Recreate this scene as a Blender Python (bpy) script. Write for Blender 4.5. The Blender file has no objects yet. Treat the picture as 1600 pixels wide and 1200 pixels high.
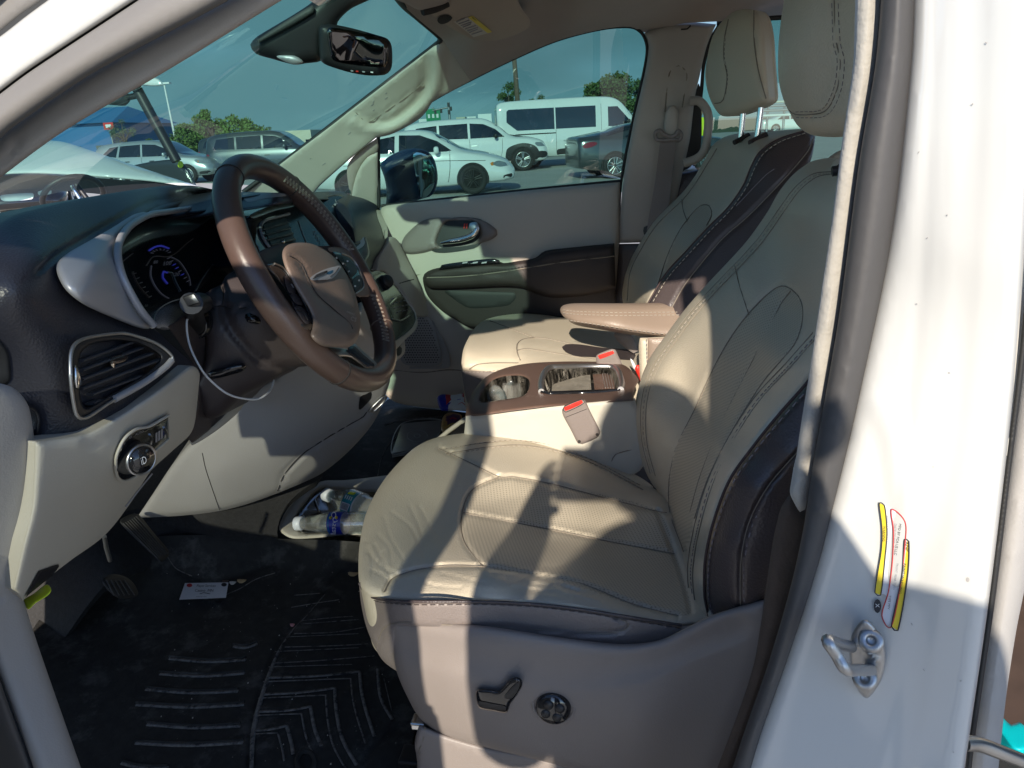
import bpy, bmesh, math, random
import numpy as np
from mathutils import Vector, Matrix
from mathutils.geometry import delaunay_2d_cdt
from mathutils.bvhtree import BVHTree
random.seed(7); rng = np.random.default_rng(7)
SC = bpy.context.scene
COL = SC.collection
R_ = math.radians
# ------------------------------------------------------------------ camera
F = 1140.0; PITCH = R_(19.3); YAW = R_(10.0); CAM = np.array((0.0, 0.0, 1.42))
FW = np.array((-math.sin(YAW)*math.cos(PITCH), math.cos(YAW)*math.cos(PITCH), -math.sin(PITCH)))
R0 = np.array((math.cos(YAW), math.sin(YAW), 0.0)); U0 = np.cross(R0, FW); ROLL = R_(3.0)
RT = math.cos(ROLL)*R0-math.sin(ROLL)*U0; UP = math.cos(ROLL)*U0+math.sin(ROLL)*R0
cd = bpy.data.cameras.new('camera'); co = bpy.data.objects.new('camera', cd); COL.objects.link(co)
cd.sensor_fit = 'HORIZONTAL'; cd.sensor_width = 36.0; cd.lens = 36.0*F/1600; cd.clip_start = 0.02; cd.clip_end = 2000
co.matrix_world = Matrix(((RT[0], UP[0], -FW[0], CAM[0]), (RT[1], UP[1], -FW[1], CAM[1]), (RT[2], UP[2], -FW[2], CAM[2]), (0, 0, 0, 1)))
SC.camera = co
FLOOR = 0.52
WC = np.array((-.460, 1.0, 1.233)); WN = np.array((.886, .079, .457)); WN /= np.linalg.norm(WN); WR = .174

def rays(uv):
    uv = np.atleast_2d(np.asarray(uv, float))
    a = (uv[:, 0]-800)/F; b = (600-uv[:, 1])/F
    return FW[None]+a[:, None]*RT[None]+b[:, None]*UP[None]
def tval(u, v, ax, val):
    d = rays([(u, v)])[0]
    if ax == 'x': return (val-CAM[0])/d[0]
    if ax == 'y': return (val-CAM[1])/d[1]
    if ax == 'z': return (val-CAM[2])/d[2]
    if ax == 'd': return val
    if ax == 'p':                       # (point, normal)
        p, n = val; return float(np.dot(np.array(p)-CAM, n)/np.dot(d, n))
def P(u, v, ax, val):
    return CAM+rays([(u, v)])[0]*tval(u, v, ax, val)
def px(p):
    d = np.asarray(p, float)-CAM; D = d@FW
    return np.array((800+F*(d@RT)/D, 600-F*(d@UP)/D))

class Surf:
    """depth surface through control points: thin plate on 1/depth (exact for planes)"""
    def __init__(s, ctrl):
        if isinstance(ctrl, tuple): ctrl = [(500, 500)+ctrl, (1000, 500)+ctrl, (700, 800)+ctrl]
        s.c = np.array([(c[0], c[1]) for c in ctrl], float)/1000
        w = np.array([1/tval(*c) for c in ctrl]); n = len(ctrl)
        K = s.U(np.linalg.norm(s.c[:, None]-s.c[None], axis=2)) if n > 3 else np.zeros((n, n))
        A = np.zeros((n+3, n+3)); A[:n, :n] = K; A[:n, n] = 1; A[:n, n+1:] = s.c; A[n, :n] = 1; A[n+1:, :n] = s.c.T
        s.n = n; s.w = np.linalg.lstsq(A, np.concatenate([w, np.zeros(3)]), rcond=None)[0]
    def U(s, r): return np.where(r > 1e-9, r*r*np.log(r+1e-12), 0)
    def t(s, uv):
        q = np.atleast_2d(np.asarray(uv, float))/1000
        k = s.U(np.linalg.norm(q[:, None]-s.c[None], axis=2))@s.w[:s.n] if s.n > 3 else 0
        return 1/(k+s.w[s.n]+q@s.w[s.n+1:])
    def __call__(s, uv, lift=0.0):
        uv = np.atleast_2d(np.asarray(uv, float)); return CAM+rays(uv)*(s.t(uv)-lift)[:, None]
def plane_surf(p, n): return Surf([(400, 300, 'p', (p, n)), (900, 300, 'p', (p, n)), (600, 900, 'p', (p, n))])

def crm(pts, closed=True, step=6.0):
    """Catmull-Rom through points; a point with a truthy third value is a corner"""
    raw = [tuple(p) for p in pts]; n = len(raw); out = []
    q = np.array([(p[0], p[1]) for p in raw], float); cor = [len(p) > 2 and p[2] for p in raw]
    for i in range(n if closed else n-1):
        a, b = q[i], q[(i+1) % n]
        p0 = q[i-1] if (closed or i > 0) and not cor[i] else a*2-b if not (closed or i > 0) else a-(b-a)*.3
        j = (i+1) % n
        p3 = q[(i+2) % n] if (closed or i+2 < n) and not cor[j] else b+(b-a)*.3
        L = np.linalg.norm(b-a); k = max(1, int(round(L/step)))
        # centripetal-ish: limit tangents
        m1 = (b-p0)/2; m2 = (p3-a)/2
        for m in (m1, m2):
            l = np.linalg.norm(m)
            if l > L: m *= L/l
        for s in range(k):
            t = s/k; h = (2*t**3-3*t*t+1, t**3-2*t*t+t, -2*t**3+3*t*t, t**3-t*t)
            out.append(h[0]*a+h[1]*m1+h[2]*b+h[3]*m2)
    if not closed: out.append(q[-1])
    return np.array(out)
def crm3(pts, sub=6, closed=False):
    q = np.array(pts, float); n = len(q); out = []
    for i in range(n if closed else n-1):
        a, b = q[i], q[(i+1) % n]
        p0 = q[i-1] if closed or i > 0 else 2*a-b
        p3 = q[(i+2) % n] if closed or i+2 < n else 2*b-a
        for s in range(sub):
            t = s/sub; t2 = t*t; t3 = t2*t
            out.append(.5*((2*a)+(b-p0)*t+(2*p0-5*a+4*b-p3)*t2+(-p0+3*a-3*b+p3)*t3))
    if not closed: out.append(q[-1])
    return np.array(out)
def dseg(p, poly, closed=True):
    p = np.asarray(p, float); a = np.asarray(poly, float); b = np.roll(a, -1, 0)
    if not closed: a, b = a[:-1], b[:-1]
    best = np.full(len(p), 1e9)
    for i in range(len(a)):
        d = b[i]-a[i]; L = d@d+1e-12
        t = np.clip(((p-a[i])@d)/L, 0, 1); e = p-a[i]-t[:, None]*d
        best = np.minimum(best, np.einsum('ij,ij->i', e, e))
    return np.sqrt(best)
def inside(p, poly):
    p = np.asarray(p, float); a = np.asarray(poly, float); b = np.roll(a, -1, 0); c = np.zeros(len(p), bool)
    for i in range(len(a)):
        x1, y1 = a[i]; x2, y2 = b[i]
        if y1 == y2: continue
        m = ((y1 > p[:, 1]) != (y2 > p[:, 1])) & (p[:, 0] < (x2-x1)*(p[:, 1]-y1)/(y2-y1)+x1); c ^= m
    return c
def area(poly):
    a = np.asarray(poly); b = np.roll(a, -1, 0); return .5*np.sum(a[:, 0]*b[:, 1]-b[:, 0]*a[:, 1])
def fill2d(out, step, holes=(), rings=()):
    """triangulated fill of a 2D outline; returns pts, tris, boundary loops (index lists)"""
    out = np.asarray(out, float)
    if area(out) < 0: out = out[::-1]
    hs = [h if area(h) < 0 else h[::-1] for h in (np.asarray(h, float) for h in holes)]
    pts = [out]+hs; edges = []; o = 0; loops = []
    for l in pts:
        n = len(l); edges += [(o+i, o+(i+1) % n) for i in range(n)]; loops.append(list(range(o, o+n))); o += n
    bnd = np.concatenate(pts); extra = []
    for r in rings:
        for l in pts:
            t = np.roll(l, -1, 0)-np.roll(l, 1, 0); t /= np.linalg.norm(t, axis=1)[:, None]+1e-9
            extra.append(l+np.stack([-t[:, 1], t[:, 0]], 1)*r)
    x0, y0 = out.min(0); x1, y1 = out.max(0)
    gx, gy = np.meshgrid(np.arange(x0+step*.5, x1, step), np.arange(y0+step*.5, y1, step)); g = np.stack([gx.ravel(), gy.ravel()], 1)
    def ok(g, dmin):
        if not len(g): return g
        m = inside(g, out)
        for h in hs: m &= ~inside(g, h)
        g = g[m]
        if not len(g): return g
        d = dseg(g, out)
        for h in hs: d = np.minimum(d, dseg(g, h))
        return g[d > dmin]
    rr = max(rings) if rings else 0
    g = ok(g, max(step*.55, rr+step*.4 if rings else 0))
    ex = [ok(e, r*.85) for e, r in zip(extra, [r for r in rings for _ in pts])]
    allp = np.concatenate([bnd]+ex+[g])
    vs, es, fs, ov, oe, of = delaunay_2d_cdt([Vector(p) for p in allp], edges, [], 0, 1e-5)
    vs = np.array([(v[0], v[1]) for v in vs]); fs = [f for f in fs if len(f) == 3]
    cen = vs[np.array(fs)].mean(1); m = inside(cen, out)
    for h in hs: m &= ~inside(cen, h)
    fs = [f for f, k in zip(fs, m) if k]
    mp = {}
    for i, o_ in enumerate(ov):
        for k in o_: mp[k] = i
    loops = [[mp[i] for i in l] for l in loops]
    return vs, fs, loops

SEAMC = [None]
class MB:
    def __init__(s): s.v = []; s.f = []; s.m = []; s.sm = []; s.mats = []; s.n = 0; s.uvr = []
    def mi(s, mat):
        if mat not in s.mats: s.mats.append(mat)
        return s.mats.index(mat)
    def puv(s, X, nf):
        c = X-X.mean(0); _, _, vt = np.linalg.svd(c[::max(1, len(c)//800)], full_matrices=False); q = c@vt[:2].T; s.uvr.append((len(s.f)-nf, len(s.f), s.n-len(X), q))
    def add(s, vs, fs, mat, smooth=True):
        mi = mat if isinstance(mat, list) else [s.mi(mat)]*len(fs)
        o = s.n; s.v.extend([tuple(map(float, v)) for v in vs]); s.n += len(vs)
        s.f.extend([tuple(int(i)+o for i in f) for f in fs]); s.m.extend(mi); s.sm.extend([smooth]*len(fs))
    def relief(s, outline, ctrl, mat, step=9, rnd=0.0, thick=.012, seams=(), holes=(), regions=(), smooth=True, back=None, closed_curve=True, bumps=(), lift=0.0, sideamt=None):
        S = ctrl if isinstance(ctrl, Surf) else Surf(ctrl)
        out = crm(outline, True, step) if closed_curve else np.array([(p[0], p[1]) for p in outline], float)
        hs = [crm(h, True, step*.8) if closed_curve else np.array(h, float) for h in holes]
        dep = float(np.median(S.t(out))); rp = rnd*F/dep
        rings = [r for r in (rp*.1, rp*.3, rp*.6) if r > 1.2] if rnd else []
        vs, fs, loops = fill2d(out, step, hs, rings)
        t = S.t(vs)-lift; off = np.zeros(len(vs))
        if rnd:
            d = dseg(vs, out)
            for h in hs: d = np.minimum(d, dseg(vs, h))
            dm = np.minimum(d*dep/F, rnd); off = rnd-np.sqrt(np.maximum(rnd**2-(rnd-dm)**2, 0))
        for (pl, w, dp) in seams:
            d = dseg(vs, crm(pl, False, step), False); k = np.clip(1-(d/w)**2, 0, 1); off += dp*k
        for (c, rad, h) in bumps:
            d = np.linalg.norm((vs-np.array(c))/np.array(rad), axis=1); off -= h*np.clip(1-d*d, 0, 1)**1.5
        X = CAM+rays(vs)*(t+off)[:, None]
        mi = [s.mi(mat)]*len(fs)
        if regions:
            cen = vs[np.array(fs)].mean(1)
            for poly, m2 in regions:
                k = inside(cen, crm(poly, True, step)); j = s.mi(m2); mi = [j if kk else a for kk, a in zip(k, mi)]
        # orient faces to camera
        f0 = fs[len(fs)//2]; nrm = np.cross(X[f0[1]]-X[f0[0]], X[f0[2]]-X[f0[0]])
        flip = np.dot(nrm, CAM-X[f0[0]]) < 0
        if flip: fs = [(f[0], f[2], f[1]) for f in fs]
        s.add(X, fs, mi, smooth); s.puv(X, len(fs))
        if SEAMC[0]:
            for (pl, w, dp) in seams:
                if 2 < w <= 5 and .003 <= dp <= .012:
                    q = crm(pl, False, step); q = q[inside(q, out)]
                    if len(q) > 2: Y = CAM+rays(q)*(S.t(q)-lift+dp*.5)[:, None]; s.tube(Y, .0008*dep, SEAMC[0], seg=4, caps=False)
        if thick:
            if back is None:
                c = X.mean(0)-CAM; back = c/np.linalg.norm(c)
            back = np.asarray(back, float); B = X+back*thick
            s.add(B, [(f[0], f[2], f[1]) for f in fs], mi, smooth)
            for l in loops:
                n = len(l); A = X[l]; C = B[l]; V = np.concatenate([A, C])
                q = [(i, (i+1) % n, n+(i+1) % n, n+i) for i in range(n)]
                if flip: q = [x[::-1] for x in q]
                s.add(V, [x[::-1] for x in q], mat, smooth)
        return S
    def tube(s, pts, r, mat, closed=False, seg=8, caps=True, sub=0, flat=1.0, up=None):
        p = crm3(pts, sub, closed) if sub else np.array(pts, float); n = len(p)
        T = (np.roll(p, -1, 0)-np.roll(p, 1, 0)) if closed else np.gradient(p, axis=0)
        T /= np.linalg.norm(T, axis=1)[:, None]+1e-12
        r = np.interp(np.linspace(0, 1, n), np.linspace(0, 1, len(r)), r) if hasattr(r, '__len__') else np.full(n, r)
        a = np.array(up if up is not None else ((0, 0, 1) if abs(T[0][2]) < .9 else (1, 0, 0)), float); V = []
        for i in range(n):
            a = a-T[i]*(a@T[i]); a /= np.linalg.norm(a)+1e-12; b = np.cross(T[i], a)
            for k in range(seg):
                th = 2*math.pi*k/seg; V.append(p[i]+r[i]*(math.cos(th)*a*flat+math.sin(th)*b))
        fs = []
        for i in range(n if closed else n-1):
            j = (i+1) % n
            for k in range(seg): fs.append((i*seg+k, i*seg+(k+1) % seg, j*seg+(k+1) % seg, j*seg+k))
        s.add(V, [f[::-1] for f in fs], mat)
        if caps and not closed:
            s.add(V[:seg], [tuple(range(seg))], mat, False); s.add(V[-seg:], [tuple(range(seg))[::-1]], mat, False)
    def stitch(s, path, S, mat, lift=.001, on=.005, gap=.004, r=.0009):
        q = crm(path, False, 2.0); X = S(q, lift); L = np.concatenate([[0], np.cumsum(np.linalg.norm(np.diff(X, axis=0), axis=1))]); d = 0
        while d+on < L[-1]:
            a = [np.interp(d, L, X[:, k]) for k in range(3)]; b = [np.interp(d+on, L, X[:, k]) for k in range(3)]
            s.tube([a, b], r, mat, seg=4); d += on+gap
    def path(s, pts, S, r, mat, lift=0.0, closed=False, seg=6, step=5, flat=1.0):
        q = crm(pts, closed, step); s.tube(S(q, lift), r, mat, closed=closed, seg=seg, flat=flat)
    def box(s, c, size, mat, rot=None, bev=0.0, smooth=False):
        bm = bmesh.new(); bmesh.ops.create_cube(bm, size=1)
        for v in bm.verts: v.co = Vector((v.co.x*size[0], v.co.y*size[1], v.co.z*size[2]))
        if bev: bmesh.ops.bevel(bm, geom=list(bm.edges), offset=bev, segments=3, affect='EDGES', profile=.5)
        M = rot.to_matrix() if hasattr(rot, 'to_matrix') else (rot or Matrix.Identity(3))
        bm.verts.ensure_lookup_table(); vs = [tuple(M@v.co+Vector(c)) for v in bm.verts]; fs = [[v.index for v in f.verts] for f in bm.faces]; bm.free()
        s.add(vs, fs, mat, smooth)
    def lathe(s, prof, mat, origin, axis, seg=24, smooth=True):
        axis = np.array(axis, float); axis /= np.linalg.norm(axis); a = np.array((0, 0, 1.0)) if abs(axis[2]) < .9 else np.array((1.0, 0, 0))
        a -= axis*(a@axis); a /= np.linalg.norm(a); b = np.cross(axis, a); o = np.array(origin, float); V = []
        for (h, r) in prof:
            for k in range(seg):
                th = 2*math.pi*k/seg; V.append(o+axis*h+r*(math.cos(th)*a+math.sin(th)*b))
        fs = [(i*seg+k, i*seg+(k+1) % seg, (i+1)*seg+(k+1) % seg, (i+1)*seg+k) for i in range(len(prof)-1) for k in range(seg)]
        s.add(V, fs, mat, smooth)
        for i in (0, len(prof)-1):
            if prof[i][1] > 1e-4: s.add(V[i*seg:(i+1)*seg], [tuple(range(seg))], mat, False)
    def text(s, body, S, origin, right, up, mat, lift=.0015, size=1.0, align='LEFT'):
        """lettering lying on a surface; origin/right/up in picture pixels of that surface"""
        cu = bpy.data.curves.new('t', 'FONT'); cu.body = body; cu.size = size; cu.align_x = align; cu.resolution_u = 2; cu.fill_mode = 'FRONT'
        ob = bpy.data.objects.new('t', cu); COL.objects.link(ob); dg = bpy.context.evaluated_depsgraph_get(); me = ob.evaluated_get(dg).to_mesh()
        q = np.array([(v.co.x, v.co.y) for v in me.vertices]); fs = [tuple(p.vertices) for p in me.polygons]
        ob.evaluated_get(dg).to_mesh_clear(); bpy.data.objects.remove(ob); bpy.data.curves.remove(cu)
        if not len(q): return
        uv = np.array(origin)+q[:, :1]*np.array(right)+q[:, 1:]*np.array(up); s.add(S(uv, lift), fs, mat, False)
    def text3(s, body, o, right, up, mat, size=1.0):
        cu = bpy.data.curves.new('t', 'FONT'); cu.body = body; cu.size = size; cu.align_x = 'CENTER'; cu.resolution_u = 2
        ob = bpy.data.objects.new('t', cu); COL.objects.link(ob); dg = bpy.context.evaluated_depsgraph_get(); me = ob.evaluated_get(dg).to_mesh()
        q = np.array([(v.co.x, v.co.y) for v in me.vertices]); fs = [tuple(p.vertices) for p in me.polygons]
        ob.evaluated_get(dg).to_mesh_clear(); bpy.data.objects.remove(ob); bpy.data.curves.remove(cu)
        s.add(np.array(o)+q[:, :1]*np.array(right)+q[:, 1:]*np.array(up), fs, mat, False)
    def build(s, name, parent=None, **kw):
        me = bpy.data.meshes.new(name); me.from_pydata(s.v, [], s.f); me.polygons.foreach_set('material_index', s.m); me.polygons.foreach_set('use_smooth', s.sm)
        for m in s.mats: me.materials.append(MAT[m] if isinstance(m, str) else m)
        if s.uvr and any(str(q).endswith('perforated') for q in s.mats):
            uv = me.uv_layers.new(name='flat')
            for f0, f1, v0, q in s.uvr:
                for fi in range(f0, f1):
                    p = me.polygons[fi]
                    for li, vi in zip(p.loop_indices, p.vertices): uv.data[li].uv = q[vi-v0]
        me.update(); o = bpy.data.objects.new(name, me); COL.objects.link(o)
        if parent is not None:
            o.parent = parent; M = Matrix.Translation(parent['_loc']) if '_loc' in parent else Matrix.Identity(4)
            o.matrix_parent_inverse = M.inverted()
        tag(o, **kw); return o
def tag(o, label=None, cat=None, group=None, kind=None):
    if label: o['label'] = label
    if cat: o['category'] = cat
    if group: o['group'] = group
    if kind: o['kind'] = kind
def empty(name, loc, label=None, cat=None, group=None):
    o = bpy.data.objects.new(name, None); COL.objects.link(o); o.location = loc; o.empty_display_size = .2; o['_loc'] = tuple(map(float, loc))
    tag(o, label, cat, group); return o
def one(name, parent, *a, **k):
    kw = {q: k.pop(q) for q in ('label', 'cat', 'group', 'kind') if q in k}
    m = MB(); m.relief(*a, **k); return m.build(name, parent, **kw)

# ------------------------------------------------------------------ materials
MAT = {}
def mat(name, col, rough=.5, metal=0.0, var=.08, vs=6.0, bump=0.0, bs=60.0, spec=.5, coat=0.0, emit=None, es=1.0, kind='noise', sheen=0.0, dirt=None, perf=False, wrk=0.0):
    m = bpy.data.materials.new(name); m.use_nodes = True; nt = m.node_tree; b = nt.nodes['Principled BSDF']; N = nt.nodes.new; L = nt.links.new
    b.inputs['Roughness'].default_value = rough; b.inputs['Metallic'].default_value = metal; b.inputs['Specular IOR Level'].default_value = spec
    b.inputs['Coat Weight'].default_value = coat; b.inputs['Coat Roughness'].default_value = .06; b.inputs['Sheen Weight'].default_value = sheen
    tc = N('ShaderNodeTexCoord'); n1 = N('ShaderNodeTexNoise'); n1.inputs['Scale'].default_value = vs; n1.inputs['Detail'].default_value = 5
    L(tc.outputs['Object'], n1.inputs['Vector'])
    mx = N('ShaderNodeMix'); mx.data_type = 'RGBA'; mx.blend_type = 'MIX'
    c = np.array(col); mx.inputs[6].default_value = (*np.clip(c*(1-var*1.6), 0, 1), 1); mx.inputs[7].default_value = (*np.clip(c*(1+var*1.6), 0, 1), 1)
    L(n1.outputs['Fac'], mx.inputs[0]); colout = mx.outputs[2]
    if dirt:
        n2 = N('ShaderNodeTexNoise'); n2.inputs['Scale'].default_value = dirt[1]; n2.inputs['Detail'].default_value = 8; n2.inputs['Roughness'].default_value = .7; L(tc.outputs['Object'], n2.inputs['Vector'])
        rp = N('ShaderNodeValToRGB'); rp.color_ramp.elements[0].position = dirt[2]; rp.color_ramp.elements[1].position = dirt[2]+.12; rp.color_ramp.elements[1].color = (dirt[3],)*3+(1,); L(n2.outputs['Fac'], rp.inputs[0])
        m2 = N('ShaderNodeMix'); m2.data_type = 'RGBA'; L(rp.outputs[0], m2.inputs[0]); L(colout, m2.inputs[6]); m2.inputs[7].default_value = (*dirt[0], 1); colout = m2.outputs[2]
    h = None
    if perf:
        vo = N('ShaderNodeTexVoronoi'); vo.voronoi_dimensions = '2D'; vo.inputs['Scale'].default_value = 200; vo.inputs['Randomness'].default_value = 0.0; L(tc.outputs['UV'], vo.inputs['Vector'])
        mr = N('ShaderNodeMapRange'); mr.inputs[1].default_value = .20; mr.inputs[2].default_value = .30; L(vo.outputs['Distance'], mr.inputs[0])
        m3 = N('ShaderNodeMix'); m3.data_type = 'RGBA'; L(mr.outputs[0], m3.inputs[0]); m3.inputs[6].default_value = (*(c*.62), 1); L(colout, m3.inputs[7]); colout = m3.outputs[2]
    L(colout, b.inputs['Base Color'])
    if bump:
        if kind == 'vor':
            t = N('ShaderNodeTexVoronoi'); t.inputs['Scale'].default_value = bs; o = t.outputs['Distance']
        else:
            t = N('ShaderNodeTexNoise'); t.inputs['Scale'].default_value = bs; t.inputs['Detail'].default_value = 4; o = t.outputs['Fac']
        L(tc.outputs['Object'], t.inputs['Vector']); bp = N('ShaderNodeBump'); bp.inputs['Strength'].default_value = bump; bp.inputs['Distance'].default_value = .0010
        L(o, bp.inputs['Height']); last = bp.outputs[0]
        if wrk:
            mp = N('ShaderNodeMapping'); mp.inputs['Scale'].default_value = (1.6, .55, 1); L(tc.outputs['Object'], mp.inputs[0])
            w = N('ShaderNodeTexVoronoi'); w.feature = 'DISTANCE_TO_EDGE'; w.inputs['Scale'].default_value = 26; nn = N('ShaderNodeTexNoise'); nn.inputs['Scale'].default_value = 9
            va = N('ShaderNodeVectorMath'); va.operation = 'MULTIPLY_ADD'; L(nn.outputs['Color'], va.inputs[0]); va.inputs[1].default_value = (.12,)*3; L(mp.outputs[0], va.inputs[2]); L(va.outputs[0], w.inputs['Vector'])
            ms = N('ShaderNodeTexNoise'); ms.inputs['Scale'].default_value = 5.5; L(tc.outputs['Object'], ms.inputs['Vector']); rr = N('ShaderNodeMapRange'); rr.inputs[1].default_value = .48; rr.inputs[2].default_value = .62; L(ms.outputs['Fac'], rr.inputs[0])
            mw = N('ShaderNodeMapRange'); mw.inputs[1].default_value = 0; mw.inputs[2].default_value = .09; L(w.outputs['Distance'], mw.inputs[0])
            b2 = N('ShaderNodeBump'); b2.inputs['Distance'].default_value = .0035; L(mw.outputs[0], b2.inputs['Height']); mm = N('ShaderNodeMath'); mm.operation = 'MULTIPLY'; mm.inputs[1].default_value = wrk; L(rr.outputs[0], mm.inputs[0]); L(mm.outputs[0], b2.inputs['Strength']); L(last, b2.inputs['Normal']); last = b2.outputs[0]
        L(last, b.inputs['Normal'])
    if emit is not None: b.inputs['Emission Color'].default_value = (*emit, 1); b.inputs['Emission Strength'].default_value = es
    MAT[name] = m; return m
def glass(name, tint, gloss=.08, rough=0.0, spots=False):
    m = bpy.data.materials.new(name); m.use_nodes = True; nt = m.node_tree; nt.nodes.clear(); N = nt.nodes.new; L = nt.links.new
    o = N('ShaderNodeOutputMaterial'); t = N('ShaderNodeBsdfTransparent'); t.inputs[0].default_value = (*tint, 1); g = N('ShaderNodeBsdfGlossy'); g.inputs['Roughness'].default_value = rough; g.inputs[0].default_value = (1, 1, 1, 1)
    fr = N('ShaderNodeFresnel'); fr.inputs[0].default_value = 1.5; ma = N('ShaderNodeMath'); ma.operation = 'MULTIPLY'; ma.inputs[1].default_value = gloss/.04; ma.use_clamp = True
    L(fr.outputs[0], ma.inputs[0]); mn = N('ShaderNodeMath'); mn.operation = 'MINIMUM'; mn.inputs[1].default_value = .09; L(ma.outputs[0], mn.inputs[0]); mx = N('ShaderNodeMixShader'); L(mn.outputs[0], mx.inputs[0]); L(t.outputs[0], mx.inputs[1]); L(g.outputs[0], mx.inputs[2])
    last = mx.outputs[0]
    if spots:
        d = N('ShaderNodeBsdfDiffuse'); d.inputs[0].default_value = (.55, .53, .48, 1); tc = N('ShaderNodeTexCoord'); mp = N('ShaderNodeMapping'); mp.inputs['Scale'].default_value = (8, 8, .9); n = N('ShaderNodeTexNoise'); n.inputs['Scale'].default_value = 3; n.inputs['Detail'].default_value = 6
        L(tc.outputs['Object'], mp.inputs[0]); L(mp.outputs[0], n.inputs['Vector']); r = N('ShaderNodeMapRange'); r.inputs[1].default_value = .35; r.inputs[2].default_value = .9; r.inputs[4].default_value = spots; L(n.outputs['Fac'], r.inputs[0])
        m2 = N('ShaderNodeMixShader'); L(r.outputs[0], m2.inputs[0]); L(last, m2.inputs[1]); L(d.outputs[0], m2.inputs[2]); last = m2.outputs[0]
    L(last, o.inputs[0]); MAT[name] = m; return m
CREAM = (.565, .50, .39)
mat('cream_leather', CREAM, .42, bump=.35, bs=420, kind='vor', var=.05, spec=.45)
mat('cream_leather_worn', CREAM, .40, bump=.35, bs=420, kind='vor', var=.07, spec=.5)
mat('cream_perforated', (.51, .45, .35), .5, bump=.2, bs=420, kind='vor', var=.05, spec=.4, perf=True)
mat('cream_plastic', (.50, .47, .40), .55, bump=.12, bs=500, kind='vor', var=.04)
mat('grey_plastic', (.35, .335, .32), .6, bump=.15, bs=500, kind='vor', var=.05)
mat('door_beige', (.54, .475, .40), .55, bump=.12, bs=500, kind='vor', var=.04)
mat('pocket_brown', (.036, .028, .026), .55, spec=.3, bump=.2, bs=480, kind='vor', var=.06)
mat('taupe_plastic', (.235, .203, .185), .5, bump=.15, bs=520, kind='vor', var=.05)
mat('rubber_lit', (.17, .16, .15), .6, bump=.2, bs=200, var=.06)  # lighter copy of rubber, the light on it put into the colour
mat('mirror_navy', (.008, .025, .07), .25, var=.02, coat=.3)
mat('taupe_trim', (.44, .385, .335), .6, bump=.15, bs=520, kind='vor', var=.05)
mat('taupe_leather', (.22, .185, .17), .42, bump=.35, bs=420, kind='vor', var=.05)
mat('brown_leather', (.074, .057, .056), .36, bump=.4, bs=380, kind='vor', var=.08)
mat('rim_leather', (.085, .055, .046), .30, bump=.15, bs=700, kind='vor', var=.12, spec=.55, vs=14)
mat('brown_plastic', (.06, .048, .048), .42, bump=.2, bs=480, kind='vor', var=.06)
mat('hub_plastic', (.175, .127, .102), .42, bump=.3, bs=450, kind='vor', var=.05)
mat('dash_plastic', (.028, .028, .036), .38, bump=.3, bs=450, kind='vor', var=.08)
mat('armrest_brown', (.040, .031, .029), .5, spec=.3, bump=.3, bs=450, kind='vor', var=.06)
mat('console_brown', (.15, .092, .07), .5, bump=.1, bs=600, kind='vor', var=.08, dirt=((.35, .3, .25), 30, .62, .4))
mat('armrest_taupe', (.27, .205, .16), .42, bump=.35, bs=420, kind='vor', var=.05)
mat('black_gloss', (.012, .012, .014), .12, var=.02, coat=.6)
mat('navy_gloss', (.006, .012, .022), .22, var=.02, spec=.35, coat=.1)
mat('black_plastic', (.018, .018, .02), .45, var=.1)
mat('rubber', (.060, .058, .058), .6, bump=.2, bs=200, var=.08)
mat('rubber_black', (.02, .02, .02), .6, bump=.1, bs=200, var=.1)
mat('seam_cream', (.24, .205, .165), .8, var=.02)
mat('seam_dark', (.03, .026, .024), .8, var=.02)
mat('seam_brown', (.055, .035, .035), .8, var=.02)
mat('thread_light', (.42, .37, .31), .7, var=.05)
mat('thread_grey', (.22, .19, .20), .7, var=.05)
mat('chrome', (.75, .75, .75), .14, 1.0, var=.02)
mat('satin_silver', (.50, .50, .50), .32, 1.0, var=.03)
mat('silver_paint', (.40, .40, .42), .42, .35, var=.02)
mat('steel', (.42, .42, .42), .38, .9, var=.1, vs=60, bump=.1, bs=200)
mat('mirror', (.8, .85, .85), .02, 1.0, var=0)
mat('mirror_dark', (.14, .13, .12), .03, 1.0, var=0)
mat('van_paint', (.54, .54, .52), .22, var=.015, coat=.8, vs=3, dirt=((.5, .48, .44), 18, .72, .35))
mat('headliner', (.38, .315, .27), .9, bump=.4, bs=900, var=.06, sheen=.2)
mat('visor_fabric', (.44, .37, .31), .85, bump=.3, bs=900, var=.05)
mat('felt', (.36, .34, .30), .95, bump=.9, bs=260, var=.12, vs=60, sheen=.3)
mat('felt_brown', (.085, .06, .045), .9, bump=.8, bs=260, var=.15, vs=60)
mat('carpet', (.030, .029, .030), .95, bump=.9, bs=500, var=.3, vs=120, dirt=((.12, .11, .10), 40, .66, .5))
mat('mat_rubber', (.034, .033, .031), .8, bump=.6, bs=160, var=.3, vs=50, spec=.25, dirt=((.13, .125, .12), 16, .53, .5))
mat('dust', (.17, .16, .15), .95, bump=.8, bs=400, var=.5, vs=170, dirt=((.02, .02, .02), 70, .50, .95))
mat('red', (.6, .03, .02), .4, var=.02, emit=(.6, .02, .02), es=.0)
mat('white_ink', (.7, .7, .7), .5, var=0)
mat('paper', (.66, .68, .72), .6, var=.02)
mat('paper_dirty', (.55, .52, .48), .6, var=.05)
mat('ink', (.03, .03, .035), .6, var=0)
mat('ink_red', (.5, .04, .04), .6, var=0)
mat('ink_grey', (.3, .3, .32), .6, var=0)
mat('yellow', (.75, .58, .04), .45, var=.03)
mat('lime', (.68, .80, .03), .4, var=.05)
mat('teal', (.0, .42, .46), .35, var=.05)
mat('gauge_white', (.10, .10, .13), .5, emit=(.7, .75, 1), es=.012)
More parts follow.
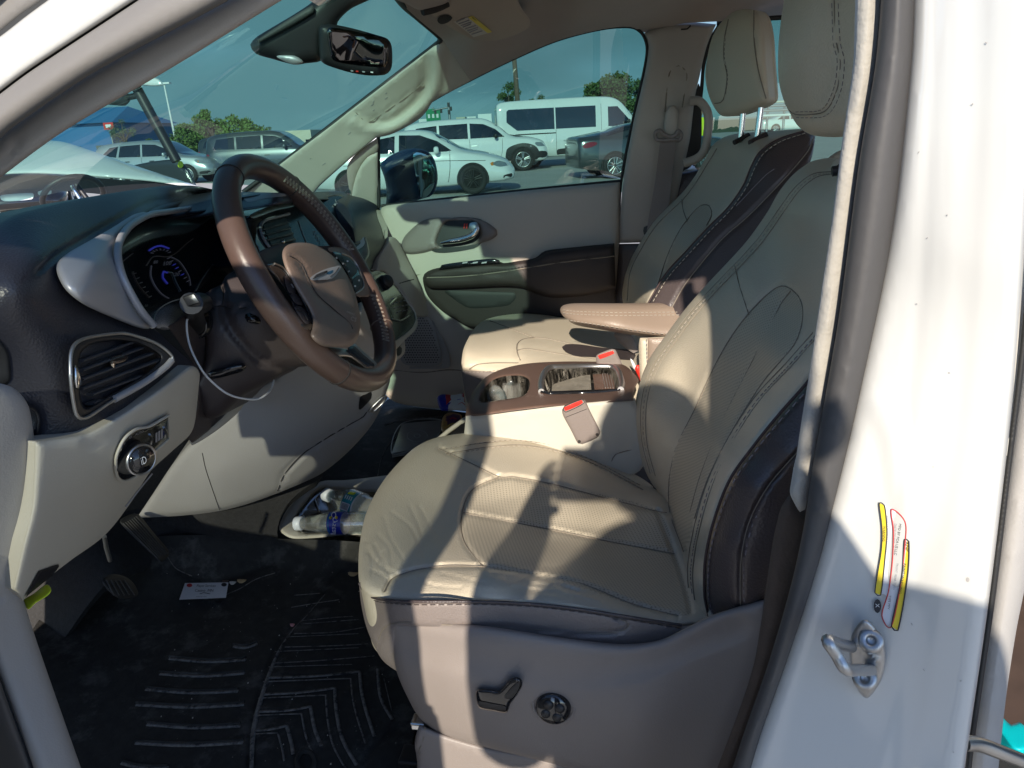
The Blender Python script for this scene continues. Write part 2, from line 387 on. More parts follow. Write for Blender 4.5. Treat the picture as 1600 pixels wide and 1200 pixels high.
mat('gauge_blue', (.02, .02, .3), .5, emit=(.08, .1, 1.0), es=.07)
mat('gauge_dim', (.03, .026, .025), .4, emit=(.5, .42, .36), es=.005)
mat('cable', (.7, .69, .66), .4, var=.03)
mat('leaf', (.42, .30, .16), .7, var=.2, vs=60)
mat('dirty_bin', (.24, .22, .185), .55, bump=.8, bs=90, var=.35, vs=40, dirt=((.4, .37, .31), 60, .56, .7))
mat('wood_floor', (.10, .065, .048), .5, bump=.3, bs=40, var=.25, vs=12, dirt=((.35, .3, .26), 25, .68, .5))
glass('windshield_glass', (.25, .43, .39), .03, spots=.022)
glass('side_glass', (.17, .32, .29), .05, spots=.03)
glass('door_glass', (.37, .41, .39), .04)
glass('clear_plastic', (.80, .87, .90), .14, .05, spots=.6)
glass('cover_lens', (.8, .8, .82), .05)
mat('pink', (.5, .2, .2), .6); mat('snack_orange', (.45, .25, .06), .3, var=.4, vs=60); mat('snack_purple', (.08, .015, .09), .3, var=.3, vs=60)
mat('case_plastic', (.20, .205, .21), .3, var=.2, vs=20, coat=.2); mat('clear_edge', (.3, .32, .34), .3)
# ================================================================== the minivan
van = empty('minivan', (0.2, 1.4, 0.0), 'white minivan seen through its open driver door, beige leather seats and brown dashboard inside', 'minivan')
CT = [(-800, 0), (0, 0)]
# ---- body shell ------------------------------------------------------------
m = MB()
pil = Surf([(1430, 0, 'y', .49), (1385, 420, 'y', .49), (1300, 800, 'y', .49), (1170, 1200, 'y', .49), (1600, 0, 'y', .455), (1590, 500, 'y', .452), (1573, 700, 'y', .452), (1545, 930, 'y', .452), (1506, 1200, 'y', .452), (1500, 400, 'y', .462), (1450, 900, 'y', .468), (1395, 900, 'y', .482), (1335, 1100, 'y', .482)])
m.relief([(1430, -330, 1), (1425, -60), (1424, 0), (1420, 100), (1400, 300), (1380, 420), (1342, 600), (1325, 680), (1295, 800), (1260, 920), (1220, 1040), (1185, 1140), (1150, 1240), (1000, 1620, 1), (1460, 1620, 1), (1502, 1240), (1513, 1162), (1545, 940), (1574, 700), (1592, 520), (1606, 300), (1616, 0), (1618, -60), (1622, -330, 1)], pil, 'van_paint', step=9, rnd=.012, thick=.02,
         seams=[([(1462, -40), (1452, 200), (1440, 420), (1420, 620), (1400, 800)], 14, .0006), ([(1528, -40), (1520, 200), (1508, 420), (1490, 640), (1455, 860), (1430, 1050), (1400, 1220)], 26, .0006), ([(1380, 640), (1402, 700), (1412, 800), (1405, 900)], 26, -.002)])
for k in range(12):
    u, v = rng.uniform(1400, 1560), rng.uniform(60, 1180)
    if inside([(u, v)], [(1440, 0), (1400, 420), (1330, 800), (1230, 1180), (1490, 1180), (1560, 700), (1590, 0)])[0]: m.path([(u, v), (u+rng.uniform(.5, 2.5), v+rng.uniform(-3, 3))], pil, rng.uniform(.0002, .0004), 'grey_plastic', .0004, seg=4)
m.relief([(1512+3*math.cos(t), 906+4*math.sin(t)) for t in np.linspace(0, 6.28, 10)[:-1]], pil, 'grey_plastic', step=3, rnd=.0008, thick=.001, lift=.001)
# front door post, roof rail and cant rail, as solid bars beside the opening
A1 = Surf(('y', .585))
m.relief([(-260, 230, 1), (-60, 96), (0, 57), (40, 26), (78, -2), (120, -32), (220, -60, 1), (300, -60, 1), (214, -2), (50, 106), (0, 143), (-60, 190), (-260, 350, 1)], A1, 'van_paint', rnd=.008, thick=.02, step=10)
m.relief([(-260, 30, 1), (-60, -80, 1), (60, -90, 1), (430, -90, 1), (350, -2), (150, 105), (25, 190), (-60, 262), (-260, 430, 1)], A1, 'rubber_black', step=14, thick=.01, lift=-.015)
m.relief([(-260, 20, 1), (-60, -90, 1), (45, -60, 1), (-20, 2), (-60, 30), (-260, 170, 1)], A1, 'van_paint', rnd=.006, thick=.04, step=10)
# roof skin
RF = 1.70
def slab(m, poly, z0, z1, mt):
    n = len(poly); V = [(x, y, z0) for x, y in poly]+[(x, y, z1) for x, y in poly]
    m.add(V, [tuple(range(n))[::-1], tuple(range(n, 2*n))]+[(i, (i+1) % n, n+(i+1) % n, n+i) for i in range(n)], mt, False)
RF = 1.70
slab(m, [(-.42, .78), (-.5, 1.4), (-.5, 2.02), (-.3, 2.16), (3.1, 2.16), (3.1, .72), (.15, .72)], RF+.012, RF+.05, 'van_paint')
# cant rail on the driver's side, running back from the windscreen post
rl = [P(440, -30, 'y', .63)+(0, .03, .02), (-.20, .65, 1.60), (-.08, .65, 1.61), (.05, .64, 1.60), (.2, .63, 1.60), (.6, .64, 1.60), (2.2, .64, 1.60), (3.1, .66, 1.58)]
m.tube(rl, .04, 'van_paint', seg=12, sub=5)
rs = crm3(rl, 5); A_ = rs+np.array((0, .02, .02)); B_ = np.array([(max(p[0], -.42 if p[0] < .1 else .1), .80, RF+.03) for p in rs]); n_ = len(rs)
m.add(list(A_)+list(B_), [(i, i+1, n_+i+1, n_+i) for i in range(n_-1)], 'van_paint')
# centre post behind the door jamb, floor to roof
for z0, z1 in ((.44, 1.64),):
    q = [(.150, .500), (.232, .500), (.283, .615), (.150, .615)]
    V = [(x, y, z0) for x, y in q]+[(x+(.0 if z1 < 1.2 else .02), y+.03, z1) for x, y in q]; m.add(V, [(0, 1, 5, 4), (1, 2, 6, 5), (2, 3, 7, 6), (3, 0, 4, 7), (4, 5, 6, 7)], 'van_paint', False)
# rear quarter, tail and far side panels; floor of the body
m.box((1.75, 2.27, .72), (2.7, .06, .72), 'van_paint', bev=.02)
m.box((-1.45, 2.23, .78), (1.0, .10, .70), 'van_paint', bev=.03)
m.box((3.1, 1.4, 1.0), (.06, 1.7, 1.2), 'van_paint', bev=.03)
m.box((1.0, 1.4, .36), (4.3, 1.70, .08), 'black_plastic')
m.box((2.35, .52, .85), (1.4, .06, 1.0), 'van_paint', bev=.02)
m.box((2.35, .60, 1.50), (1.4, .05, .34), 'black_gloss', bev=.01)
m.box((-1.55, 1.36, .85), (.7, 1.8, .45), 'van_paint', bev=.08)
m.build('body', van)
# ---- black rubber and trims along the opening -------------------------------
m = MB()
m.relief([(-260, 354, 1), (-60, 194), (0, 147), (50, 110), (214, 2), (300, -56, 1), (440, -60, 1), (362, -2), (150, 112), (25, 196), (0, 217), (-60, 268), (-260, 440, 1)], A1, 'rubber_lit', rnd=.016, thick=.012, step=9, lift=.012); m.build('door_seal', van, label='front seal along the windscreen post'); m = MB()
m.relief([(-260, 174, 1), (-60, 34), (-18, 4), (48, -58, 1), (118, -60, 1), (74, -2), (36, 26), (0, 54), (-60, 92), (-260, 226, 1)], A1, 'rubber_lit', rnd=.01, thick=.03, step=9, lift=-.012); m.build('door_seal', van, label='outer seal at the top left corner'); m = MB()
m.relief([(1382, -330, 1), (1378, -60), (1377, 0), (1368, 100), (1343, 250), (1313, 480), (1293, 600), (1268, 740), (1255, 830), (1233, 930), (1198, 1050), (1163, 1150), (1125, 1260), (975, 1620, 1), (1012, 1620, 1), (1160, 1260), (1192, 1140), (1227, 1040), (1267, 920), (1302, 800), (1332, 680), (1349, 600), (1387, 420), (1408, 290), (1427, 100), (1431, 0), (1432, -60), (1436, -330, 1)], ('y', .490), 'rubber', rnd=.016, thick=.03, step=8, lift=.006); m.build('door_seal', van, label='long dark seal down the centre post'); m = MB()
m.relief([(-60, 840, 1), (0, 1062), (52, 1205), (70, 1260, 1), (-60, 1260, 1)], ('y', .475), 'rubber', rnd=.012, thick=.04, step=9)
m.build('door_seal', van)
m = MB()
m.relief([(-260, 434, 1), (-60, 262), (0, 209), (25, 190), (150, 106), (360, -8), (430, -60, 1), (560, -60, 1), (452, -6), (400, 25), (270, 105), (100, 205), (0, 278), (-60, 325), (-260, 500, 1)], Surf(('y', .62)), 'taupe_trim', rnd=.010, thick=.010, step=9, seams=[([(20, 196), (28, 212), (22, 232), (4, 255)], 5, .003)])
m.relief([(-60, 590, 1), (0, 599), (25, 609), (45, 636), (54, 700), (50, 800), (34, 900), (32, 919), (60, 1010), (132, 1215), (150, 1260, 1), (60, 1260, 1), (54, 1205), (0, 1058), (-60, 890, 1)], Surf([(0, 700, 'y', .50), (50, 700, 'y', .53), (30, 920, 'y', .53), (120, 1200, 'y', .50), (0, 1050, 'y', .49)]), 'grey_plastic', rnd=.014, thick=.05, step=9, seams=[([(-30, 948), (0, 936), (32, 919)], 4, .004)])
m.build('pillar_trim', van, label='beige plastic trim of the front post and door sill')
m = MB()
m.relief([(1344, -330, 1), (1338, -60), (1337, 0), (1333, 100), (1316, 220), (1299, 350), (1284, 450), (1268, 560), (1252, 660), (1240, 740), (1234, 768), (1240, 784), (1250, 800), (1258, 796), (1268, 748), (1293, 606), (1313, 486), (1343, 256), (1368, 106), (1378, 0), (1379, -60), (1384, -330, 1)], ('y', .503), 'felt', rnd=.012, thick=.04, step=6)
m.relief([(1236, 772), (1246, 790), (1258, 800), (1262, 830), (1240, 930), (1203, 1050), (1168, 1150), (1128, 1260), (978, 1620, 1), (940, 1620, 1), (1096, 1260), (1140, 1150), (1178, 1040), (1193, 960), (1204, 880), (1218, 800)], ('y', .56), 'felt_brown', rnd=.012, thick=.04, step=7)
m.build('pillar_trim', van, label='fuzzy beige centre post trim with brown lower trim')
# striker
m = MB()
SP = Surf([(1350, 970, 'y', .470), (1370, 1090, 'y', .470), (1385, 1030, 'y', .468), (1335, 1010, 'y', .474)])
m.relief([(1349, 968), (1362, 974), (1378, 998), (1384, 1020), (1382, 1048), (1372, 1072), (1355, 1091), (1342, 1080), (1331, 1056), (1327, 1010), (1334, 985)], SP, 'steel', rnd=.004, thick=.012, step=5, lift=.004, seams=[([(1335, 1004), (1372, 1032)], 4, -.003)])
for (u, v) in ((1361, 1001), (1351, 1060)):
    c = SP([(u, v)], .008)[0]; ax = (CAM-c)/np.linalg.norm(CAM-c)
    m.lathe([(0, .0085), (.003, .0085), (.0045, .006), (.0045, .0035), (.001, .0033), (.001, 0)], 'steel', c-ax*.002, ax, 20)
a = SP([(1330, 1011)], .006)[0]; b = SP([(1361, 1047)], .006)[0]; o1 = P(1293, 1001, 'y', .43); o2 = P(1322, 1046, 'y', .425)
m.tube([a, (a*.45+o1*.55), o1, (o1+o2)/2, o2, (b*.45+o2*.55), b], .0042, 'steel', seg=10, sub=6)
m.build('door_striker', van)
# certification sticker: strips, panels and print following the jamb
m = MB()
ST = pil
def quad(m, a, b, c, d, mt, lift=.0012, n=6):
    m.relief([a, b, c, d], ST, mt, step=8, thick=0, closed_curve=False, lift=lift)
m.relief([(1376, 786, 1), (1400, 797, 1), (1416, 812), (1421, 846), (1418, 880), (1402, 984, 1), (1385, 976, 1), (1378, 960), (1386, 932), (1367, 926, 1), (1378, 860)], ST, 'paper', step=6, thick=0, lift=.0010)
m.relief([(1374, 786, 1), (1382, 790, 1), (1386, 830), (1384, 860), (1376, 930, 1), (1367, 926, 1), (1377, 860), (1378, 825)], ST, 'yellow', step=6, thick=0, lift=.0018)
m.relief([(1413, 843, 1), (1420, 846, 1), (1418, 900), (1403, 985, 1), (1393, 979, 1), (1409, 900)], ST, 'yellow', step=6, thick=0, lift=.0018)
m.path([(1374, 786), (1382, 790), (1386, 830), (1384, 860), (1376, 930), (1367, 926), (1377, 860), (1378, 825)], ST, .0004, 'ink', .002, True)
m.path([(1413, 843), (1420, 846), (1418, 900), (1403, 985), (1393, 979), (1409, 900)], ST, .0005, 'ink', .002, True)
m.path([(1393, 796), (1414, 815), (1414, 850), (1406, 920), (1392, 980), (1378, 962), (1388, 925), (1394, 880), (1396, 830)], ST, .0004, 'ink_red', .002, True)
m.text('XNP', ST, (1415, 846), (0, 1), (1, .0), 'ink', .0022, 8)
m.text('MFD BY FCA US LLC', ST, (1405, 818), (-.16, 1), (1, .16), 'ink', .0022, 5.5)
m.text('DATE OF MFR  GVWR', ST, (1398, 818), (-.1, 1), (1, .1), 'ink_grey', .0022, 5)
m.text('FRONT  REAR  TIRES', ST, (1401, 880), (-.14, 1), (1, .14), 'ink_grey', .0022, 4.5)
m.text('VEHICLE MADE IN CANADA', ST, (1386, 806), (-.05, 1), (1, .05), 'ink_grey', .0022, 4.6)
m.text('TYPE MPV', ST, (1389, 930), (-.1, 1), (1, .1), 'ink', .0022, 5)
m.text('WARNING', ST, (1380, 822), (-.02, 1), (1, .02), 'ink', .0024, 5)
m.text('PAINT WARNING', ST, (1412, 880), (-.17, 1), (1, .17), 'ink', .0024, 6)
c = [(1371+6.5*math.cos(t)*.9, 947+11*math.sin(t)) for t in np.linspace(0, 6.28, 13)[:-1]]
m.relief(c, ST, 'ink', step=4, thick=0, lift=.0018)
m.text('X', ST, (1368, 943), (0, 1), (1, 0), 'white_ink', .0024, 9)
m.build('certification_sticker', van, label='yellow edged white sticker printed with vehicle data on the jamb')
# ---- sliding door gap at the far right ---------------------------------------
m = MB()
m.relief([(1604, 540, 1), (1592, 600), (1578, 700), (1548, 930), (1518, 1150), (1508, 1240, 1), (1556, 1240, 1), (1572, 1090), (1588, 985), (1604, 905), (1640, 700, 1), (1650, 540, 1)], ('y', .60), 'grey_plastic', rnd=.02, thick=.03, step=10)
m.relief([(1608, 400, 1), (1594, 540), (1576, 690), (1546, 925), (1514, 1150), (1504, 1240, 1), (1514, 1240, 1), (1524, 1150), (1556, 930), (1584, 700), (1602, 560), (1618, 400, 1)], ('y', .54), 'rubber_black', rnd=.006, thick=.03, step=8)
m.build('sliding_door_track', van)
m = MB(); m.box((1.2, 1.25, .46), (1.6, 1.2, .04), 'wood_floor', bev=.006)
for k in range(5): m.box((.52+.0*k, .8+.11*k, .4825), (.22, .003, .002), 'seam_dark')
m.build('rear_floor', van)
# ---- headliner, windscreen ---------------------------------------------------
m = MB()
m.relief([(590, -120, 1), (606, -20), (640, 18), (690, 60, 1), (735, 126, 1), (800, 94), (870, 64), (940, 46), (985, 42), (1012, 52), (1060, 38), (1110, 34), (1160, 32), (1230, 28), (1420, 24, 1), (1460, -120, 1)],
         Surf([(690, 60, 'y', 1.96), (735, 126, 'y', 2.12), (800, 94, 'y', 2.14), (870, 64, 'y', 2.14), (985, 43, 'y', 2.15), (1110, 34, 'y', 2.16), (640, 18, 'y', 1.70), (600, -60, 'y', 1.45), (850, 0, 'z', 1.70), (800, -60, 'z', 1.705), (1100, 0, 'z', 1.70), (1000, -80, 'z', 1.705), (1250, 20, 'z', 1.69), (1400, -60, 'z', 1.70), (750, 60, 'y', 1.93), (900, 40, 'y', 2.04), (690, 20, 'y', 1.80)]),
         'headliner', step=10, thick=.012, seams=[([(690, 60), (733, 125)], 4, .004)])
slab(m, [(-.40, .80), (-.48, 1.4), (-.3, 1.75), (3.0, 1.9), (3.0, .75), (.1, .75)], RF, RF+.008, 'headliner')
m.path([(850, 12), (862, 5), (871, 1)], ('z', 1.70) and Surf([(850, 0, 'z', 1.70), (800, -60, 'z', 1.705), (1100, 0, 'z', 1.70)]), .004, 'seam_dark', -.002)
hl = m.build('headliner', van)
VS = Surf([(600, 10, 'y', 1.52), (828, 30, 'y', 1.86), (760, 62, 'y', 1.98), (700, 20, 'y', 1.72), (800, -10, 'y', 1.72)])
m = MB()
m.relief([(664, 12), (692, 14), (705, -4), (712, -40, 1), (800, -40, 1), (812, 8), (828, 32), (826, 43), (804, 55), (772, 64), (751, 63), (736, 61), (696, 38)], VS, 'visor_fabric', step=7, rnd=.012, thick=.025, lift=.05)
m.relief([(683, 32), (688, 25), (700, 23), (707, 28), (700, 35), (689, 38)], VS, 'seam_dark', step=5, rnd=.003, thick=.01, lift=.058)
m.relief([(709, 34), (738, 25), (769, 50), (740, 58)], VS, 'paper_dirty', step=8, thick=0, lift=.0525, closed_curve=False)
m.relief([(731, 27), (739, 25), (769, 50), (762, 52)], VS, 'yellow', step=8, thick=0, lift=.0545, closed_curve=False)
for k in range(8):
    t = k/8; u = 713+t*27; v = 34.5+t*22
    m.path([(u, v), (u+17-(4 if k % 3 == 0 else 0), v-5.6)], VS, .0012, 'ink_grey', .056, seg=4)
m.text('WARNING', VS, (736, 27.5), (.78, .62), (.9, -.35), 'ink', .056, 4.6)
m.build('sun_visor', hl, label='folded passenger sun visor with a yellow and white warning label')
m = MB()
m.relief([(596, -40, 1), (612, -6), (640, 8), (655, 16), (676, 12), (702, 2), (704, -40, 1)], VS, 'headliner', step=7, rnd=.02, thick=.05, lift=.10)
m.path([(660, 18), (680, 13), (700, 4)], VS, .008, 'seam_dark', .085)
m.build('sun_visor', hl, label='dark end of the driver sun visor')
_ws = ('windshield', van, [(-260, 430, 1), (-60, 300, 1), (0, 262), (270, 92), (455, -20), (600, -130, 1), (640, -40), (660, 10), (694, 58, 1), (600, 130), (437, 258), (360, 330, 1), (300, 400, 1)],
    Surf([(0, 290, 'y', .60), (440, 0, 'y', .66), (560, -60, 'y', 1.2), (650, 20, 'y', 1.75), (690, 60, 'y', 2.0), (430, 262, 'y', 2.05), (200, 200, 'y', 1.0), (0, 400, 'y', .62), (300, 330, 'y', 1.9), (500, 60, 'y', 1.25)]), 'windshield_glass')
m = MB(); E0 = P(692, 58, 'y', 2.05); E1 = P(400, 290, 'y', 2.16); D0 = P(470, -30, 'y', .66); D1 = P(-260, 428, 'y', .665); V = []
for i in range(17):
    for j in range(9):
        s = i/16; t = -.12+j/8*1.12; q = (D0*(1-s)+E0*s)*(1-t)+(D1*(1-s)+E1*s)*t+4*s*(1-s)*np.array((-.13, 0, .045)); V.append(q)
m.add(V, [(i*9+j, i*9+j+1, (i+1)*9+j+1, (i+1)*9+j) for i in range(16) for j in range(8)], 'windshield_glass'); m.build('windshield', van)
m = MB(); WS = Surf([(690, 60, 'y', 1.99), (430, 262, 'y', 2.04), (640, 18, 'y', 1.74), (560, -60, 'y', 1.2)])
m.path([(600, -34), (628, 6), (655, 30), (689, 60), (686, 66), (600, 132), (437, 258), (380, 300)], WS, .007, 'rubber_black', .0, seg=6)
m.build('windshield_seal', van)
# ---- inside mirror --------------------------------------------------------------
MS = Surf([(390, 70, 'y', 1.30), (500, 20, 'y', 1.32), (610, 70, 'y', 1.36), (560, 0, 'y', 1.36), (560, 110, 'y', 1.36)])
m = MB()
m.relief([(391, 70), (402, 57), (488, 3), (520, -40, 1), (640, -60, 1), (590, -8), (548, 14), (528, 34), (524, 50), (510, 60), (507, 80), (502, 95), (478, 99), (460, 101), (425, 92), (400, 84)], MS, 'black_plastic', step=7, rnd=.02, thick=.05, lift=-.03)
m.relief([(402, 62), (488, 8), (490, 20), (404, 68)], MS, 'rubber', step=7, rnd=.004, thick=.004, lift=-.02)
m.relief([(432, 88), (460, 87), (474, 97), (458, 101)], MS, 'silver_paint', step=6, rnd=.004, thick=.01, lift=-.02)
m.relief([(498, 42), (508, 38), (520, 38), (550, 44), (590, 55), (606, 61), (612, 72), (613, 98), (610, 110), (601, 117), (575, 118), (550, 114), (525, 107), (507, 100), (500, 92)], MS, 'black_plastic', step=6, rnd=.014, thick=.035)
for k, (u, c) in enumerate(((548, 'ink_grey'), (556, 'red'), (566, 'ink_grey'), (579, 'white_ink'))): m.relief([(u, 109.5+k*.7), (u+4, 110+k*.7), (u+4, 112+k*.7), (u, 111.5+k*.7)], MS, c, step=5, thick=0, closed_curve=False, lift=.002)
rm = m.build('rearview_mirror', van)
one('mirror_glass', rm, [(512, 45), (540, 46), (575, 54), (599, 62), (606, 71), (606, 98), (601, 105), (587, 105), (550, 101), (521, 94), (515, 77)], MS, 'mirror_dark', step=6, rnd=.003, thick=.003, lift=.003)
# ---- passenger side: pillar, door ---------------------------------------------------
AP = Surf([(690, 62, 'y', 2.0), (437, 256, 'y', 2.04), (676, 158, 'y', 2.13), (733, 126, 'y', 2.12), (600, 212, 'y', 2.13), (490, 300, 'y', 2.12), (380, 300, 'y', 2.04), (560, 190, 'y', 2.09)])
m = MB(); SEAMC[0] = 'seam_cream'
m.relief([(690, 63, 1), (700, 50, 1), (748, 118, 1), (734, 127, 1), (700, 146), (677, 158), (668, 172), (655, 186), (628, 202), (608, 211), (588, 215, 1), (544, 251), (500, 290), (478, 312), (380, 316, 1), (372, 306, 1), (437, 256), (560, 163)], AP, 'cream_plastic', step=7, rnd=.008, thick=.03,
         seams=[([(550, 168), (562, 182), (576, 191), (600, 176), (640, 148), (661, 130)], 2.4, .006), ([(688, 66), (689, 100), (686, 140)], 3.5, -.004), ([(664, 90), (666, 120), (655, 150), (638, 170), (615, 188), (595, 194), (578, 191)], 9, .010), ([(684, 80), (684, 120), (676, 148), (655, 172), (628, 192), (602, 202), (575, 200), (552, 190)], 9, -.014)])
for k in range(16):
    u = rng.uniform(480, 660); v = 163-(u-560)*.77+rng.uniform(8, 60)
    if v < 260 and u+v < 770: m.path([(u, v), (u+rng.uniform(1, 5), v-rng.uniform(1, 4))], AP, .0007, 'ink_grey', .001, seg=4)
m.relief([(545, 254), (587, 217), (590, 216, 1), (590, 236), (574, 246), (560, 268), (552, 300), (549, 318, 1), (546, 300)], AP, 'taupe_trim', step=6, rnd=.006, thick=.03, lift=-.02)  # shadow strip beside the cream panel, put in as darker taupe
m.relief([(590, 238, 1), (591, 340, 1), (600, 352), (596, 372), (545, 330), (548, 318), (552, 292), (560, 266), (573, 247)], AP, 'cream_plastic', step=6, rnd=.006, thick=.03, lift=-.01)
m.build('pillar_trim', van, label='sunlit cream windscreen post trim with grab bulge on the passenger side')
one('quarter_glass', van, [(488, 298, 1), (544, 251, 1), (548, 254), (548, 302, 1), (500, 306, 1)], Surf([(488, 298, 'y', 2.19), (544, 251, 'y', 2.19), (548, 302, 'y', 2.19)]), 'side_glass', step=14, thick=0, closed_curve=False)
DS = Surf([(600, 322, 'y', 2.20), (970, 284, 'y', 2.20), (960, 390, 'y', 2.15), (660, 430, 'y', 2.15), (960, 500, 'y', 2.14), (640, 500, 'y', 2.15), (690, 625, 'y', 2.16), (600, 640, 'y', 2.18), (800, 340, 'y', 2.165)])
m = MB()
m.relief([(592, 334, 1), (597, 324), (612, 320), (700, 311), (800, 300), (969, 284, 1), (967, 380), (960, 480), (955, 560, 1), (760, 640), (700, 640), (640, 634), (610, 624), (596, 600), (590, 450), (592, 400)], DS, 'door_beige', step=8, rnd=.02, thick=.06,
         seams=[([(625, 434), (645, 431), (660, 428)], 3, .004), ([(612, 578), (660, 582), (700, 578), (735, 580)], 5, .005)])
fd = m.build('front_door', van, label='passenger door with beige panel and dark brown armrest')
m = MB()
m.relief([(661, 440), (663, 428), (675, 421), (688, 418), (729, 411), (775, 407), (787, 411), (808, 408), (836, 403), (852, 392), (900, 386), (960, 380, 1), (962, 472), (958, 530, 1), (880, 530), (790, 520), (740, 514), (712, 500), (687, 483), (668, 462)], DS, 'pocket_brown', step=7, rnd=.008, thick=.03, lift=.03)
m.relief([(692, 454), (720, 452), (760, 454), (808, 456), (808, 464), (798, 477), (777, 481), (735, 483), (716, 474)], DS, 'rubber_black', step=7, rnd=.008, thick=.01, lift=.032)
m.build('door_pocket', fd)
m = MB()
AS = m.relief([(661, 440), (663, 430), (675, 422), (700, 417), (760, 411), (790, 411), (836, 404), (856, 394), (900, 388), (960, 381, 1), (962, 450, 1), (930, 459), (895, 464), (862, 465), (838, 459), (815, 449), (780, 447), (720, 450), (672, 450)], DS, 'armrest_brown', step=6, rnd=.018, thick=.05, lift=.07, seams=[([(661, 434), (720, 432), (790, 424), (870, 411), (960, 400)], 2.5, .003)])
m.stitch([(665, 431), (720, 429), (790, 421), (870, 408), (960, 397)], AS, 'seam_dark', .072, .006, .004, .0008)
m.relief([(686, 421), (690, 414), (730, 408), (772, 404), (782, 410), (740, 415)], DS, 'black_gloss', step=6, rnd=.004, thick=.01, lift=.075)
for u in (722, 738, 752): m.relief([(u, 412), (u+8, 411), (u+9, 408.6), (u+1, 409.6)], DS, 'silver_paint', step=5, thick=.002, closed_curve=False, lift=.079)
m.build('armrest', fd)
m = MB()
m.relief([(627, 381), (634, 367), (655, 348), (672, 341), (706, 340), (740, 341), (760, 347), (776, 359), (777, 367), (764, 376), (729, 384), (687, 388), (660, 395), (640, 397), (629, 393)], DS, 'taupe_leather', step=6, rnd=.014, thick=.02, lift=.018, holes=[[(682, 379), (691, 354), (701, 345), (738, 345), (748, 353), (750, 368), (740, 379), (712, 385), (690, 387)]])
m.relief([(675, 392), (686, 345), (752, 343), (756, 372), (740, 388)], DS, 'black_plastic', step=8, thick=.002, lift=.004)
m.build('handle_bezel', fd)
m = MB()
m.tube(DS([(689, 380), (705, 377), (722, 374), (738, 368), (746, 358)], .03), [.004, .008, .009, .009, .008], 'chrome', sub=5, seg=12)
m.relief([(734, 349), (745, 347), (748, 352), (748, 362), (738, 366), (733, 358)], DS, 'satin_silver', step=4, rnd=.003, thick=.01, lift=.026)
m.relief([(725, 350), (727, 349), (726, 357), (724, 357)], DS, 'red', step=4, thick=.001, lift=.01, closed_curve=False)
m.relief([(728.5, 350), (730.5, 349), (730, 357), (728, 357)], DS, 'red', step=4, thick=.001, lift=.01, closed_curve=False)
m.build('door_handle', fd)
m = MB()
SG = [(634, 500), (645, 490), (660, 490), (674, 502), (683, 528), (690, 556), (686, 570), (660, 572), (630, 568), (626, 545)]
m.relief(SG, DS, 'grey_plastic', step=6, rnd=.004, thick=.006, lift=.012)
sgp = crm(SG, True, 5)
for j in range(22):
    for i in range(16):
        u = 628+i*4.1+(j % 2)*2.05; v = 490+j*3.8
        if inside([(u, v)], sgp)[0] and dseg(np.array([(u, v)]), sgp)[0] > 4:
            q = [(u-1.5, v), (u, v-1.1), (u+1.5, v), (u, v+1.1)]; m.add(DS(q, .0135), [(0, 1, 2, 3)], 'black_plastic', False)
m.relief([(676, 500), (700, 548), (703, 572), (690, 576), (640, 576), (640, 573), (688, 571), (691, 556), (684, 526), (675, 503)], DS, 'grey_plastic', step=5, rnd=.003, thick=.01, lift=.014)
m.build('speaker_grille', fd)
WG = Surf([(592, 320, 'y', 2.235), (970, 285, 'y', 2.235), (985, 44, 'y', 2.19), (676, 158, 'y', 2.21)])
one('window_glass', fd, [(591, 212, 1), (676, 156, 1), (735, 124), (800, 92), (870, 62), (940, 44), (985, 40), (1006, 50), (1014, 72), (1010, 105), (990, 200), (972, 300, 1), (592, 335, 1)], WG, 'side_glass', step=30, thick=0)
m = MB()
m.path([(592, 325), (591, 212)], WG, .006, 'rubber_black', .01); m.path([(596, 322), (700, 310.5), (800, 299.5), (970, 283)], WG, .005, 'rubber_black', .012)
m.path([(591, 213), (676, 157), (735, 125), (800, 93), (870, 63), (940, 45), (985, 42), (1003, 52), (1011, 75), (1006, 112), (985, 205), (970, 290), (966, 380), (962, 470)], WG, .004, 'rubber_black', .012)
m.build('window_seal', fd)
OM = Surf(('y', 2.46))
m = MB()
m.relief([(594, 258), (600, 250), (620, 238), (645, 232), (667, 236), (679, 250), (684, 280), (676, 304), (658, 311), (640, 316), (603, 320, 1), (604, 298), (600, 276)], OM, 'mirror_navy', step=6, rnd=.028, thick=.12)
dm = m.build('door_mirror', fd, label='dark blue passenger door mirror housing')
one('mirror_glass', dm, [(646, 241), (664, 241), (676, 254), (680, 281), (672, 302), (658, 309), (651, 280)], OM, 'mirror', step=6, rnd=.004, thick=.004, lift=.012)
# ---- passenger centre post, seat belt ---------------------------------------------------
BP = Surf([(1007, 50, 'y', 2.17), (1120, 40, 'y', 2.17), (970, 300, 'y', 2.17), (1070, 260, 'y', 2.17), (970, 380, 'y', 2.17), (1040, 200, 'y', 2.14), (1000, 380, 'y', 2.16)])
m = MB()
m.relief([(1006, 52, 1), (1030, 42), (1055, 37), (1085, 35), (1119, 38, 1), (1108, 62), (1101, 84), (1093, 120), (1086, 150), (1078, 217), (1068, 262), (1050, 340), (1030, 378, 1), (966, 380, 1), (973, 290), (988, 200), (1008, 112), (1013, 74)], BP, 'taupe_trim', step=7, rnd=.018, thick=.05,
         seams=[([(1039, 175), (1043, 130), (1048, 110), (1060, 103), (1071, 110), (1073, 122), (1066, 168)], 2.2, .004), ([(1039, 170), (1042, 140), (1052, 133), (1064, 138)], 2, .003)])
m.relief([(964, 381, 1), (1030, 380, 1), (1010, 480, 1), (960, 480, 1)], BP, 'brown_plastic', step=9, rnd=.008, thick=.05, lift=-.006)
m.path([(1064, 46), (1074, 45), (1079, 40)], BP, .002, 'seam_dark', .0)
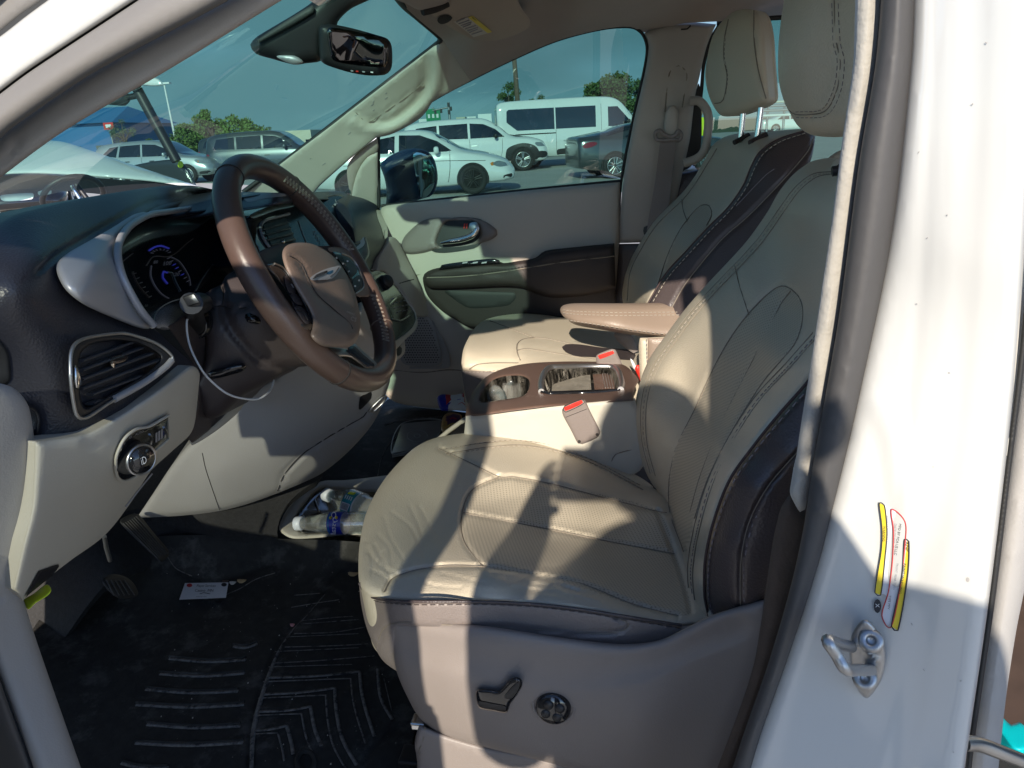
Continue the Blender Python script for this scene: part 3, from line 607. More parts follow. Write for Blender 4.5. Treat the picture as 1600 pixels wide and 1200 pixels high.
bp = m.build('pillar_trim', van, label='taupe centre post trim beside the passenger door')
m = MB()
m.relief([(1031, 222, 1), (1057, 222, 1), (1050, 280), (1044, 326), (1036, 350), (1010, 372, 1), (1012, 350), (1024, 280)], BP, 'taupe_leather', step=7, thick=.0015, lift=.03)
m.relief([(1041, 175), (1048, 165), (1056, 166), (1060, 176), (1059, 200), (1055, 212), (1041, 212), (1037, 200)], BP, 'taupe_trim', step=5, rnd=.01, thick=.02, lift=.03, seams=[([(1043, 178), (1041, 188), (1044, 192), (1046, 180)], 1.8, .002)])
m.tube(BP([(1030, 219), (1025, 216), (1024, 208), (1031, 204), (1037, 210), (1047, 214), (1055, 211), (1060, 205), (1065, 211), (1061, 219), (1054, 218), (1044, 219)], .035), .0055, 'taupe_leather', closed=True, sub=4, seg=8)
m.relief([(1006, 355), (1018, 352), (1020, 360), (1010, 369), (1006, 366)], BP, 'black_plastic', step=5, rnd=.003, thick=.01, lift=.02)
m.build('seat_belt', bp)
m = MB()
m.tube([P(*q, 'y', 2.12) for q in ((1078, 158), (1092, 158), (1103, 170), (1107, 185), (1106, 205), (1103, 228), (1096, 242), (1084, 250), (1068, 255))], .0115, 'taupe_trim', sub=6, seg=12)
m.relief([(1092, 130), (1096, 165), (1094, 235), (1074, 262), (1060, 270), (1077, 217), (1086, 150)], ('y', 2.2), 'rubber_black', step=8, thick=.02)
m.build('grab_handle', bp)
# sliding door behind it
m = MB()
m.relief([(1040, 275, 1), (1108, 262, 1), (1420, 250, 1), (1420, 520, 1), (1000, 520, 1)], ('y', 2.24), 'dash_plastic', step=20, rnd=.01, thick=.05)
m.relief([(1094, 130), (1097, 100), (1106, 64), (1122, 38), (1128, 36), (1112, 66), (1102, 104), (1099, 140), (1094, 180), (1088, 190)], ('y', 2.22), 'rubber_black', step=6, thick=.03)
m.path([(1120, 36), (1230, 27), (1430, 24)], Surf(('y', 2.22)), .006, 'rubber_black', 0)
sd = m.build('sliding_door', van)
one('window_glass', sd, [(1086, 262), (1100, 84), (1124, 30), (1440, 16), (1440, 262)], ('y', 2.262), 'side_glass', step=40, thick=0, closed_curve=False)
# second row seat behind
m = MB()
m.relief([(1286, 262), (1306, 238), (1345, 228), (1420, 228, 1), (1420, 420, 1), (1290, 420, 1)], ('y', 1.62), 'cream_leather', step=9, rnd=.04, thick=.08); m.build('rear_seat', van, label='corner of a cream rear seat')
m2 = MB(); m2.box((1.35, 1.78, .86), (.55, .5, .16), 'cream_leather', bev=.05, smooth=True); m2.box((1.62, 1.78, 1.1), (.16, .5, .5), 'cream_leather', bev=.06, smooth=True); m2.box((1.4, 1.78, .62), (.4, .4, .26), 'brown_plastic', bev=.02)
m2.build('rear_seat', van)
# ================================================================== seats
SEAMC[0] = 'seam_cream'
# ---- driver seat -------------------------------------------------------------------
fs = MB()
fs.box((-.06, 1.0, .68), (.42, .46, .22), 'black_plastic', bev=.02)
for y in (.78, 1.22): fs.box((-.08, y, .55), (.50, .035, .05), 'black_plastic', bev=.004)
fs.relief([(655, 1132, 1), (690, 1146), (760, 1166), (860, 1184), (1000, 1210), (1100, 1260, 1), (640, 1260, 1), (652, 1200), (648, 1160)], ('y', .70), 'taupe_plastic', step=9, rnd=.01, thick=.06, seams=[([(664, 1136), (660, 1160), (650, 1184)], 3, .004)])
fs.box(P(655, 1128, 'y', .72), (.02, .02, .012), 'chrome', bev=.003)
seat = fs.build('front_seat', van, label='driver seat in worn cream leather with dark brown sides')
CS = Surf([(562, 905, 'y', .74), (563, 850, 'y', .84), (585, 780, 'y', .98), (620, 725, 'y', 1.10), (660, 690, 'y', 1.20), (740, 676, 'y', 1.28), (850, 690, 'y', 1.28), (960, 730, 'y', 1.26), (1010, 762, 'y', 1.20),
           (600, 936, 'y', .705), (700, 940, 'y', .695), (840, 944, 'y', .69), (952, 959, 'y', .69), (1065, 977, 'y', .70), (760, 890, 'y', .75), (900, 915, 'y', .75), (640, 880, 'y', .785),
           (850, 830, 'z', .838), (760, 800, 'z', .852), (700, 830, 'z', .865), (960, 860, 'z', .822), (900, 780, 'z', .838), (1060, 880, 'z', .815), (1030, 800, 'z', .822), (680, 750, 'z', .872), (800, 745, 'z', .862)])
m = MB()
ins = [(780, 745), (742, 762), (727, 783), (720, 820), (727, 850), (754, 885), (860, 903), (990, 944), (1075, 962), (1069, 910), (1054, 865), (1028, 799), (900, 765)]
far = [(692, 702), (722, 697), (760, 691), (810, 688), (870, 698), (930, 721), (1000, 758)]
sm = [([(686, 701), (735, 723), (780, 745), (802, 745), (862, 756), (950, 779), (1028, 799), (1042, 801)], 5, .006),
      ([(600, 925), (612, 905), (640, 893), (671, 887), (700, 884), (754, 885), (772, 888), (860, 903), (915, 914), (990, 944), (1060, 962)], 5, .007),
      ([(780, 745), (742, 762), (727, 783), (720, 820), (727, 850), (754, 885)], 5, .006), ([(724, 801), (802, 816), (859, 827), (952, 846), (1054, 865)], 4.5, .006),
      ([(1028, 799), (1054, 865), (1069, 910), (1080, 955)], 6, .008), (far, 3, .003), ([(u+5, v+7) for u, v in far], 3, .003)]
for q in [[(600, 808), (610, 840), (628, 870), (640, 890)], [(612, 800), (640, 822), (655, 850), (668, 880)], [(585, 850), (600, 880), (610, 905)], [(575, 862), (590, 880), (604, 890), (620, 896)], [(590, 835), (608, 856), (612, 880)], [(640, 790), (652, 815), (660, 835)], [(578, 890), (596, 898), (612, 914)], [(570, 845), (580, 868), (582, 890)], [(600, 860), (585, 885), (580, 900)], [(655, 790), (672, 820), (690, 845)], [(790, 905), (830, 912), (880, 918), (930, 930)], [(800, 918), (850, 924), (910, 936), (960, 948)], [(860, 908), (900, 922), (950, 940), (1000, 952)], [(920, 925), (960, 938), (1010, 958)], [(940, 922), (990, 942), (1040, 964)], [(770, 898), (810, 903), (850, 905)], [(650, 905), (680, 915), (720, 918)], [(690, 896), (730, 905), (760, 912)], [(1000, 945), (1030, 957), (1060, 968)], [(830, 900), (870, 912), (905, 925)], [(900, 935), (940, 945), (975, 955)]]: sm.append((q, 2.6, .0022))
m.relief([(562, 912), (560, 885), (562, 850), (573, 800), (600, 750), (640, 706), (665, 690), (690, 682), (740, 676), (800, 679), (850, 689), (900, 705), (960, 728), (1010, 752), (1060, 800, 1), (1110, 900, 1), (1118, 968, 1), (1065, 977), (979, 966), (952, 959), (900, 951), (840, 945), (765, 940), (641, 940), (592, 936), (573, 928)],
         CS, 'cream_leather_worn', step=2.7, rnd=.022, thick=.10, back=(0, .12, -1), regions=[(ins, 'cream_perforated')], seams=sm,
         bumps=[((760, 850), (45, 60), .006), ((880, 870), (150, 32), .007), ((880, 800), (150, 28), .007), ((800, 905), (190, 22), .008), ((620, 830), (45, 90), .004), ((900, 735), (110, 25), .004)])
for pts in (far, [(u+6, v+9) for u, v in far]): m.stitch(pts, CS, 'thread_light', .001, .006, .004, .0007)
# taupe side band under the seam
BS = Surf([(562, 912, 'y', .745), (600, 937, 'y', .702), (765, 942, 'y', .690), (1084, 970, 'y', .700), (585, 1010, 'y', .725), (619, 1050, 'y', .72), (765, 985, 'y', .688), (967, 1008, 'y', .690), (568, 960, 'y', .76)])
m.relief([(561, 912, 1), (573, 929), (592, 937), (641, 941), (765, 941), (840, 945), (900, 952), (952, 960), (1065, 978), (1105, 972, 1), (1085, 990), (1030, 1006), (967, 1012), (877, 1002), (765, 985), (640, 978), (619, 982), (625, 1052, 1), (600, 1034), (585, 1010), (572, 978), (564, 942)], BS, 'taupe_leather', step=5, rnd=.006, thick=.05, back=(0, 1, -.85),
         regions=[([(700, 944), (900, 954), (968, 966), (978, 975), (972, 984), (940, 988), (860, 983), (765, 978)], 'taupe_leather')], seams=[([(690, 976), (765, 979), (860, 985), (940, 990), (975, 984), (982, 974), (960, 964)], 3, .005), ([(588, 1012), (598, 984), (614, 974), (640, 972)], 3, .004)])
m.path([(561, 911), (573, 928), (592, 936), (641, 940), (765, 940.5), (840, 944.5), (900, 951), (952, 959), (1065, 977)], BS, .0018, 'brown_leather', .001)
m.stitch([(566, 924), (576, 934), (594, 941), (641, 945), (765, 945), (840, 949), (900, 956), (952, 964), (1065, 982)], BS, 'brown_leather', .0005, .006, .004, .0006)
m.build('seat_cushion', seat, label='wide worn cream leather cushion with a perforated centre')
SH = Surf([(609, 978, 'y', .70), (640, 1085, 'y', .70), (690, 1146, 'y', .70), (700, 973, 'y', .682), (765, 1000, 'y', .668), (765, 1100, 'y', .668), (967, 1010, 'y', .668), (1000, 1120, 'y', .655), (1100, 965, 'y', .665), (1190, 945, 'y', .66), (1130, 1200, 'y', .66), (877, 1010, 'y', .665), (700, 1060, 'y', .672), (900, 1180, 'y', .675)])
m = MB()
m.relief([(609, 978), (620, 970), (700, 973), (765, 979), (877, 996), (967, 1006), (1027, 1001), (1072, 981), (1110, 962), (1160, 946), (1197, 936, 1), (1215, 980, 1), (1180, 1100), (1130, 1260, 1), (1010, 1230), (850, 1190), (760, 1168), (690, 1147), (656, 1122), (637, 1090), (620, 1050), (613, 1010)], SH, 'taupe_plastic', step=7, rnd=.012, thick=.03,
         seams=[([(620, 1000), (700, 1022), (800, 1040), (900, 1052), (1000, 1040), (1080, 1005), (1150, 980)], 26, .004)])
m.build('side_shield', seat, label='taupe plastic side shield of the driver seat')
m = MB()
m.relief([(744, 1082), (748, 1077), (764, 1077), (779, 1079), (789, 1070), (797, 1061), (808, 1058), (816, 1063), (815, 1074), (805, 1090), (797, 1101), (791, 1114), (770, 1111), (750, 1107), (745, 1096)], SH, 'black_gloss', step=4, rnd=.006, thick=.012, lift=.014)
m.relief([(748, 1096), (772, 1100), (790, 1104), (789, 1110), (770, 1108), (751, 1104)], SH, 'black_plastic', step=4, rnd=.001, thick=.002, lift=.016)
m.relief([(798, 1076), (810, 1066), (811, 1075), (800, 1091), (788, 1090)], SH, 'black_plastic', step=4, rnd=.001, thick=.002, lift=.016)
m.build('seat_switch', seat, label='black seat adjuster switch')
m = MB(); c = SH([(865, 1103)], 0)[0]
m.lathe([(-.004, .0265), (.001, .0255), (.001, .022), (-.006, .0215)], 'taupe_plastic', c, (0, -1, .1), 28)
m.lathe([(-.006, .021), (.006, .020), (.009, .017), (.009, 0)], 'black_gloss', c, (0, -1, .1), 28)
for k in range(4):
    th = k*math.pi/2+.5; m.lathe([(.009, .0058), (.0105, .0052), (.0105, 0)], 'black_plastic', c+np.array((.0095*math.cos(th), 0, .0095*math.sin(th))), (0, -1, .1), 14)
m.build('lumbar_knob', seat, label='round black four way lumbar knob')
# backrest
KS = Surf([(992, 640, 'y', 1.25), (1015, 560, 'y', 1.27), (1069, 485, 'y', 1.28), (1164, 380, 'y', 1.28), (1217, 300, 'y', 1.26), (1269, 252, 'y', 1.22), (1311, 256, 'y', 1.12), (1010, 740, 'y', 1.22), (1040, 790, 'y', 1.12), (1065, 860, 'y', .95), (1075, 920, 'y', .84), (1100, 965, 'y', .745), (1101, 900, 'y', .715), (1115, 815, 'y', .710), (1175, 700, 'y', .705), (1255, 605, 'y', .70), (1300, 420, 'y', .74), (1330, 280, 'y', .80),
           (1060, 620, 'y', 1.17), (1140, 560, 'y', 1.04), (1090, 760, 'y', .93), (1180, 590, 'y', .93), (1240, 480, 'y', .93), (1180, 450, 'y', 1.08), (1250, 380, 'y', 1.0), (1100, 880, 'y', .79), (1160, 690, 'y', .79), (1230, 570, 'y', .79)])
bi = [(1068, 862), (1045, 790), (1053, 710), (1085, 640), (1120, 565), (1150, 515), (1188, 470), (1220, 447), (1245, 460), (1254, 482), (1252, 510), (1240, 540), (1190, 600), (1140, 680), (1105, 750), (1085, 810)]
sil = [(1311, 256), (1295, 247), (1269, 252), (1257, 259), (1238, 274), (1217, 300), (1198, 333), (1164, 380), (1102, 447), (1069, 485), (1040, 524), (1015, 560), (1000, 597), (992, 640), (994, 690), (1010, 740)]
pip = [(1300, 268), (1270, 272), (1243, 292), (1220, 322), (1180, 378), (1114, 448), (1078, 488), (1048, 528), (1022, 566), (1008, 600), (1001, 640), (1003, 690), (1016, 740)]
nb = [(1270, 520), (1232, 563), (1178, 622), (1138, 684), (1104, 756), (1083, 830), (1074, 890), (1078, 940)]
m = MB()
m.relief(sil+[(1035, 782), (1055, 830), (1068, 880), (1075, 930), (1083, 955), (1098, 966), (1112, 965, 1), (1101, 930), (1103, 875), (1116, 815), (1141, 750), (1176, 700), (1216, 650), (1256, 605), (1290, 560, 1), (1360, 240, 1)], KS, 'cream_leather', step=5.5, rnd=.028, thick=.05, back=(1, 0, -.1),
         regions=[(bi, 'cream_perforated')],
         seams=[(pip, 3, .004), ([(u+8, v+4) for u, v in pip], 3, .003), (bi, 4.5, .006), ([(1235, 455), (1220, 475), (1170, 575), (1132, 650), (1095, 740), (1078, 800)], 4.5, .005), ([(1148, 415), (1155, 445), (1170, 492)], 4, .005), (nb, 4, .005), ([(u+8, v+5) for u, v in nb], 3.5, .004)],
         bumps=[((1150, 600), (60, 60), .003), ((1200, 530), (30, 60), .006), ((1130, 700), (40, 90), .006), ((1040, 640), (40, 120), .008)])
m.stitch([(u+4, v+2) for u, v in pip], KS, 'thread_light', .001, .006, .004, .0007); m.stitch([(u+5, v+3) for u, v in nb], KS, 'thread_grey', .001, .006, .004, .0006)
KB = Surf([(1107, 960, 'y', .735), (1102, 875, 'y', .712), (1116, 815, 'y', .707), (1176, 700, 'y', .703), (1256, 605, 'y', .698), (1157, 945, 'y', .67), (1170, 815, 'y', .665), (1240, 715, 'y', .66), (1210, 935, 'y', .68), (1250, 750, 'y', .675), (1180, 760, 'y', .665), (1135, 850, 'y', .675)])
bs = [(1107, 964, 1), (1101, 930), (1102, 875), (1115, 815), (1140, 750), (1175, 700), (1215, 650), (1255, 605), (1290, 560, 1), (1300, 640), (1290, 760, 1), (1235, 890), (1205, 938), (1150, 957), (1120, 966)]
m.relief(bs, KB, 'brown_leather', step=5, rnd=.012, thick=.10, back=(.25, .9, -.7), seams=[([(1262, 690), (1240, 713), (1200, 760), (1171, 815), (1158, 875), (1157, 950)], 4.5, .008)])
m.path([(1107, 962), (1101, 930), (1102, 875), (1115, 815), (1140, 750), (1175, 700), (1215, 650), (1255, 605), (1285, 570)], KB, .0016, 'seam_brown', .002)
m.stitch([(1113, 958), (1107, 930), (1108, 876), (1121, 817), (1146, 754), (1180, 705), (1220, 656), (1260, 611), (1285, 582)], KB, 'thread_grey', .0015, .006, .004, .0009)
m.stitch([(1268, 698), (1246, 719), (1206, 766), (1177, 818), (1164, 876), (1163, 948)], KB, 'thread_grey', -.001, .006, .004, .0008)
m.relief([(1298, 262), (1305, 250), (1340, 236), (1400, 236, 1), (1400, 300, 1), (1302, 278)], ('y', .98), 'cream_leather', step=9, rnd=.02, thick=.1, lift=-.06)
m.path([(1300, 268), (1310, 266), (1316, 262)], Surf(('y', .95)), .006, 'black_plastic', .0)
m.build('backrest', seat, label='reclined cream leather backrest with dark brown side bolster')
HS = Surf([(1216, 90, 'y', .99), (1265, 205, 'y', .99), (1330, 210, 'y', .92), (1365, 60, 'y', .86), (1290, 80, 'y', .93), (1235, -30, 'y', .98)])
m = MB()
m.relief([(1229, -120, 1), (1226, -10), (1220, 34), (1216, 79), (1217, 126), (1225, 158), (1236, 180), (1248, 198), (1266, 210), (1292, 214), (1320, 213), (1350, 204), (1375, 110), (1385, -120, 1)], HS, 'cream_leather', step=6, rnd=.035, thick=.08, back=(1, .2, 0),
         seams=[([(1302, -80), (1304, 20), (1307, 68), (1313, 95), (1309, 135), (1296, 166), (1282, 177), (1243, 179), (1229, 169)], 3.2, .004)], bumps=[((1262, 70), (45, 110), .006)])
m.stitch([(1308, -60), (1310, 20), (1313, 68), (1319, 95), (1315, 137), (1301, 171), (1284, 183), (1243, 184)], HS, 'thread_grey', .0006, .005, .003, .0004)
m.stitch([(1298, -60), (1300, 20), (1302, 68), (1308, 95), (1304, 133), (1292, 162), (1280, 173), (1243, 175)], HS, 'thread_grey', .0006, .005, .003, .0004)
for u in (1345,): m.tube([P(u, 205, 'y', .97), P(u+2, 262, 'y', .97)], .006, 'chrome', seg=10)
m.build('headrest', seat, label='cream leather headrest with curved seam')
# buckle
m = MB(); BK = Surf(('y', 1.26))
m.relief([(878, 640), (882, 634), (908, 624), (914, 625), (922, 642), (937, 672), (937, 680), (930, 686), (910, 694), (903, 693), (892, 672), (880, 650)], BK, 'taupe_leather', step=5, rnd=.006, thick=.02, seams=[([(884, 650), (917, 638)], 1.6, .001)])
m.path([(880, 641), (883, 634), (910, 623.5), (914, 628), (906, 634), (884, 644), (880, 641)], BK, .0006, 'seam_dark', .001); m.path([(884, 652), (917, 639)], BK, .0005, 'seam_dark', .0008)
m.relief([(881, 637), (909, 625), (911, 629), (903, 634), (883, 642)], BK, 'red', step=4, rnd=.001, thick=.003, lift=.002)
for q in ((905, 690), (933, 679)): m.relief([(q[0]+2.6*math.cos(t), q[1]+2.6*math.sin(t)) for t in np.linspace(0, 6.28, 9)[:-1]], BK, 'seam_dark', step=2, thick=.001, lift=.001)
m.relief([(918, 688), (930, 684), (944, 716), (934, 712)], BK, 'black_plastic', step=6, thick=.006, lift=-.006, closed_curve=False)
m.build('belt_buckle', seat, label='beige seat belt buckle with red button')
# ---- passenger seat ---------------------------------------------------------------------
ps = MB()
ps.box((-.1, 1.86, .68), (.46, .42, .24), 'brown_plastic', bev=.02)
pseat = ps.build('front_seat', van, label='passenger seat in clean cream leather with dark brown sides')
PC = Surf([(721, 568, 'y', 1.62), (724, 546, 'y', 1.66), (737, 520, 'y', 1.80), (760, 500, 'y', 1.98), (816, 490, 'y', 2.06), (875, 496, 'y', 2.05), (985, 512, 'y', 2.03), (1010, 545, 'y', 1.85), (860, 560, 'y', 1.66), (1000, 575, 'y', 1.64), (780, 575, 'y', 1.60), (860, 535, 'z', .905), (800, 530, 'z', .925), (740, 640, 'y', 1.60)])
m = MB()
m.relief([(721, 578, 1), (721, 566), (724, 546), (731, 530), (738, 518), (746, 508), (760, 499), (784, 493), (816, 490), (848, 492), (880, 496), (930, 494), (1000, 500, 1), (1040, 580, 1), (900, 590), (780, 588, 1)], PC, 'cream_leather', step=5, rnd=.014, thick=.10, back=(0, .1, -1),
         seams=[([(765, 501), (800, 514), (834, 527)], 3, .004), ([(834, 527), (815, 531), (808, 538), (808, 550), (813, 563)], 3, .004), ([(834, 527), (860, 530), (905, 540), (960, 548)], 3, .004), ([(808, 547), (824, 545), (870, 552), (930, 562)], 3, .004), ([(733, 577), (745, 570), (770, 567), (810, 567)], 3, .004), ([(795, 512), (812, 499), (840, 496)], 2.5, .002)])
m.relief([(721, 579, 1), (780, 578, 1), (790, 620, 1), (740, 650, 1), (733, 636), (727, 618)], PC, 'taupe_leather', step=6, rnd=.008, thick=.05, seams=[])
m.stitch([(721, 581), (750, 581.5), (780, 578)], PC, 'thread_light', .001, .006, .004, .0009)
m.relief([(878, 542), (884, 538), (905, 538), (940, 543), (990, 548), (990, 562), (930, 558), (900, 556), (884, 550)], PC, 'brown_plastic', step=6, thick=.003, lift=.004)
m.build('seat_cushion', pseat)
PK = Surf([(972, 468, 'y', 2.06), (977, 426, 'y', 2.09), (1019, 350, 'y', 2.10), (1067, 300, 'y', 2.10), (1112, 228, 'y', 2.06), (1145, 210, 'y', 1.98), (1197, 206, 'y', 1.86), (1252, 203, 'y', 1.70), (1188, 236, 'y', 1.64), (1138, 323, 'y', 1.63), (1072, 392, 'y', 1.63), (1012, 472, 'y', 1.64), (1100, 330, 'y', 1.80), (1150, 250, 'y', 1.83), (1030, 420, 'y', 1.80)])
m = MB()
m.relief([(975, 480, 1), (972, 462), (974, 444), (978, 426), (989, 398), (1019, 350), (1045, 322), (1067, 300), (1086, 275), (1102, 248), (1112, 229), (1126, 217), (1145, 210), (1170, 207), (1197, 206), (1250, 202), (1258, 208, 1), (1216, 218), (1188, 237), (1174, 260), (1162, 289), (1138, 324), (1107, 355), (1072, 393), (1040, 428), (1012, 475, 1)], PK, 'cream_leather', step=5, rnd=.022, thick=.08,
         regions=[([(1040, 440), (1045, 400), (1062, 360), (1085, 330), (1098, 320), (1108, 322), (1112, 335), (1105, 355), (1075, 390)], 'cream_perforated')],
         seams=[([(1020, 470), (1042, 402), (1062, 360), (1085, 330), (1098, 320), (1108, 322), (1112, 335), (1104, 352)], 3.5, .005), ([(980, 470), (984, 428), (996, 400), (1026, 352), (1074, 304), (1108, 252), (1120, 232)], 3, .003), ([(1065, 312), (1068, 330), (1074, 346)], 2.5, .004)])
PB = Surf([(1216, 217, 'y', 1.66), (1162, 288, 'y', 1.63), (1072, 392, 'y', 1.62), (1012, 472, 'y', 1.63), (1273, 214, 'y', 1.66), (1240, 268, 'y', 1.58), (1190, 330, 'y', 1.57), (1100, 450, 'y', 1.57), (1210, 250, 'y', 1.61)])
m.relief([(1256, 204, 1), (1216, 218), (1188, 237), (1174, 260), (1162, 289), (1138, 324), (1107, 355), (1072, 393), (1040, 428), (1012, 475), (1000, 500, 1), (1060, 520, 1), (1160, 480, 1), (1260, 340, 1), (1262, 268), (1270, 240), (1274, 213, 1)], PB, 'brown_leather', step=5, rnd=.016, thick=.08, seams=[([(1272, 214), (1262, 236), (1233, 271), (1174, 333), (1126, 376), (1072, 442), (1050, 480)], 4, .007)])
m.path([(1256, 205), (1216, 218), (1188, 237), (1174, 260), (1162, 289), (1138, 324), (1107, 355), (1072, 393), (1040, 428), (1012, 475)], PB, .0022, 'seam_brown', .002)
m.stitch([(1258, 208), (1220, 221), (1193, 240), (1179, 263), (1167, 291), (1142, 327), (1111, 359), (1077, 396), (1045, 432), (1018, 475)], PB, 'thread_light', .0015, .007, .004, .0009)
m.path([(1210, 264), (1197, 273), (1150, 322)], PB, .0008, 'thread_grey', .0)
m.build('backrest', pseat)
PH = Surf([(1105, 100, 'y', 1.98), (1195, 100, 'y', 1.78), (1150, 185, 'y', 1.86), (1160, 14, 'y', 1.86), (1145, 100, 'y', 1.87)])
m = MB()
m.relief([(1167, 14), (1157, 15), (1144, 20), (1126, 36), (1113, 58), (1105, 90), (1102, 117), (1106, 144), (1115, 166), (1126, 180), (1140, 182), (1157, 179), (1184, 169), (1201, 158), (1202, 140), (1199, 101), (1196, 56), (1190, 28), (1182, 17)], PH, 'cream_leather', step=5, rnd=.035, thick=.05, back=(.5, .8, 0),
         seams=[([(1138, 30), (1132, 60), (1131, 90), (1136, 120), (1132, 150), (1126, 160), (1112, 162)], 2.6, .004), ([(1178, 16), (1178, 60), (1183, 100), (1190, 130), (1197, 154)], 2.6, .004)])
m.stitch([(1133, 60), (1132, 90), (1137, 120), (1133, 150)], PH, 'thread_grey', .0, .006, .004, .0006)
m.tube([P(1161, 176, 'y', 1.88), P(1157, 217, 'y', 1.88)], .0068, 'chrome', seg=12); m.tube([P(1189, 168, 'y', 1.80), P(1183, 215, 'y', 1.80)], .0068, 'chrome', seg=12)
m.tube([P(1147, 223, 'y', 1.86), P(1170, 211, 'y', 1.88)], .006, 'seam_dark', seg=8); m.tube([P(1172, 224, 'y', 1.78), P(1197, 211, 'y', 1.80)], .008, 'brown_plastic', seg=8)
m.build('headrest', pseat)
AM = Surf([(876, 482, 'y', 1.60), (1065, 474, 'y', 1.60), (1065, 520, 'y', 1.54), (900, 503, 'y', 1.54), (960, 490, 'y', 1.535), (1120, 490, 'y', 1.54)])
m = MB()
m.relief([(875, 484), (880, 477), (897, 474), (960, 474), (1070, 473), (1130, 473, 1), (1130, 530, 1), (1060, 527), (1000, 521), (940, 511), (896, 503), (880, 494)], AM, 'armrest_taupe', step=5, rnd=.02, thick=.09, back=(0, 1, -.35), seams=[([(879, 487), (900, 489), (960, 491), (1068, 491)], 2.2, .002), ([(890, 499), (960, 508), (1055, 521)], 2, .001)])
for o in (-2.5, 2): m.stitch([(880, 487+o), (900, 489+o), (960, 491+o), (1068, 490+o)], AM, 'thread_light', .001, .006, .004, .0008)
m.stitch([(886, 500), (940, 508), (1000, 517), (1058, 524)], AM, 'thread_light', .001, .006, .004, .0008)
m.build('armrest', pseat, label='taupe leather folding armrest with light stitching')
m = MB()
m.relief([(1000, 528, 1), (1060, 525, 1), (1060, 640, 1), (1010, 640, 1), (1001, 600), (998, 540)], ('y', 1.5), 'cream_leather', step=8, rnd=.015, thick=.06)
m.relief([(1012, 528, 1), (1060, 527, 1), (1060, 620, 1), (1016, 600), (1012, 560)], ('y', 1.495), 'armrest_taupe', step=8, rnd=.004, thick=.01)
m.stitch([(1010, 530), (1011, 560), (1014, 600)], Surf(('y', 1.49)), 'thread_grey', .002)
m.build('seat_side', pseat); m = MB(); m.relief([(960, 520), (985, 522), (998, 548), (990, 552), (964, 532)], ('y', 1.75), 'taupe_plastic', step=6, rnd=.004, thick=.02)
m.build('armrest_hinge', pseat)
m = MB(); BK = Surf(('y', 1.62))
m.relief([(931, 558), (935, 553), (956, 545), (961, 546), (967, 558), (972, 572), (960, 580), (936, 575)], BK, 'taupe_leather', step=4, rnd=.005, thick=.02)
m.relief([(934, 556), (958, 548), (960, 552), (937, 561)], BK, 'red', step=4, thick=.003, lift=.002)
m.build('belt_buckle', pseat, label='red topped passenger belt buckle')
# ---- centre console -----------------------------------------------------------------------
KZ = Surf([(728, 650, 'y', 1.30), (870, 632, 'y', 1.27), (990, 620, 'y', 1.27), (760, 588, 'y', 1.48), (872, 566, 'y', 1.58), (980, 574, 'y', 1.58), (900, 600, 'y', 1.43), (730, 640, 'y', 1.31)])
KZ2 = Surf([(728, 650, 'y', 1.285), (990, 625, 'y', 1.262), (740, 760, 'y', 1.262), (990, 720, 'y', 1.262)])
m = MB()
m.relief([(728, 650, 1), (760, 646), (800, 640), (860, 633), (920, 629), (992, 622, 1), (1010, 690, 1), (1000, 735), (900, 780, 1), (724, 760, 1), (722, 720), (724, 690)], KZ2, 'cream_plastic', step=8, rnd=.004, thick=.02,
         seams=[([(752, 672), (770, 656), (810, 642), (860, 637)], 2, .002), ([(790, 675), (820, 660), (880, 654), (1000, 646)], 2, .0015), ([(976, 652), (973, 700)], 2, .002), ([(955, 722), (962, 710), (990, 702)], 3, .003)])
cup = [(750, 628), (753, 614), (760, 603), (770, 594), (788, 588), (814, 587), (826, 593), (827, 605), (820, 617), (802, 622), (775, 626)]
tray = [(850, 607), (852, 590), (858, 580), (870, 576), (950, 575), (960, 580), (967, 600), (964, 608), (930, 611), (858, 613)]
m.relief([(727, 652, 1), (730, 634), (740, 611), (758, 590), (786, 576), (824, 568), (872, 565), (926, 565), (960, 566), (978, 572), (990, 583), (998, 594), (992, 606), (990, 626, 1), (920, 631), (860, 635), (800, 642), (760, 648)], KZ, 'console_brown', step=5, rnd=.008, thick=.02, holes=[cup, tray], lift=.006)
def well(m, hole, S, depth, mt, floor_mat=None, taper=.92):
    h = crm(hole, True, 5); X = S(h, .002); c = X.mean(0); n = len(X); B = c+(X-c)*taper+np.array((0, 0, -depth)); V = np.concatenate([X, B])
    m.add(V, [((i+1) % n, i, n+i, n+(i+1) % n) for i in range(n)]+[(i, (i+1) % n, n+(i+1) % n, n+i) for i in range(n)], mt, True)
    vs, fs, lp = fill2d(h, 7); Y = S(vs, .002); Y = c+(Y-c)*taper+np.array((0, 0, -depth)); m.add(Y, fs, floor_mat or mt, True)
well(m, cup, KZ, .055, 'dirty_bin'); well(m, tray, KZ, .035, 'dirty_bin', 'black_plastic')
console = m.build('center_console', van)
m = MB()
for q in ((772, 612), (800, 598)):
    c = KZ([q], -.05)[0]; m.tube([c+(-.02, 0, -.02), c+(.0, .01, .0), c+(.015, .02, -.02)], [.006, .012, .008], 'clear_plastic', sub=4); m.lathe([(0, .022), (.012, .024), (.03, .02)], 'clear_plastic', c-(0, 0, .03), (0, 0, 1), 18)
m.build('cup_liner', console)
m = MB()
m.path([(846, 612), (845, 600), (850, 583), (861, 574), (956, 573), (966, 580), (972, 600), (970, 609)], KZ, .0065, 'steel', .010, seg=10)
m.path([(846, 612), (858, 615), (930, 613), (970, 609)], KZ, .0035, 'black_gloss', .008, seg=8)
m.build('tray_frame', console)
m = MB(); TZ = Surf([(850, 612, 'z', .885), (960, 612, 'z', .885), (900, 580, 'z', .885)])
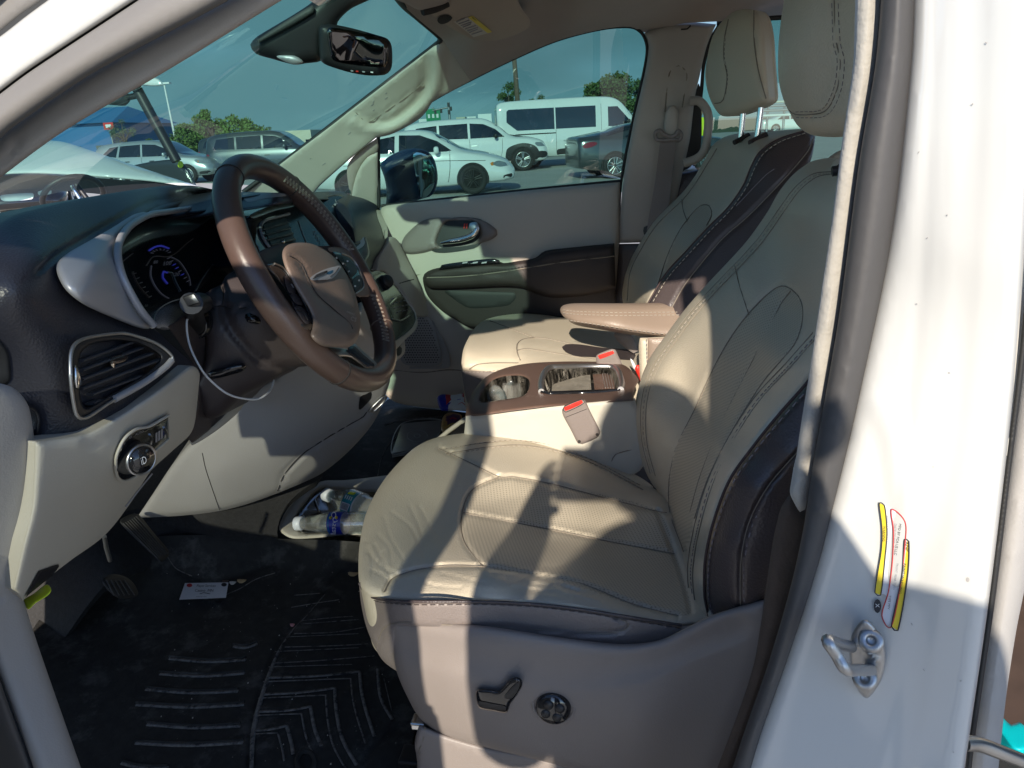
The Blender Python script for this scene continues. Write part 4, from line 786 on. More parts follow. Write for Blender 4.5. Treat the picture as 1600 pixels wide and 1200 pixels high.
m.relief([(864, 584), (922, 583), (924, 609), (862, 611)], TZ, 'dirty_bin', step=6, thick=.006, closed_curve=False)
m.relief([(926, 582), (960, 582), (968, 607), (929, 609)], TZ, 'console_brown', step=6, thick=.012, closed_curve=False)
for k in range(6): m.path([(941+k*4, 582), (946+k*4, 606)], TZ, .0014, 'taupe_leather', .004, seg=4)
m.build('tray_lid', console)
SEAMC[0] = 'seam_dark'
# ================================================================== dashboard
DD = Surf([(-40, 366, 'y', .60), (0, 346, 'y', .64), (125, 311, 'z', 1.365), (250, 291, 'z', 1.36), (337, 296, 'z', 1.35), (20, 450, 'y', .55), (0, 560, 'y', .55), (50, 680, 'y', .555), (110, 600, 'x', -.535), (270, 600, 'x', -.535), (262, 515, 'x', -.56), (88, 425, 'x', -.545), (140, 376, 'x', -.60), (222, 332, 'x', -.66), (300, 318, 'x', -.72), (340, 312, 'x', -.74), (60, 400, 'y', .60), (180, 500, 'x', -.545)])
m = MB()
m.relief([(-60, 376, 1), (0, 346), (30, 333), (125, 311), (180, 301), (250, 291), (300, 290), (340, 297), (400, 304, 1), (400, 318, 1), (345, 318), (320, 321), (280, 328), (240, 335), (215, 345, 1), (185, 400), (200, 455), (240, 512, 1), (275, 545), (310, 575, 1), (200, 650), (140, 690), (54, 700, 1), (50, 640), (-60, 640, 1)], DD, 'dash_plastic', step=6, rnd=.012, thick=.10, back=(-1, .1, -.1),
         seams=[([(340, 303), (300, 303), (262, 310), (225, 320), (190, 340), (140, 368), (90, 398), (60, 425)], 6, .010), ([(262, 538), (276, 552), (284, 566)], 2, .002)])
m.relief([(-60, 470, 1), (-10, 520), (12, 545), (18, 570), (14, 600), (-60, 620, 1)], DD, 'rubber_black', step=9, rnd=.006, thick=.01, lift=.004)
# pad running across to the passenger side, cowl behind it
TP = Surf([(337, 296, 'z', 1.35), (400, 300, 'z', 1.345), (520, 302, 'y', 1.95), (590, 345, 'y', 2.08), (440, 310, 'z', 1.34), (540, 310, 'y', 1.85), (600, 380, 'y', 2.04), (575, 410, 'y', 1.90)])
m.relief([(330, 300, 1), (385, 300), (437, 301), (500, 300), (530, 299), (548, 305), (570, 311), (590, 322), (600, 340), (606, 360), (604, 376), (598, 386), (590, 402), (582, 420), (572, 424, 1), (560, 400), (545, 330), (520, 312), (455, 316), (390, 328), (330, 330, 1)], TP, 'dash_plastic', step=6, rnd=.012, thick=.10, back=(-1, .1, -.1))
m.relief([(380, 303), (440, 302), (448, 306), (420, 309), (386, 315)], TP, 'grey_plastic', step=5, rnd=.003, thick=.004, lift=.004)  # sunlit strip of the pad top, put in as a lighter grey piece
m.box((-1.02, 1.35, 1.20), (.46, 1.5, .04), 'dash_plastic', bev=.015)
m.box((-1.25, 1.5, .98), (.2, 1.3, .40), 'black_plastic')
dash = m.build('dashboard', van, label='dark brown moulded dashboard')
# silver side panel and bezel round the instruments
SV = Surf([(88, 425, 'x', -.540), (140, 376, 'x', -.575), (222, 332, 'x', -.64), (183, 400, 'x', -.565), (217, 482, 'x', -.545), (238, 508, 'x', -.545), (130, 450, 'x', -.520), (175, 495, 'x', -.535), (150, 410, 'x', -.535)])
m = MB()
m.relief([(88, 424), (90, 410), (107, 395), (140, 376), (175, 356), (207, 336), (224, 331, 1), (240, 334, 1), (222, 340), (205, 351), (191, 364), (183, 382), (181, 402), (187, 428), (202, 458), (219, 484), (240, 508, 1), (232, 514), (213, 511), (175, 496), (130, 475), (102, 452)], SV, 'silver_paint', step=5, rnd=.010, thick=.03, lift=.01)
m.path([(345, 311), (322, 319), (300, 325), (262, 331), (236, 335), (215, 345), (200, 356), (189, 372), (184, 390), (185, 410), (192, 434), (206, 462), (222, 488), (240, 509)], Surf([(222, 332, 'x', -.64), (183, 400, 'x', -.56), (238, 508, 'x', -.54), (345, 311, 'x', -.72), (300, 325, 'x', -.69)]), .0042, 'silver_paint', .016, seg=8)
m.relief([(352, 296, 1), (330, 306), (300, 311), (262, 318), (232, 331), (262, 333), (300, 327), (340, 316), (356, 312, 1)], DD, 'dash_plastic', step=6, rnd=.008, thick=.06, back=(-1, 0, -.2), lift=.012)
m.build('bezel', dash, label='silver painted cluster surround')
CL = Surf([(183, 400, 'x', -.62), (240, 505, 'x', -.60), (340, 320, 'x', -.80), (360, 420, 'x', -.74), (262, 510, 'x', -.62), (260, 420, 'x', -.70), (230, 340, 'x', -.72)])
m = MB()
m.relief([(180, 402, 1), (186, 376), (200, 352), (222, 338), (262, 330), (310, 318), (360, 306, 1), (372, 340), (376, 400), (370, 430), (345, 446), (322, 462), (300, 480), (275, 500), (262, 516), (238, 510, 1), (214, 484), (196, 452), (184, 424)], CL, 'black_gloss', step=8, thick=.03)
gw = 'gauge_white'
m.path([(229, 355+60), (240, 401), (262, 401), (276, 395), (290, 382), (302, 373)], CL, .0007, 'gauge_dim', .002)
for k in range(7):
    t = R_(200+k*22); c = np.array((252, 398)); r1, r2 = 17, 13
    m.path([c+np.array((r1*math.cos(t), r1*.55*math.sin(t))), c+np.array((r2*math.cos(t), r2*.55*math.sin(t)))], CL, .0006, 'gauge_white', .003, seg=4)
m.path([(234, 391), (242, 386), (252, 384), (264, 388)], CL, .0013, 'gauge_blue', .003)
m.path([(237, 415), (236, 430), (243, 447), (254, 460), (264, 466)], CL, .0007, 'gauge_white', .003)
m.path([(267, 401), (280, 408), (289, 420), (296, 433), (298, 446)], CL, .0007, 'gauge_white', .003)
for k in range(8):
    t = k/7; u = 266+t*30; v = 402+t*36; m.path([(u, v), (u-4, v+2)], CL, .0007, 'gauge_blue' if k in (2, 3, 5) else gw, .003, seg=4)
m.path([(262, 426), (256, 424), (255, 434), (262, 443)], CL, .0011, 'gauge_blue', .003)
m.path([(262, 425), (269, 426), (275, 440), (283, 455)], CL, .0010, 'satin_silver', .004)
m.path([(208, 426), (214, 440), (222, 452), (234, 465)], CL, .0005, 'gauge_dim', .003)
for k in range(6):
    t = k/5; u = 209+t*24; v = 428+t*36; m.path([(u, v), (u+4, v-1.5)], CL, .0005, 'gauge_dim', .003, seg=4)
m.path([(190, 410), (200, 402), (208, 396)], CL, .0005, 'gauge_dim', .003)
m.path([(240, 507), (242, 492), (252, 480), (268, 471), (282, 467)], CL, .0007, 'satin_silver', .003)
m.path([(306, 454), (316, 436), (334, 412), (350, 402), (358, 400)], CL, .0008, 'satin_silver', .003)
m.text('100', CL, (254, 415), (1, -.1), (.2, -1), gw, .003, 9); m.text('120', CL, (268, 432), (1, -.1), (.3, -1), gw, .003, 8); m.text('80', CL, (240, 412), (1, -.1), (.1, -1), gw, .003, 7)
m.text('P', CL, (207, 428), (1, 0), (0, -1), 'gauge_dim', .003, 6); m.text('58', CL, (226, 479), (1, 0), (.2, -1), 'gauge_dim', .003, 5)
m.build('instrument_cluster', dash, label='dark instrument cluster with blue lit speedometer')
# left air vent
mat('vent_slat', (.05, .052, .058), .35)
VT = Surf([(110, 580, 'x', -.515), (190, 521, 'x', -.530), (270, 560, 'x', -.515), (127, 654, 'x', -.520), (200, 590, 'x', -.522), (175, 627, 'x', -.522)])
vo = [(110, 585), (111, 552), (119, 536), (140, 527), (190, 521), (215, 526), (245, 537), (263, 550), (270, 561), (260, 575), (225, 600), (175, 627), (140, 650), (128, 654), (119, 647), (113, 617)]
vi = [(122, 585), (122, 560), (129, 546), (145, 536), (180, 531), (212, 535), (238, 546), (251, 556), (250, 564), (225, 586), (175, 616), (140, 637), (132, 638), (126, 628), (123, 608)]
m = MB()
m.relief(vo, VT, 'black_plastic', step=5, rnd=.003, thick=.02, holes=[vi], lift=.006)
m.path(vo+[vo[0]], VT, .0018, 'steel', .008, True)
m.path([(268, 563), (258, 574), (225, 598), (178, 624)], VT, .004, 'silver_paint', .007)
X = VT.t(np.array(vi)); bk = [(u*.94+188*.06, v*.94+580*.06) for u, v in vi]
VB = Surf([(110, 580, 'x', -.575), (270, 560, 'x', -.575), (127, 654, 'x', -.575), (190, 521, 'x', -.585)])
m.relief([(u+(u-185)*.15, v+(v-580)*.15) for u, v in vi], VB, 'black_plastic', step=9, thick=.004)
for k in range(6):
    y0 = 556+k*14.5; a = (124, y0+8); b = (250, y0-38)
    q = [np.array(a)+(np.array(b)-np.array(a))*t for t in np.linspace(0, 1, 9)]; q = [p for p in q if inside([p], crm(vi, True, 5))[0]]
    if len(q) > 1:
        A = VT(q, -.010); B = A+np.array((-.022, 0, .010)); m.tube(VT([q[0], q[-1]], -.006), .0052, 'vent_slat', seg=8, flat=.35)
m.relief([(171, 566), (173, 558), (190, 553), (199, 554), (201, 560), (195, 566), (180, 570)], VT, 'black_gloss', step=4, rnd=.003, thick=.012, lift=.006)
m.relief([(172, 566), (178, 564), (181, 568), (178, 575), (175, 572)], VT, 'chrome', step=4, rnd=.001, thick=.004, lift=.012)
m.relief([(117, 570), (121, 573), (127, 590), (127, 600), (121, 608), (117, 600)], VT, 'chrome', step=4, rnd=.002, thick=.006, lift=.010)
m.build('air_vent', dash, label='five sided driver side air vent with silver frame')
# cream knee panel, switch panel
KP = Surf([(54, 690, 'x', -.520), (298, 572, 'x', -.520), (311, 590, 'x', -.53), (200, 640, 'x', -.510), (297, 678, 'x', -.58), (210, 780, 'x', -.63), (110, 880, 'x', -.62), (40, 935, 'x', -.60), (50, 800, 'x', -.545), (180, 730, 'x', -.545), (250, 640, 'x', -.520), (120, 770, 'x', -.560)])
m = MB()
m.relief([(54, 690, 1), (100, 684), (140, 675), (200, 641), (250, 607), (296, 572), (306, 574), (312, 584), (311, 600), (304, 662), (296, 680), (270, 704), (235, 737), (208, 780), (165, 835), (110, 876), (60, 915), (36, 938, 1), (20, 920, 1), (36, 850), (50, 790)], KP, 'cream_plastic', step=6, rnd=.012, thick=.03, back=(-1, .2, 0),
         seams=[([(140, 690), (200, 665), (260, 625), (300, 596)], 16, .003)], bumps=[((215, 712), (70, 60), .008)])
m.path([(238, 740), (224, 757), (206, 780), (196, 792)], KP, .001, 'ink_grey', .0015, seg=4)
kp = m.build('knee_panel', dash, label='cream lower dashboard panel')
m = MB()
m.relief([(60, 892, 1), (92, 882), (84, 896), (66, 912), (44, 930), (40, 934, 1), (50, 912)], KP, 'black_plastic', step=5, rnd=.002, thick=.004, lift=.004)
m.build('release_slot', dash)
m = MB()
sp = [(181, 733), (182, 712), (194, 686), (212, 671), (232, 667), (250, 657), (264, 649, 1), (265, 685, 1), (250, 698), (235, 711), (226, 731), (212, 745), (194, 752), (184, 746)]
m.relief(sp, KP, 'black_gloss', step=5, rnd=.002, thick=.01, lift=.014)
m.path(sp+[sp[0]], KP, .0016, 'cream_plastic', .0135, True)
c = KP([(203, 713)], .018)[0]; ax = np.array((.93, -.34, -.02))
m.lathe([(0, .0195), (.004, .0185), (.016, .0165), (.018, .0165)], 'black_plastic', c, ax, 32)
m.lathe([(.018, .0172), (.021, .0172), (.021, .0150), (.019, .0145), (.019, 0)], 'satin_silver', c, ax, 32)
m.lathe([(.0195, .0143), (.0225, .0136), (.0225, 0)], 'black_gloss', c, ax, 32)
q = c+ax*.0235; m.text3('iD', q-(0, 0, .004), (0.34*.6, .93*.6, 0), (0, 0, 1), 'white_ink', .012)
for (u, v), t in (((193, 695), 'o'), ((201, 686), 'ID'), ((211, 681), 'AUTO'), ((186, 727), 'O')): m.text(t, KP, (u, v), (.85, -.35), (.2, -1), 'ink_grey', .0155, 5.5)
for u in (236, 258): m.path([(u-2, 679-(u-236)*.5), (u+2, 686-(u-236)*.5), (u, 694-(u-236)*.5)], KP, .0012, 'satin_silver', .015)
for k in range(3): m.relief([(243+k*4.2, 677-k*2.6), (246+k*4.2, 675-k*2.6), (246+k*4.2, 690-k*2.6), (243+k*4.2, 692-k*2.6)], KP, 'ink_grey', step=4, thick=.001, closed_curve=False, lift=.0158)
m.build('light_switch', dash, label='round black headlight switch')
# dark recess below the column, beside the knee panel
m = MB()
m.relief([(262, 510, 1), (330, 470), (400, 480), (440, 560), (380, 620), (345, 656), (322, 676), (300, 692), (292, 684), (304, 662), (311, 600), (306, 574), (290, 550)], Surf([(300, 580, 'x', -.60), (300, 690, 'x', -.62), (400, 560, 'x', -.68), (345, 655, 'x', -.66)]), 'brown_plastic', step=9, rnd=.004, thick=.02, seams=[([(316, 600), (330, 618), (360, 622), (388, 614)], 6, .01), ([(318, 640), (345, 645), (375, 632)], 6, .008)])
m.build('lower_cover', dash)
m = MB(); m.relief([(296, 690, 1), (322, 674), (345, 655), (380, 616), (392, 612), (376, 640), (350, 664), (322, 684), (300, 696)], ('x', -.645), 'cream_plastic', step=6, rnd=.003, thick=.01); m.build('edge_trim', dash)
# centre stack, driver side face and lower body
CB = Surf([(215, 808, 'y', 1.14), (300, 690, 'y', 1.12), (380, 617, 'y', 1.13), (450, 580, 'y', 1.15), (600, 500, 'y', 1.28), (650, 500, 'y', 1.34), (600, 622, 'y', 1.33), (560, 690, 'y', 1.33), (500, 742, 'y', 1.28), (440, 700, 'y', 1.18), (380, 790, 'y', 1.20), (520, 640, 'y', 1.22), (340, 740, 'y', 1.14)])
m = MB()  # cream plastic in shade, the shade put into the grey colour
m.relief([(214, 809, 1), (240, 770), (270, 725), (300, 690), (345, 655), (385, 615), (430, 590, 1), (470, 540, 1), (560, 500, 1), (606, 560), (610, 590), (603, 615), (592, 645), (575, 672), (548, 702), (520, 727), (495, 744), (440, 768), (385, 788), (340, 799), (280, 806)], CB, 'grey_plastic', step=7, rnd=.014, thick=.16, back=(-.3, .95, 0),
         seams=[([(405, 766), (412, 745), (430, 715), (462, 692), (495, 672), (530, 660), (560, 655)], 0.1, 0), ([(434, 767), (444, 742), (470, 712), (505, 688), (540, 667), (568, 651), (573, 644)], 3.2, .008), ([(548, 658), (552, 640), (560, 622)], 2, .003)])
m.relief([(563, 620), (572, 616), (580, 612), (580, 622), (570, 634), (561, 640)], CB, 'black_plastic', step=4, rnd=.001, thick=.003, lift=.002)
m.path([(578, 642), (582, 636), (600, 619), (604, 620), (598, 630), (582, 644), (578, 642)], CB, .0022, 'satin_silver', .004)
m.relief([(580, 642), (583, 636), (600, 621), (597, 630), (584, 643)], CB, 'taupe_plastic', step=4, rnd=.001, thick=.003, lift=.003)
m.path([(316, 708), (322, 735), (343, 797)], CB, .0007, 'seam_dark', .0006, seg=4)
cb = m.build('center_stack', dash, label='side of the centre stack with its shade put into the grey')
SK = Surf([(390, 345, 'x', -.70), (458, 320, 'x', -.74), (530, 303, 'x', -.76), (575, 400, 'x', -.66), (440, 410, 'x', -.66), (400, 400, 'x', -.665), (520, 400, 'x', -.66)])
m = MB()
m.relief([(384, 340, 1), (400, 334), (455, 318), (500, 308), (530, 304), (542, 310), (551, 322), (565, 352), (574, 378), (577, 398), (570, 410), (560, 425), (500, 440), (440, 430), (398, 420), (388, 400)], SK, 'navy_gloss', step=8, rnd=.006, thick=.08, back=(-1, .1, 0))
m.relief([(390, 336), (408, 327), (428, 320), (454, 315), (460, 322), (430, 329), (396, 341)], SK, 'satin_silver', step=5, rnd=.004, thick=.01, lift=.01)
m.relief([(392, 350), (402, 340), (412, 345), (406, 352), (410, 372), (424, 392), (410, 400), (396, 380)], SK, 'black_gloss', step=6, rnd=.003, thick=.01, lift=.002)
m.path([(466, 345), (474, 368), (486, 396)], SK, .0008, 'ink_grey', .002)
m.path([(524, 312), (536, 345), (556, 388)], SK, .0008, 'ink_grey', .002)
for k in range(4): m.path([(488+k*2.5, 362+k*5), (492+k*2.5, 361+k*5), (490+k*3, 366+k*5)], SK, .0006, 'ink_grey', .002, seg=4)
m.build('touch_screen', dash, label='glossy dark touch screen panel')
def vent(op, fr, lou, knob, label, bright):
    m = MB(); m.relief(op, SK, 'black_plastic', step=6, thick=.002, lift=.003, closed_curve=False)
    m.path(fr, SK, .0030, 'silver_paint', .009)
    for a, b in lou:
        A = SK([a, b], .010); m.tube(A, [.003, .004], 'vent_slat', seg=6, flat=.5)
    m.lathe([(0, .004), (.006, .004), (.007, 0)], 'chrome', SK([knob], .008)[0], (1, -.2, .2), 12)
    if bright: m.relief([(546, 321), (551, 320), (560, 345), (570, 378), (568, 384), (559, 390), (557, 386), (563, 380), (556, 352)], SK, 'silver_paint', step=4, rnd=.002, thick=.006, lift=.008)
    m.build('air_vent', dash, label=label)
vent([(411, 351), (447, 340), (463, 378), (426, 388)], [(452, 334), (440, 337), (415, 344), (407, 353), (409, 366), (416, 380), (426, 391)], [((411, 359), (450, 347)), ((414, 367), (453, 356)), ((417, 375), (457, 365)), ((422, 383), (460, 374))], (440, 378), 'centre air vent beside the driver', False)
vent([(524, 322), (546, 320), (562, 384), (556, 390)], [(523, 320), (530, 318), (545, 318)], [((528, 330), (547, 327)), ((532, 341), (550, 336)), ((535, 350), (553, 346)), ((541, 361), (556, 357)), ((546, 371), (559, 367)), ((552, 381), (561, 378))], (546, 352), 'centre air vent with bright edge beside the passenger', True)
m = MB()
m.relief([(588, 326), (592, 324), (601, 342), (606, 360), (605, 372), (601, 374), (596, 356), (590, 340)], TP, 'black_gloss', step=4, rnd=.002, thick=.006, lift=.006)
m.relief([(601, 360), (605, 360), (604, 372), (601, 373)], TP, 'satin_silver', step=4, thick=.002, lift=.010)
m.build('air_vent', dash, label='small side air vent at the passenger end')
# climate panel
CP = Surf([(581, 425, 'x', -.66), (614, 444, 'x', -.66), (648, 492, 'x', -.60), (617, 535, 'x', -.55), (590, 470, 'x', -.62), (560, 500, 'x', -.60)])
m = MB()
m.relief([(572, 428, 1), (590, 423), (603, 428), (616, 442), (632, 465), (648, 489), (650, 501), (644, 512), (632, 522), (616, 533), (604, 536, 1), (575, 500, 1)], CP, 'navy_gloss', step=5, rnd=.004, thick=.06, back=(-1, .1, 0))
m.path([(612, 440), (622, 450), (636, 470), (648, 488), (651, 500)], CP, .003, 'cream_plastic', .002)
m.relief([(614, 536, 1), (632, 524), (645, 512), (651, 499), (653, 504), (648, 517), (634, 530), (620, 545), (612, 552, 1)], CP, 'cream_plastic', step=4, rnd=.003, thick=.05, back=(-1, .1, 0), lift=.004)
m.relief([(613, 470), (628, 462), (642, 482), (640, 490), (626, 500), (616, 498), (608, 480)], CP, 'black_gloss', step=5, rnd=.003, thick=.006, lift=.004)
m.path([(612, 498), (626, 501), (640, 493)], CP, .0018, 'satin_silver', .007); m.path([(614, 466), (626, 460)], CP, .0015, 'satin_silver', .007)
for k in range(12): m.path([(613+(k % 4)*6+(k//4)*3, 474+(k//4)*7-(k % 4)*1.5), (616+(k % 4)*6+(k//4)*3, 474+(k//4)*7-(k % 4)*1.5)], CP, .0009, 'ink_grey', .008, seg=4)
c = CP([(600, 442)], .0)[0]; m.lathe([(0, .020), (.016, .018), (.020, .016), (.020, 0)], 'black_plastic', c, (.8, -.35, .35), 24); m.lathe([(.0, .0215), (.003, .021)], 'satin_silver', c, (.8, -.35, .35), 24)
m.relief([(617, 556, 1), (632, 530, 1), (633, 540), (632, 552), (622, 562), (617, 566, 1)], CP, 'cream_plastic', step=4, rnd=.003, thick=.03, lift=-.02)
m.relief([(619, 546), (624, 540), (628, 544), (627, 553), (621, 556)], CP, 'black_plastic', step=4, thick=.004, lift=-.018)
m.build('climate_panel', dash, label='glossy climate control panel with round knob')
GB = Surf([(612, 372, 'y', 2.10), (600, 440, 'y', 1.95), (650, 440, 'y', 2.10), (668, 500, 'y', 2.10), (640, 500, 'y', 1.90)])
m = MB()
m.relief([(590, 404, 1), (604, 380), (612, 370), (622, 376), (636, 404), (652, 436), (664, 468), (668, 492), (652, 494), (645, 480), (628, 455), (612, 438), (600, 425), (588, 424, 1)], GB, 'taupe_trim', step=6, rnd=.008, thick=.08, back=(-1, .1, 0), seams=[([(618, 445), (640, 438), (652, 436)], 2.4, .005), ([(612, 376), (608, 400), (602, 424)], 3, -.004)])
m.build('glovebox_side', dash)
# ---- steering wheel ---------------------------------------------------------------------------
wa = np.cross(WN, (0, 0, 1)); wa /= np.linalg.norm(wa); wb = np.cross(WN, wa)
def wpt(t, r=WR, h=0.0): return WC+r*(math.cos(t)*wa+math.sin(t)*wb)+WN*h
def ang(u, v):
    p = P(u, v, 'p', (WC, WN))-WC; return math.atan2(p@wb, p@wa)
WS_ = plane_surf(WC, WN)
m = MB(); n = 160
rr = []
m.tube([wpt(2*math.pi*k/n) for k in range(n)], .0172, 'rim_leather', closed=True, seg=20, up=tuple(WN), flat=1.06)
for (u, v) in ((350, 268), (590, 505), (530, 583), (455, 300)):
    t = ang(u, v); c = wpt(t); rad = (c-WC)/WR; m.tube([c+.0176*(math.cos(f)*rad+math.sin(f)*1.05*WN) for f in np.linspace(0, 2*math.pi, 25)[:-1]], .0009, 'seam_dark' if u != 590 else 'hub_plastic', closed=True, seg=5)
def zig(a0, a1, n, f0=100, f1=170, mt='thread_light'):
    pts = []
    for k in range(n):
        t = a0+(a1-a0)*k/n; f = R_(f0 if k % 2 else f1); c = wpt(t); rad = (c-WC)/np.linalg.norm(c-WC); pts.append(c+.0178*(math.cos(f)*rad+math.sin(f)*1.06*WN))
    m.tube(pts, .0006, mt, seg=4)
a0 = ang(430, 275); a1 = ang(540, 400); d = (a1-a0+math.pi) % (2*math.pi)-math.pi
for off in (0, .5): zig(a0+off*d/46, a0+d+off*d/46, 46, 118, 150)
a0 = ang(588, 470); a1 = ang(604, 550); d = (a1-a0+math.pi) % (2*math.pi)-math.pi
for off in (0, .5): zig(a0+off*d/26, a0+d+off*d/26, 26, 125, 160)
for q in ((347, 330), (346, 350), (368, 347), (352, 305)): pass
wheel = m.build('steering_wheel', van)
m = MB()
WL = plane_surf(WC+WN*-.006, WN)
m.relief([(398, 396, 1), (416, 388), (441, 381), (470, 384), (530, 384, 1), (548, 386), (572, 410), (584, 450), (580, 468, 1), (562, 452), (555, 480), (556, 520), (548, 540, 1), (505, 538, 1), (470, 512), (448, 484), (430, 452), (414, 424)], WL, 'brown_plastic', step=7, rnd=.008, thick=.03, lift=0)
m.build('spoke', wheel, label='wide upper spokes behind the hub'); m = MB(); m.relief([(522, 558), (542, 556), (562, 568), (580, 580), (593, 573), (600, 586), (580, 596), (550, 590), (530, 576)], WL, 'rim_leather', step=5, rnd=.006, thick=.02, lift=.008)
m.build('spoke', wheel)
m = MB(); WH = plane_surf(WC+WN*.034, WN)
HPc = [(441, 400), (443, 389), (451, 382), (468, 379), (487, 381), (503, 388), (518, 398), (531, 412), (542, 430), (552, 451), (559, 474), (563, 500), (561, 522), (555, 535), (546, 542), (526, 543), (502, 540), (486, 526), (488, 512), (489, 498), (482, 482), (473, 467), (461, 448), (452, 431), (445, 416)]
m.relief(HPc, WH, 'hub_plastic', step=4, rnd=.018, thick=.02, seams=[([(453, 400), (463, 405), (472, 415), (481, 435), (497, 461), (518, 480), (539, 498), (548, 507), (551, 514)], 5, .005), ([(470, 385), (500, 410), (530, 440), (545, 480), (552, 520)], 20, -.003)])
m.text('AIRBAG', WH, (541, 488), (.9, .35), (.3, -1), 'taupe_trim', .004, 4.2); m.text('CS', WH, (547, 500), (.9, .3), (.25, -1), 'taupe_trim', .004, 9)
m.build('hub_pad', wheel)
mat('badge_blue', (.02, .07, .16), .25)
m = MB(); WB = plane_surf(WC+WN*.037, WN)
m.relief([(484, 435), (494, 427), (510, 420), (521, 417), (531, 415), (533, 418), (524, 431), (517, 436), (508, 437), (487, 438)], WB, 'silver_paint', step=3, rnd=.0015, thick=.004)
for k in range(3): m.path([(489+k*2, 435-k*2.4), (505, 429-k*2), (511, 425-k)], WB, .0005, 'seam_dark', .0014, seg=4)
m.relief([(510, 428), (514, 424), (521, 422), (520, 426), (514, 429)], WB, 'badge_blue', step=3, rnd=.0006, thick=.001, lift=.0012)
m.path([(516, 432), (524, 426), (530, 417)], WB, .0005, 'seam_dark', .0014, seg=4)
m.build('badge', wheel, label='silver winged badge')
m = MB(); WD = plane_surf(WC+WN*.008, WN)
lp = [(416, 416), (429, 412), (442, 418), (453, 432), (463, 446), (472, 461), (484, 484), (493, 508), (482, 517), (471, 503), (460, 484), (449, 456), (430, 432)]
m.relief(lp, WD, 'black_gloss', step=4, rnd=.003, thick=.01, lift=.020)
m.path(lp[1:8], WD, .0014, 'satin_silver', .022)
m.relief([(445, 430), (453, 436), (460, 448), (462, 458), (453, 458), (447, 446)], WD, 'brown_plastic', step=4, rnd=.002, thick=.004, lift=.025)
m.relief([(454, 461), (463, 459), (471, 470), (473, 477), (462, 474)], WD, 'brown_plastic', step=4, rnd=.002, thick=.004, lift=.025)
m.relief([(460, 481), (470, 479), (481, 490), (487, 504), (479, 508), (468, 494)], WD, 'brown_plastic', step=4, rnd=.003, thick=.004, lift=.025)
m.path([(463, 484), (473, 486), (481, 500)], WD, .0009, 'seam_dark', .028); m.relief([(454, 444), (456, 443), (460, 449), (458, 450)], WD, 'white_ink', step=3, thick=.001, lift=.028, closed_curve=False)
m.relief([(470, 508), (480, 504), (491, 509), (482, 516)], WD, 'satin_silver', step=3, rnd=.001, thick=.003, lift=.024)
m.build('button_pad', wheel, label='left cluster of steering wheel buttons')
m = MB()
rp_ = [(519, 394), (534, 396), (548, 402), (559, 416), (566, 434), (568, 449), (556, 459), (552, 446), (543, 430), (532, 411)]
m.relief([(512, 388), (534, 387), (556, 396), (572, 420), (580, 446), (578, 462), (568, 464), (556, 462), (545, 434), (530, 408)], WD, 'hub_plastic', step=4, rnd=.006, thick=.02, lift=.004)
m.relief(rp_, WD, 'black_gloss', step=4, rnd=.003, thick=.01, lift=.010); m.path(rp_[1:7], WD, .0012, 'satin_silver', .011)
m.relief([(524, 398), (535, 399), (547, 405), (557, 418), (558, 425), (548, 434), (541, 424), (532, 409)], WD, 'black_plastic', step=3, rnd=.002, thick=.004, lift=.013)
m.relief([(551, 438), (562, 430), (566, 445), (556, 455)], WD, 'black_plastic', step=3, rnd=.002, thick=.004, lift=.013)
for q in ((526, 403), (543, 408), (536, 412), (545, 424), (561, 438), (555, 447)): m.relief([(q[0]+1.7*math.cos(t), q[1]+1.7*math.sin(t)) for t in np.linspace(0, 6.28, 7)[:-1]], WD, 'white_ink', step=3, thick=.001, lift=.016)
m.path([(534, 401), (540, 414), (549, 432)], WD, .0006, 'seam_dark', .0165, seg=4)
m.build('button_pad', wheel, label='right cluster of steering wheel buttons')
m = MB(); WE = plane_surf(WC+WN*.006, WN)
m.relief([(501, 541), (509, 541), (537, 545), (548, 546), (554, 537), (570, 551), (585, 564), (592, 574), (589, 579), (581, 580), (574, 576), (551, 560), (542, 557), (532, 557), (524, 561), (514, 554)], WE, 'satin_silver', step=4, rnd=.004, thick=.02, lift=.008)
m.relief([(543, 547), (552, 540), (568, 554), (584, 568), (584, 575), (576, 574), (560, 562)], WE, 'navy_gloss', step=4, rnd=.002, thick=.006, lift=.013)
m.build('spoke_trim', wheel, label='satin silver trim of the lower spoke')
# ---- column -------------------------------------------------------------------------------------
CC = Surf([(320, 462, 'y', .935), (346, 444, 'y', .95), (385, 422, 'y', .985), (400, 480, 'y', .935), (460, 575, 'y', .975), (428, 594, 'y', .96), (300, 590, 'y', .90), (345, 655, 'y', .93), (300, 500, 'y', .90), (370, 540, 'y', .915), (345, 600, 'y', .91)])
m = MB()
m.relief([(316, 462, 1), (330, 452), (346, 444), (352, 432), (364, 424), (380, 418), (410, 420, 1), (440, 470), (468, 530), (480, 572, 1), (450, 577), (428, 594), (382, 617), (362, 636), (345, 650), (322, 652), (308, 630), (304, 600), (318, 570), (322, 540), (318, 510), (322, 488)], CC, 'brown_plastic', step=6, rnd=.018, thick=.07, back=(0, 1, -.1),
         seams=[([(324, 482), (345, 478), (366, 484), (384, 480)], 3, .006), ([(346, 480), (360, 512), (378, 535), (393, 553), (408, 565), (424, 573), (450, 576)], 7, .008), ([(312, 526), (330, 552), (345, 572)], 2, .002), ([(346, 446), (349, 462), (347, 476)], 4, .005)])
col = m.build('column_cover', van)
m = MB(); m.relief([(325, 582), (350, 574), (380, 568), (385, 572), (380, 580), (345, 590), (328, 592)], CC, 'black_gloss', step=5, rnd=.006, thick=.02, lift=.018); m.build('tilt_lever', col)
m = MB(); c = P(306, 508, 'y', .895)
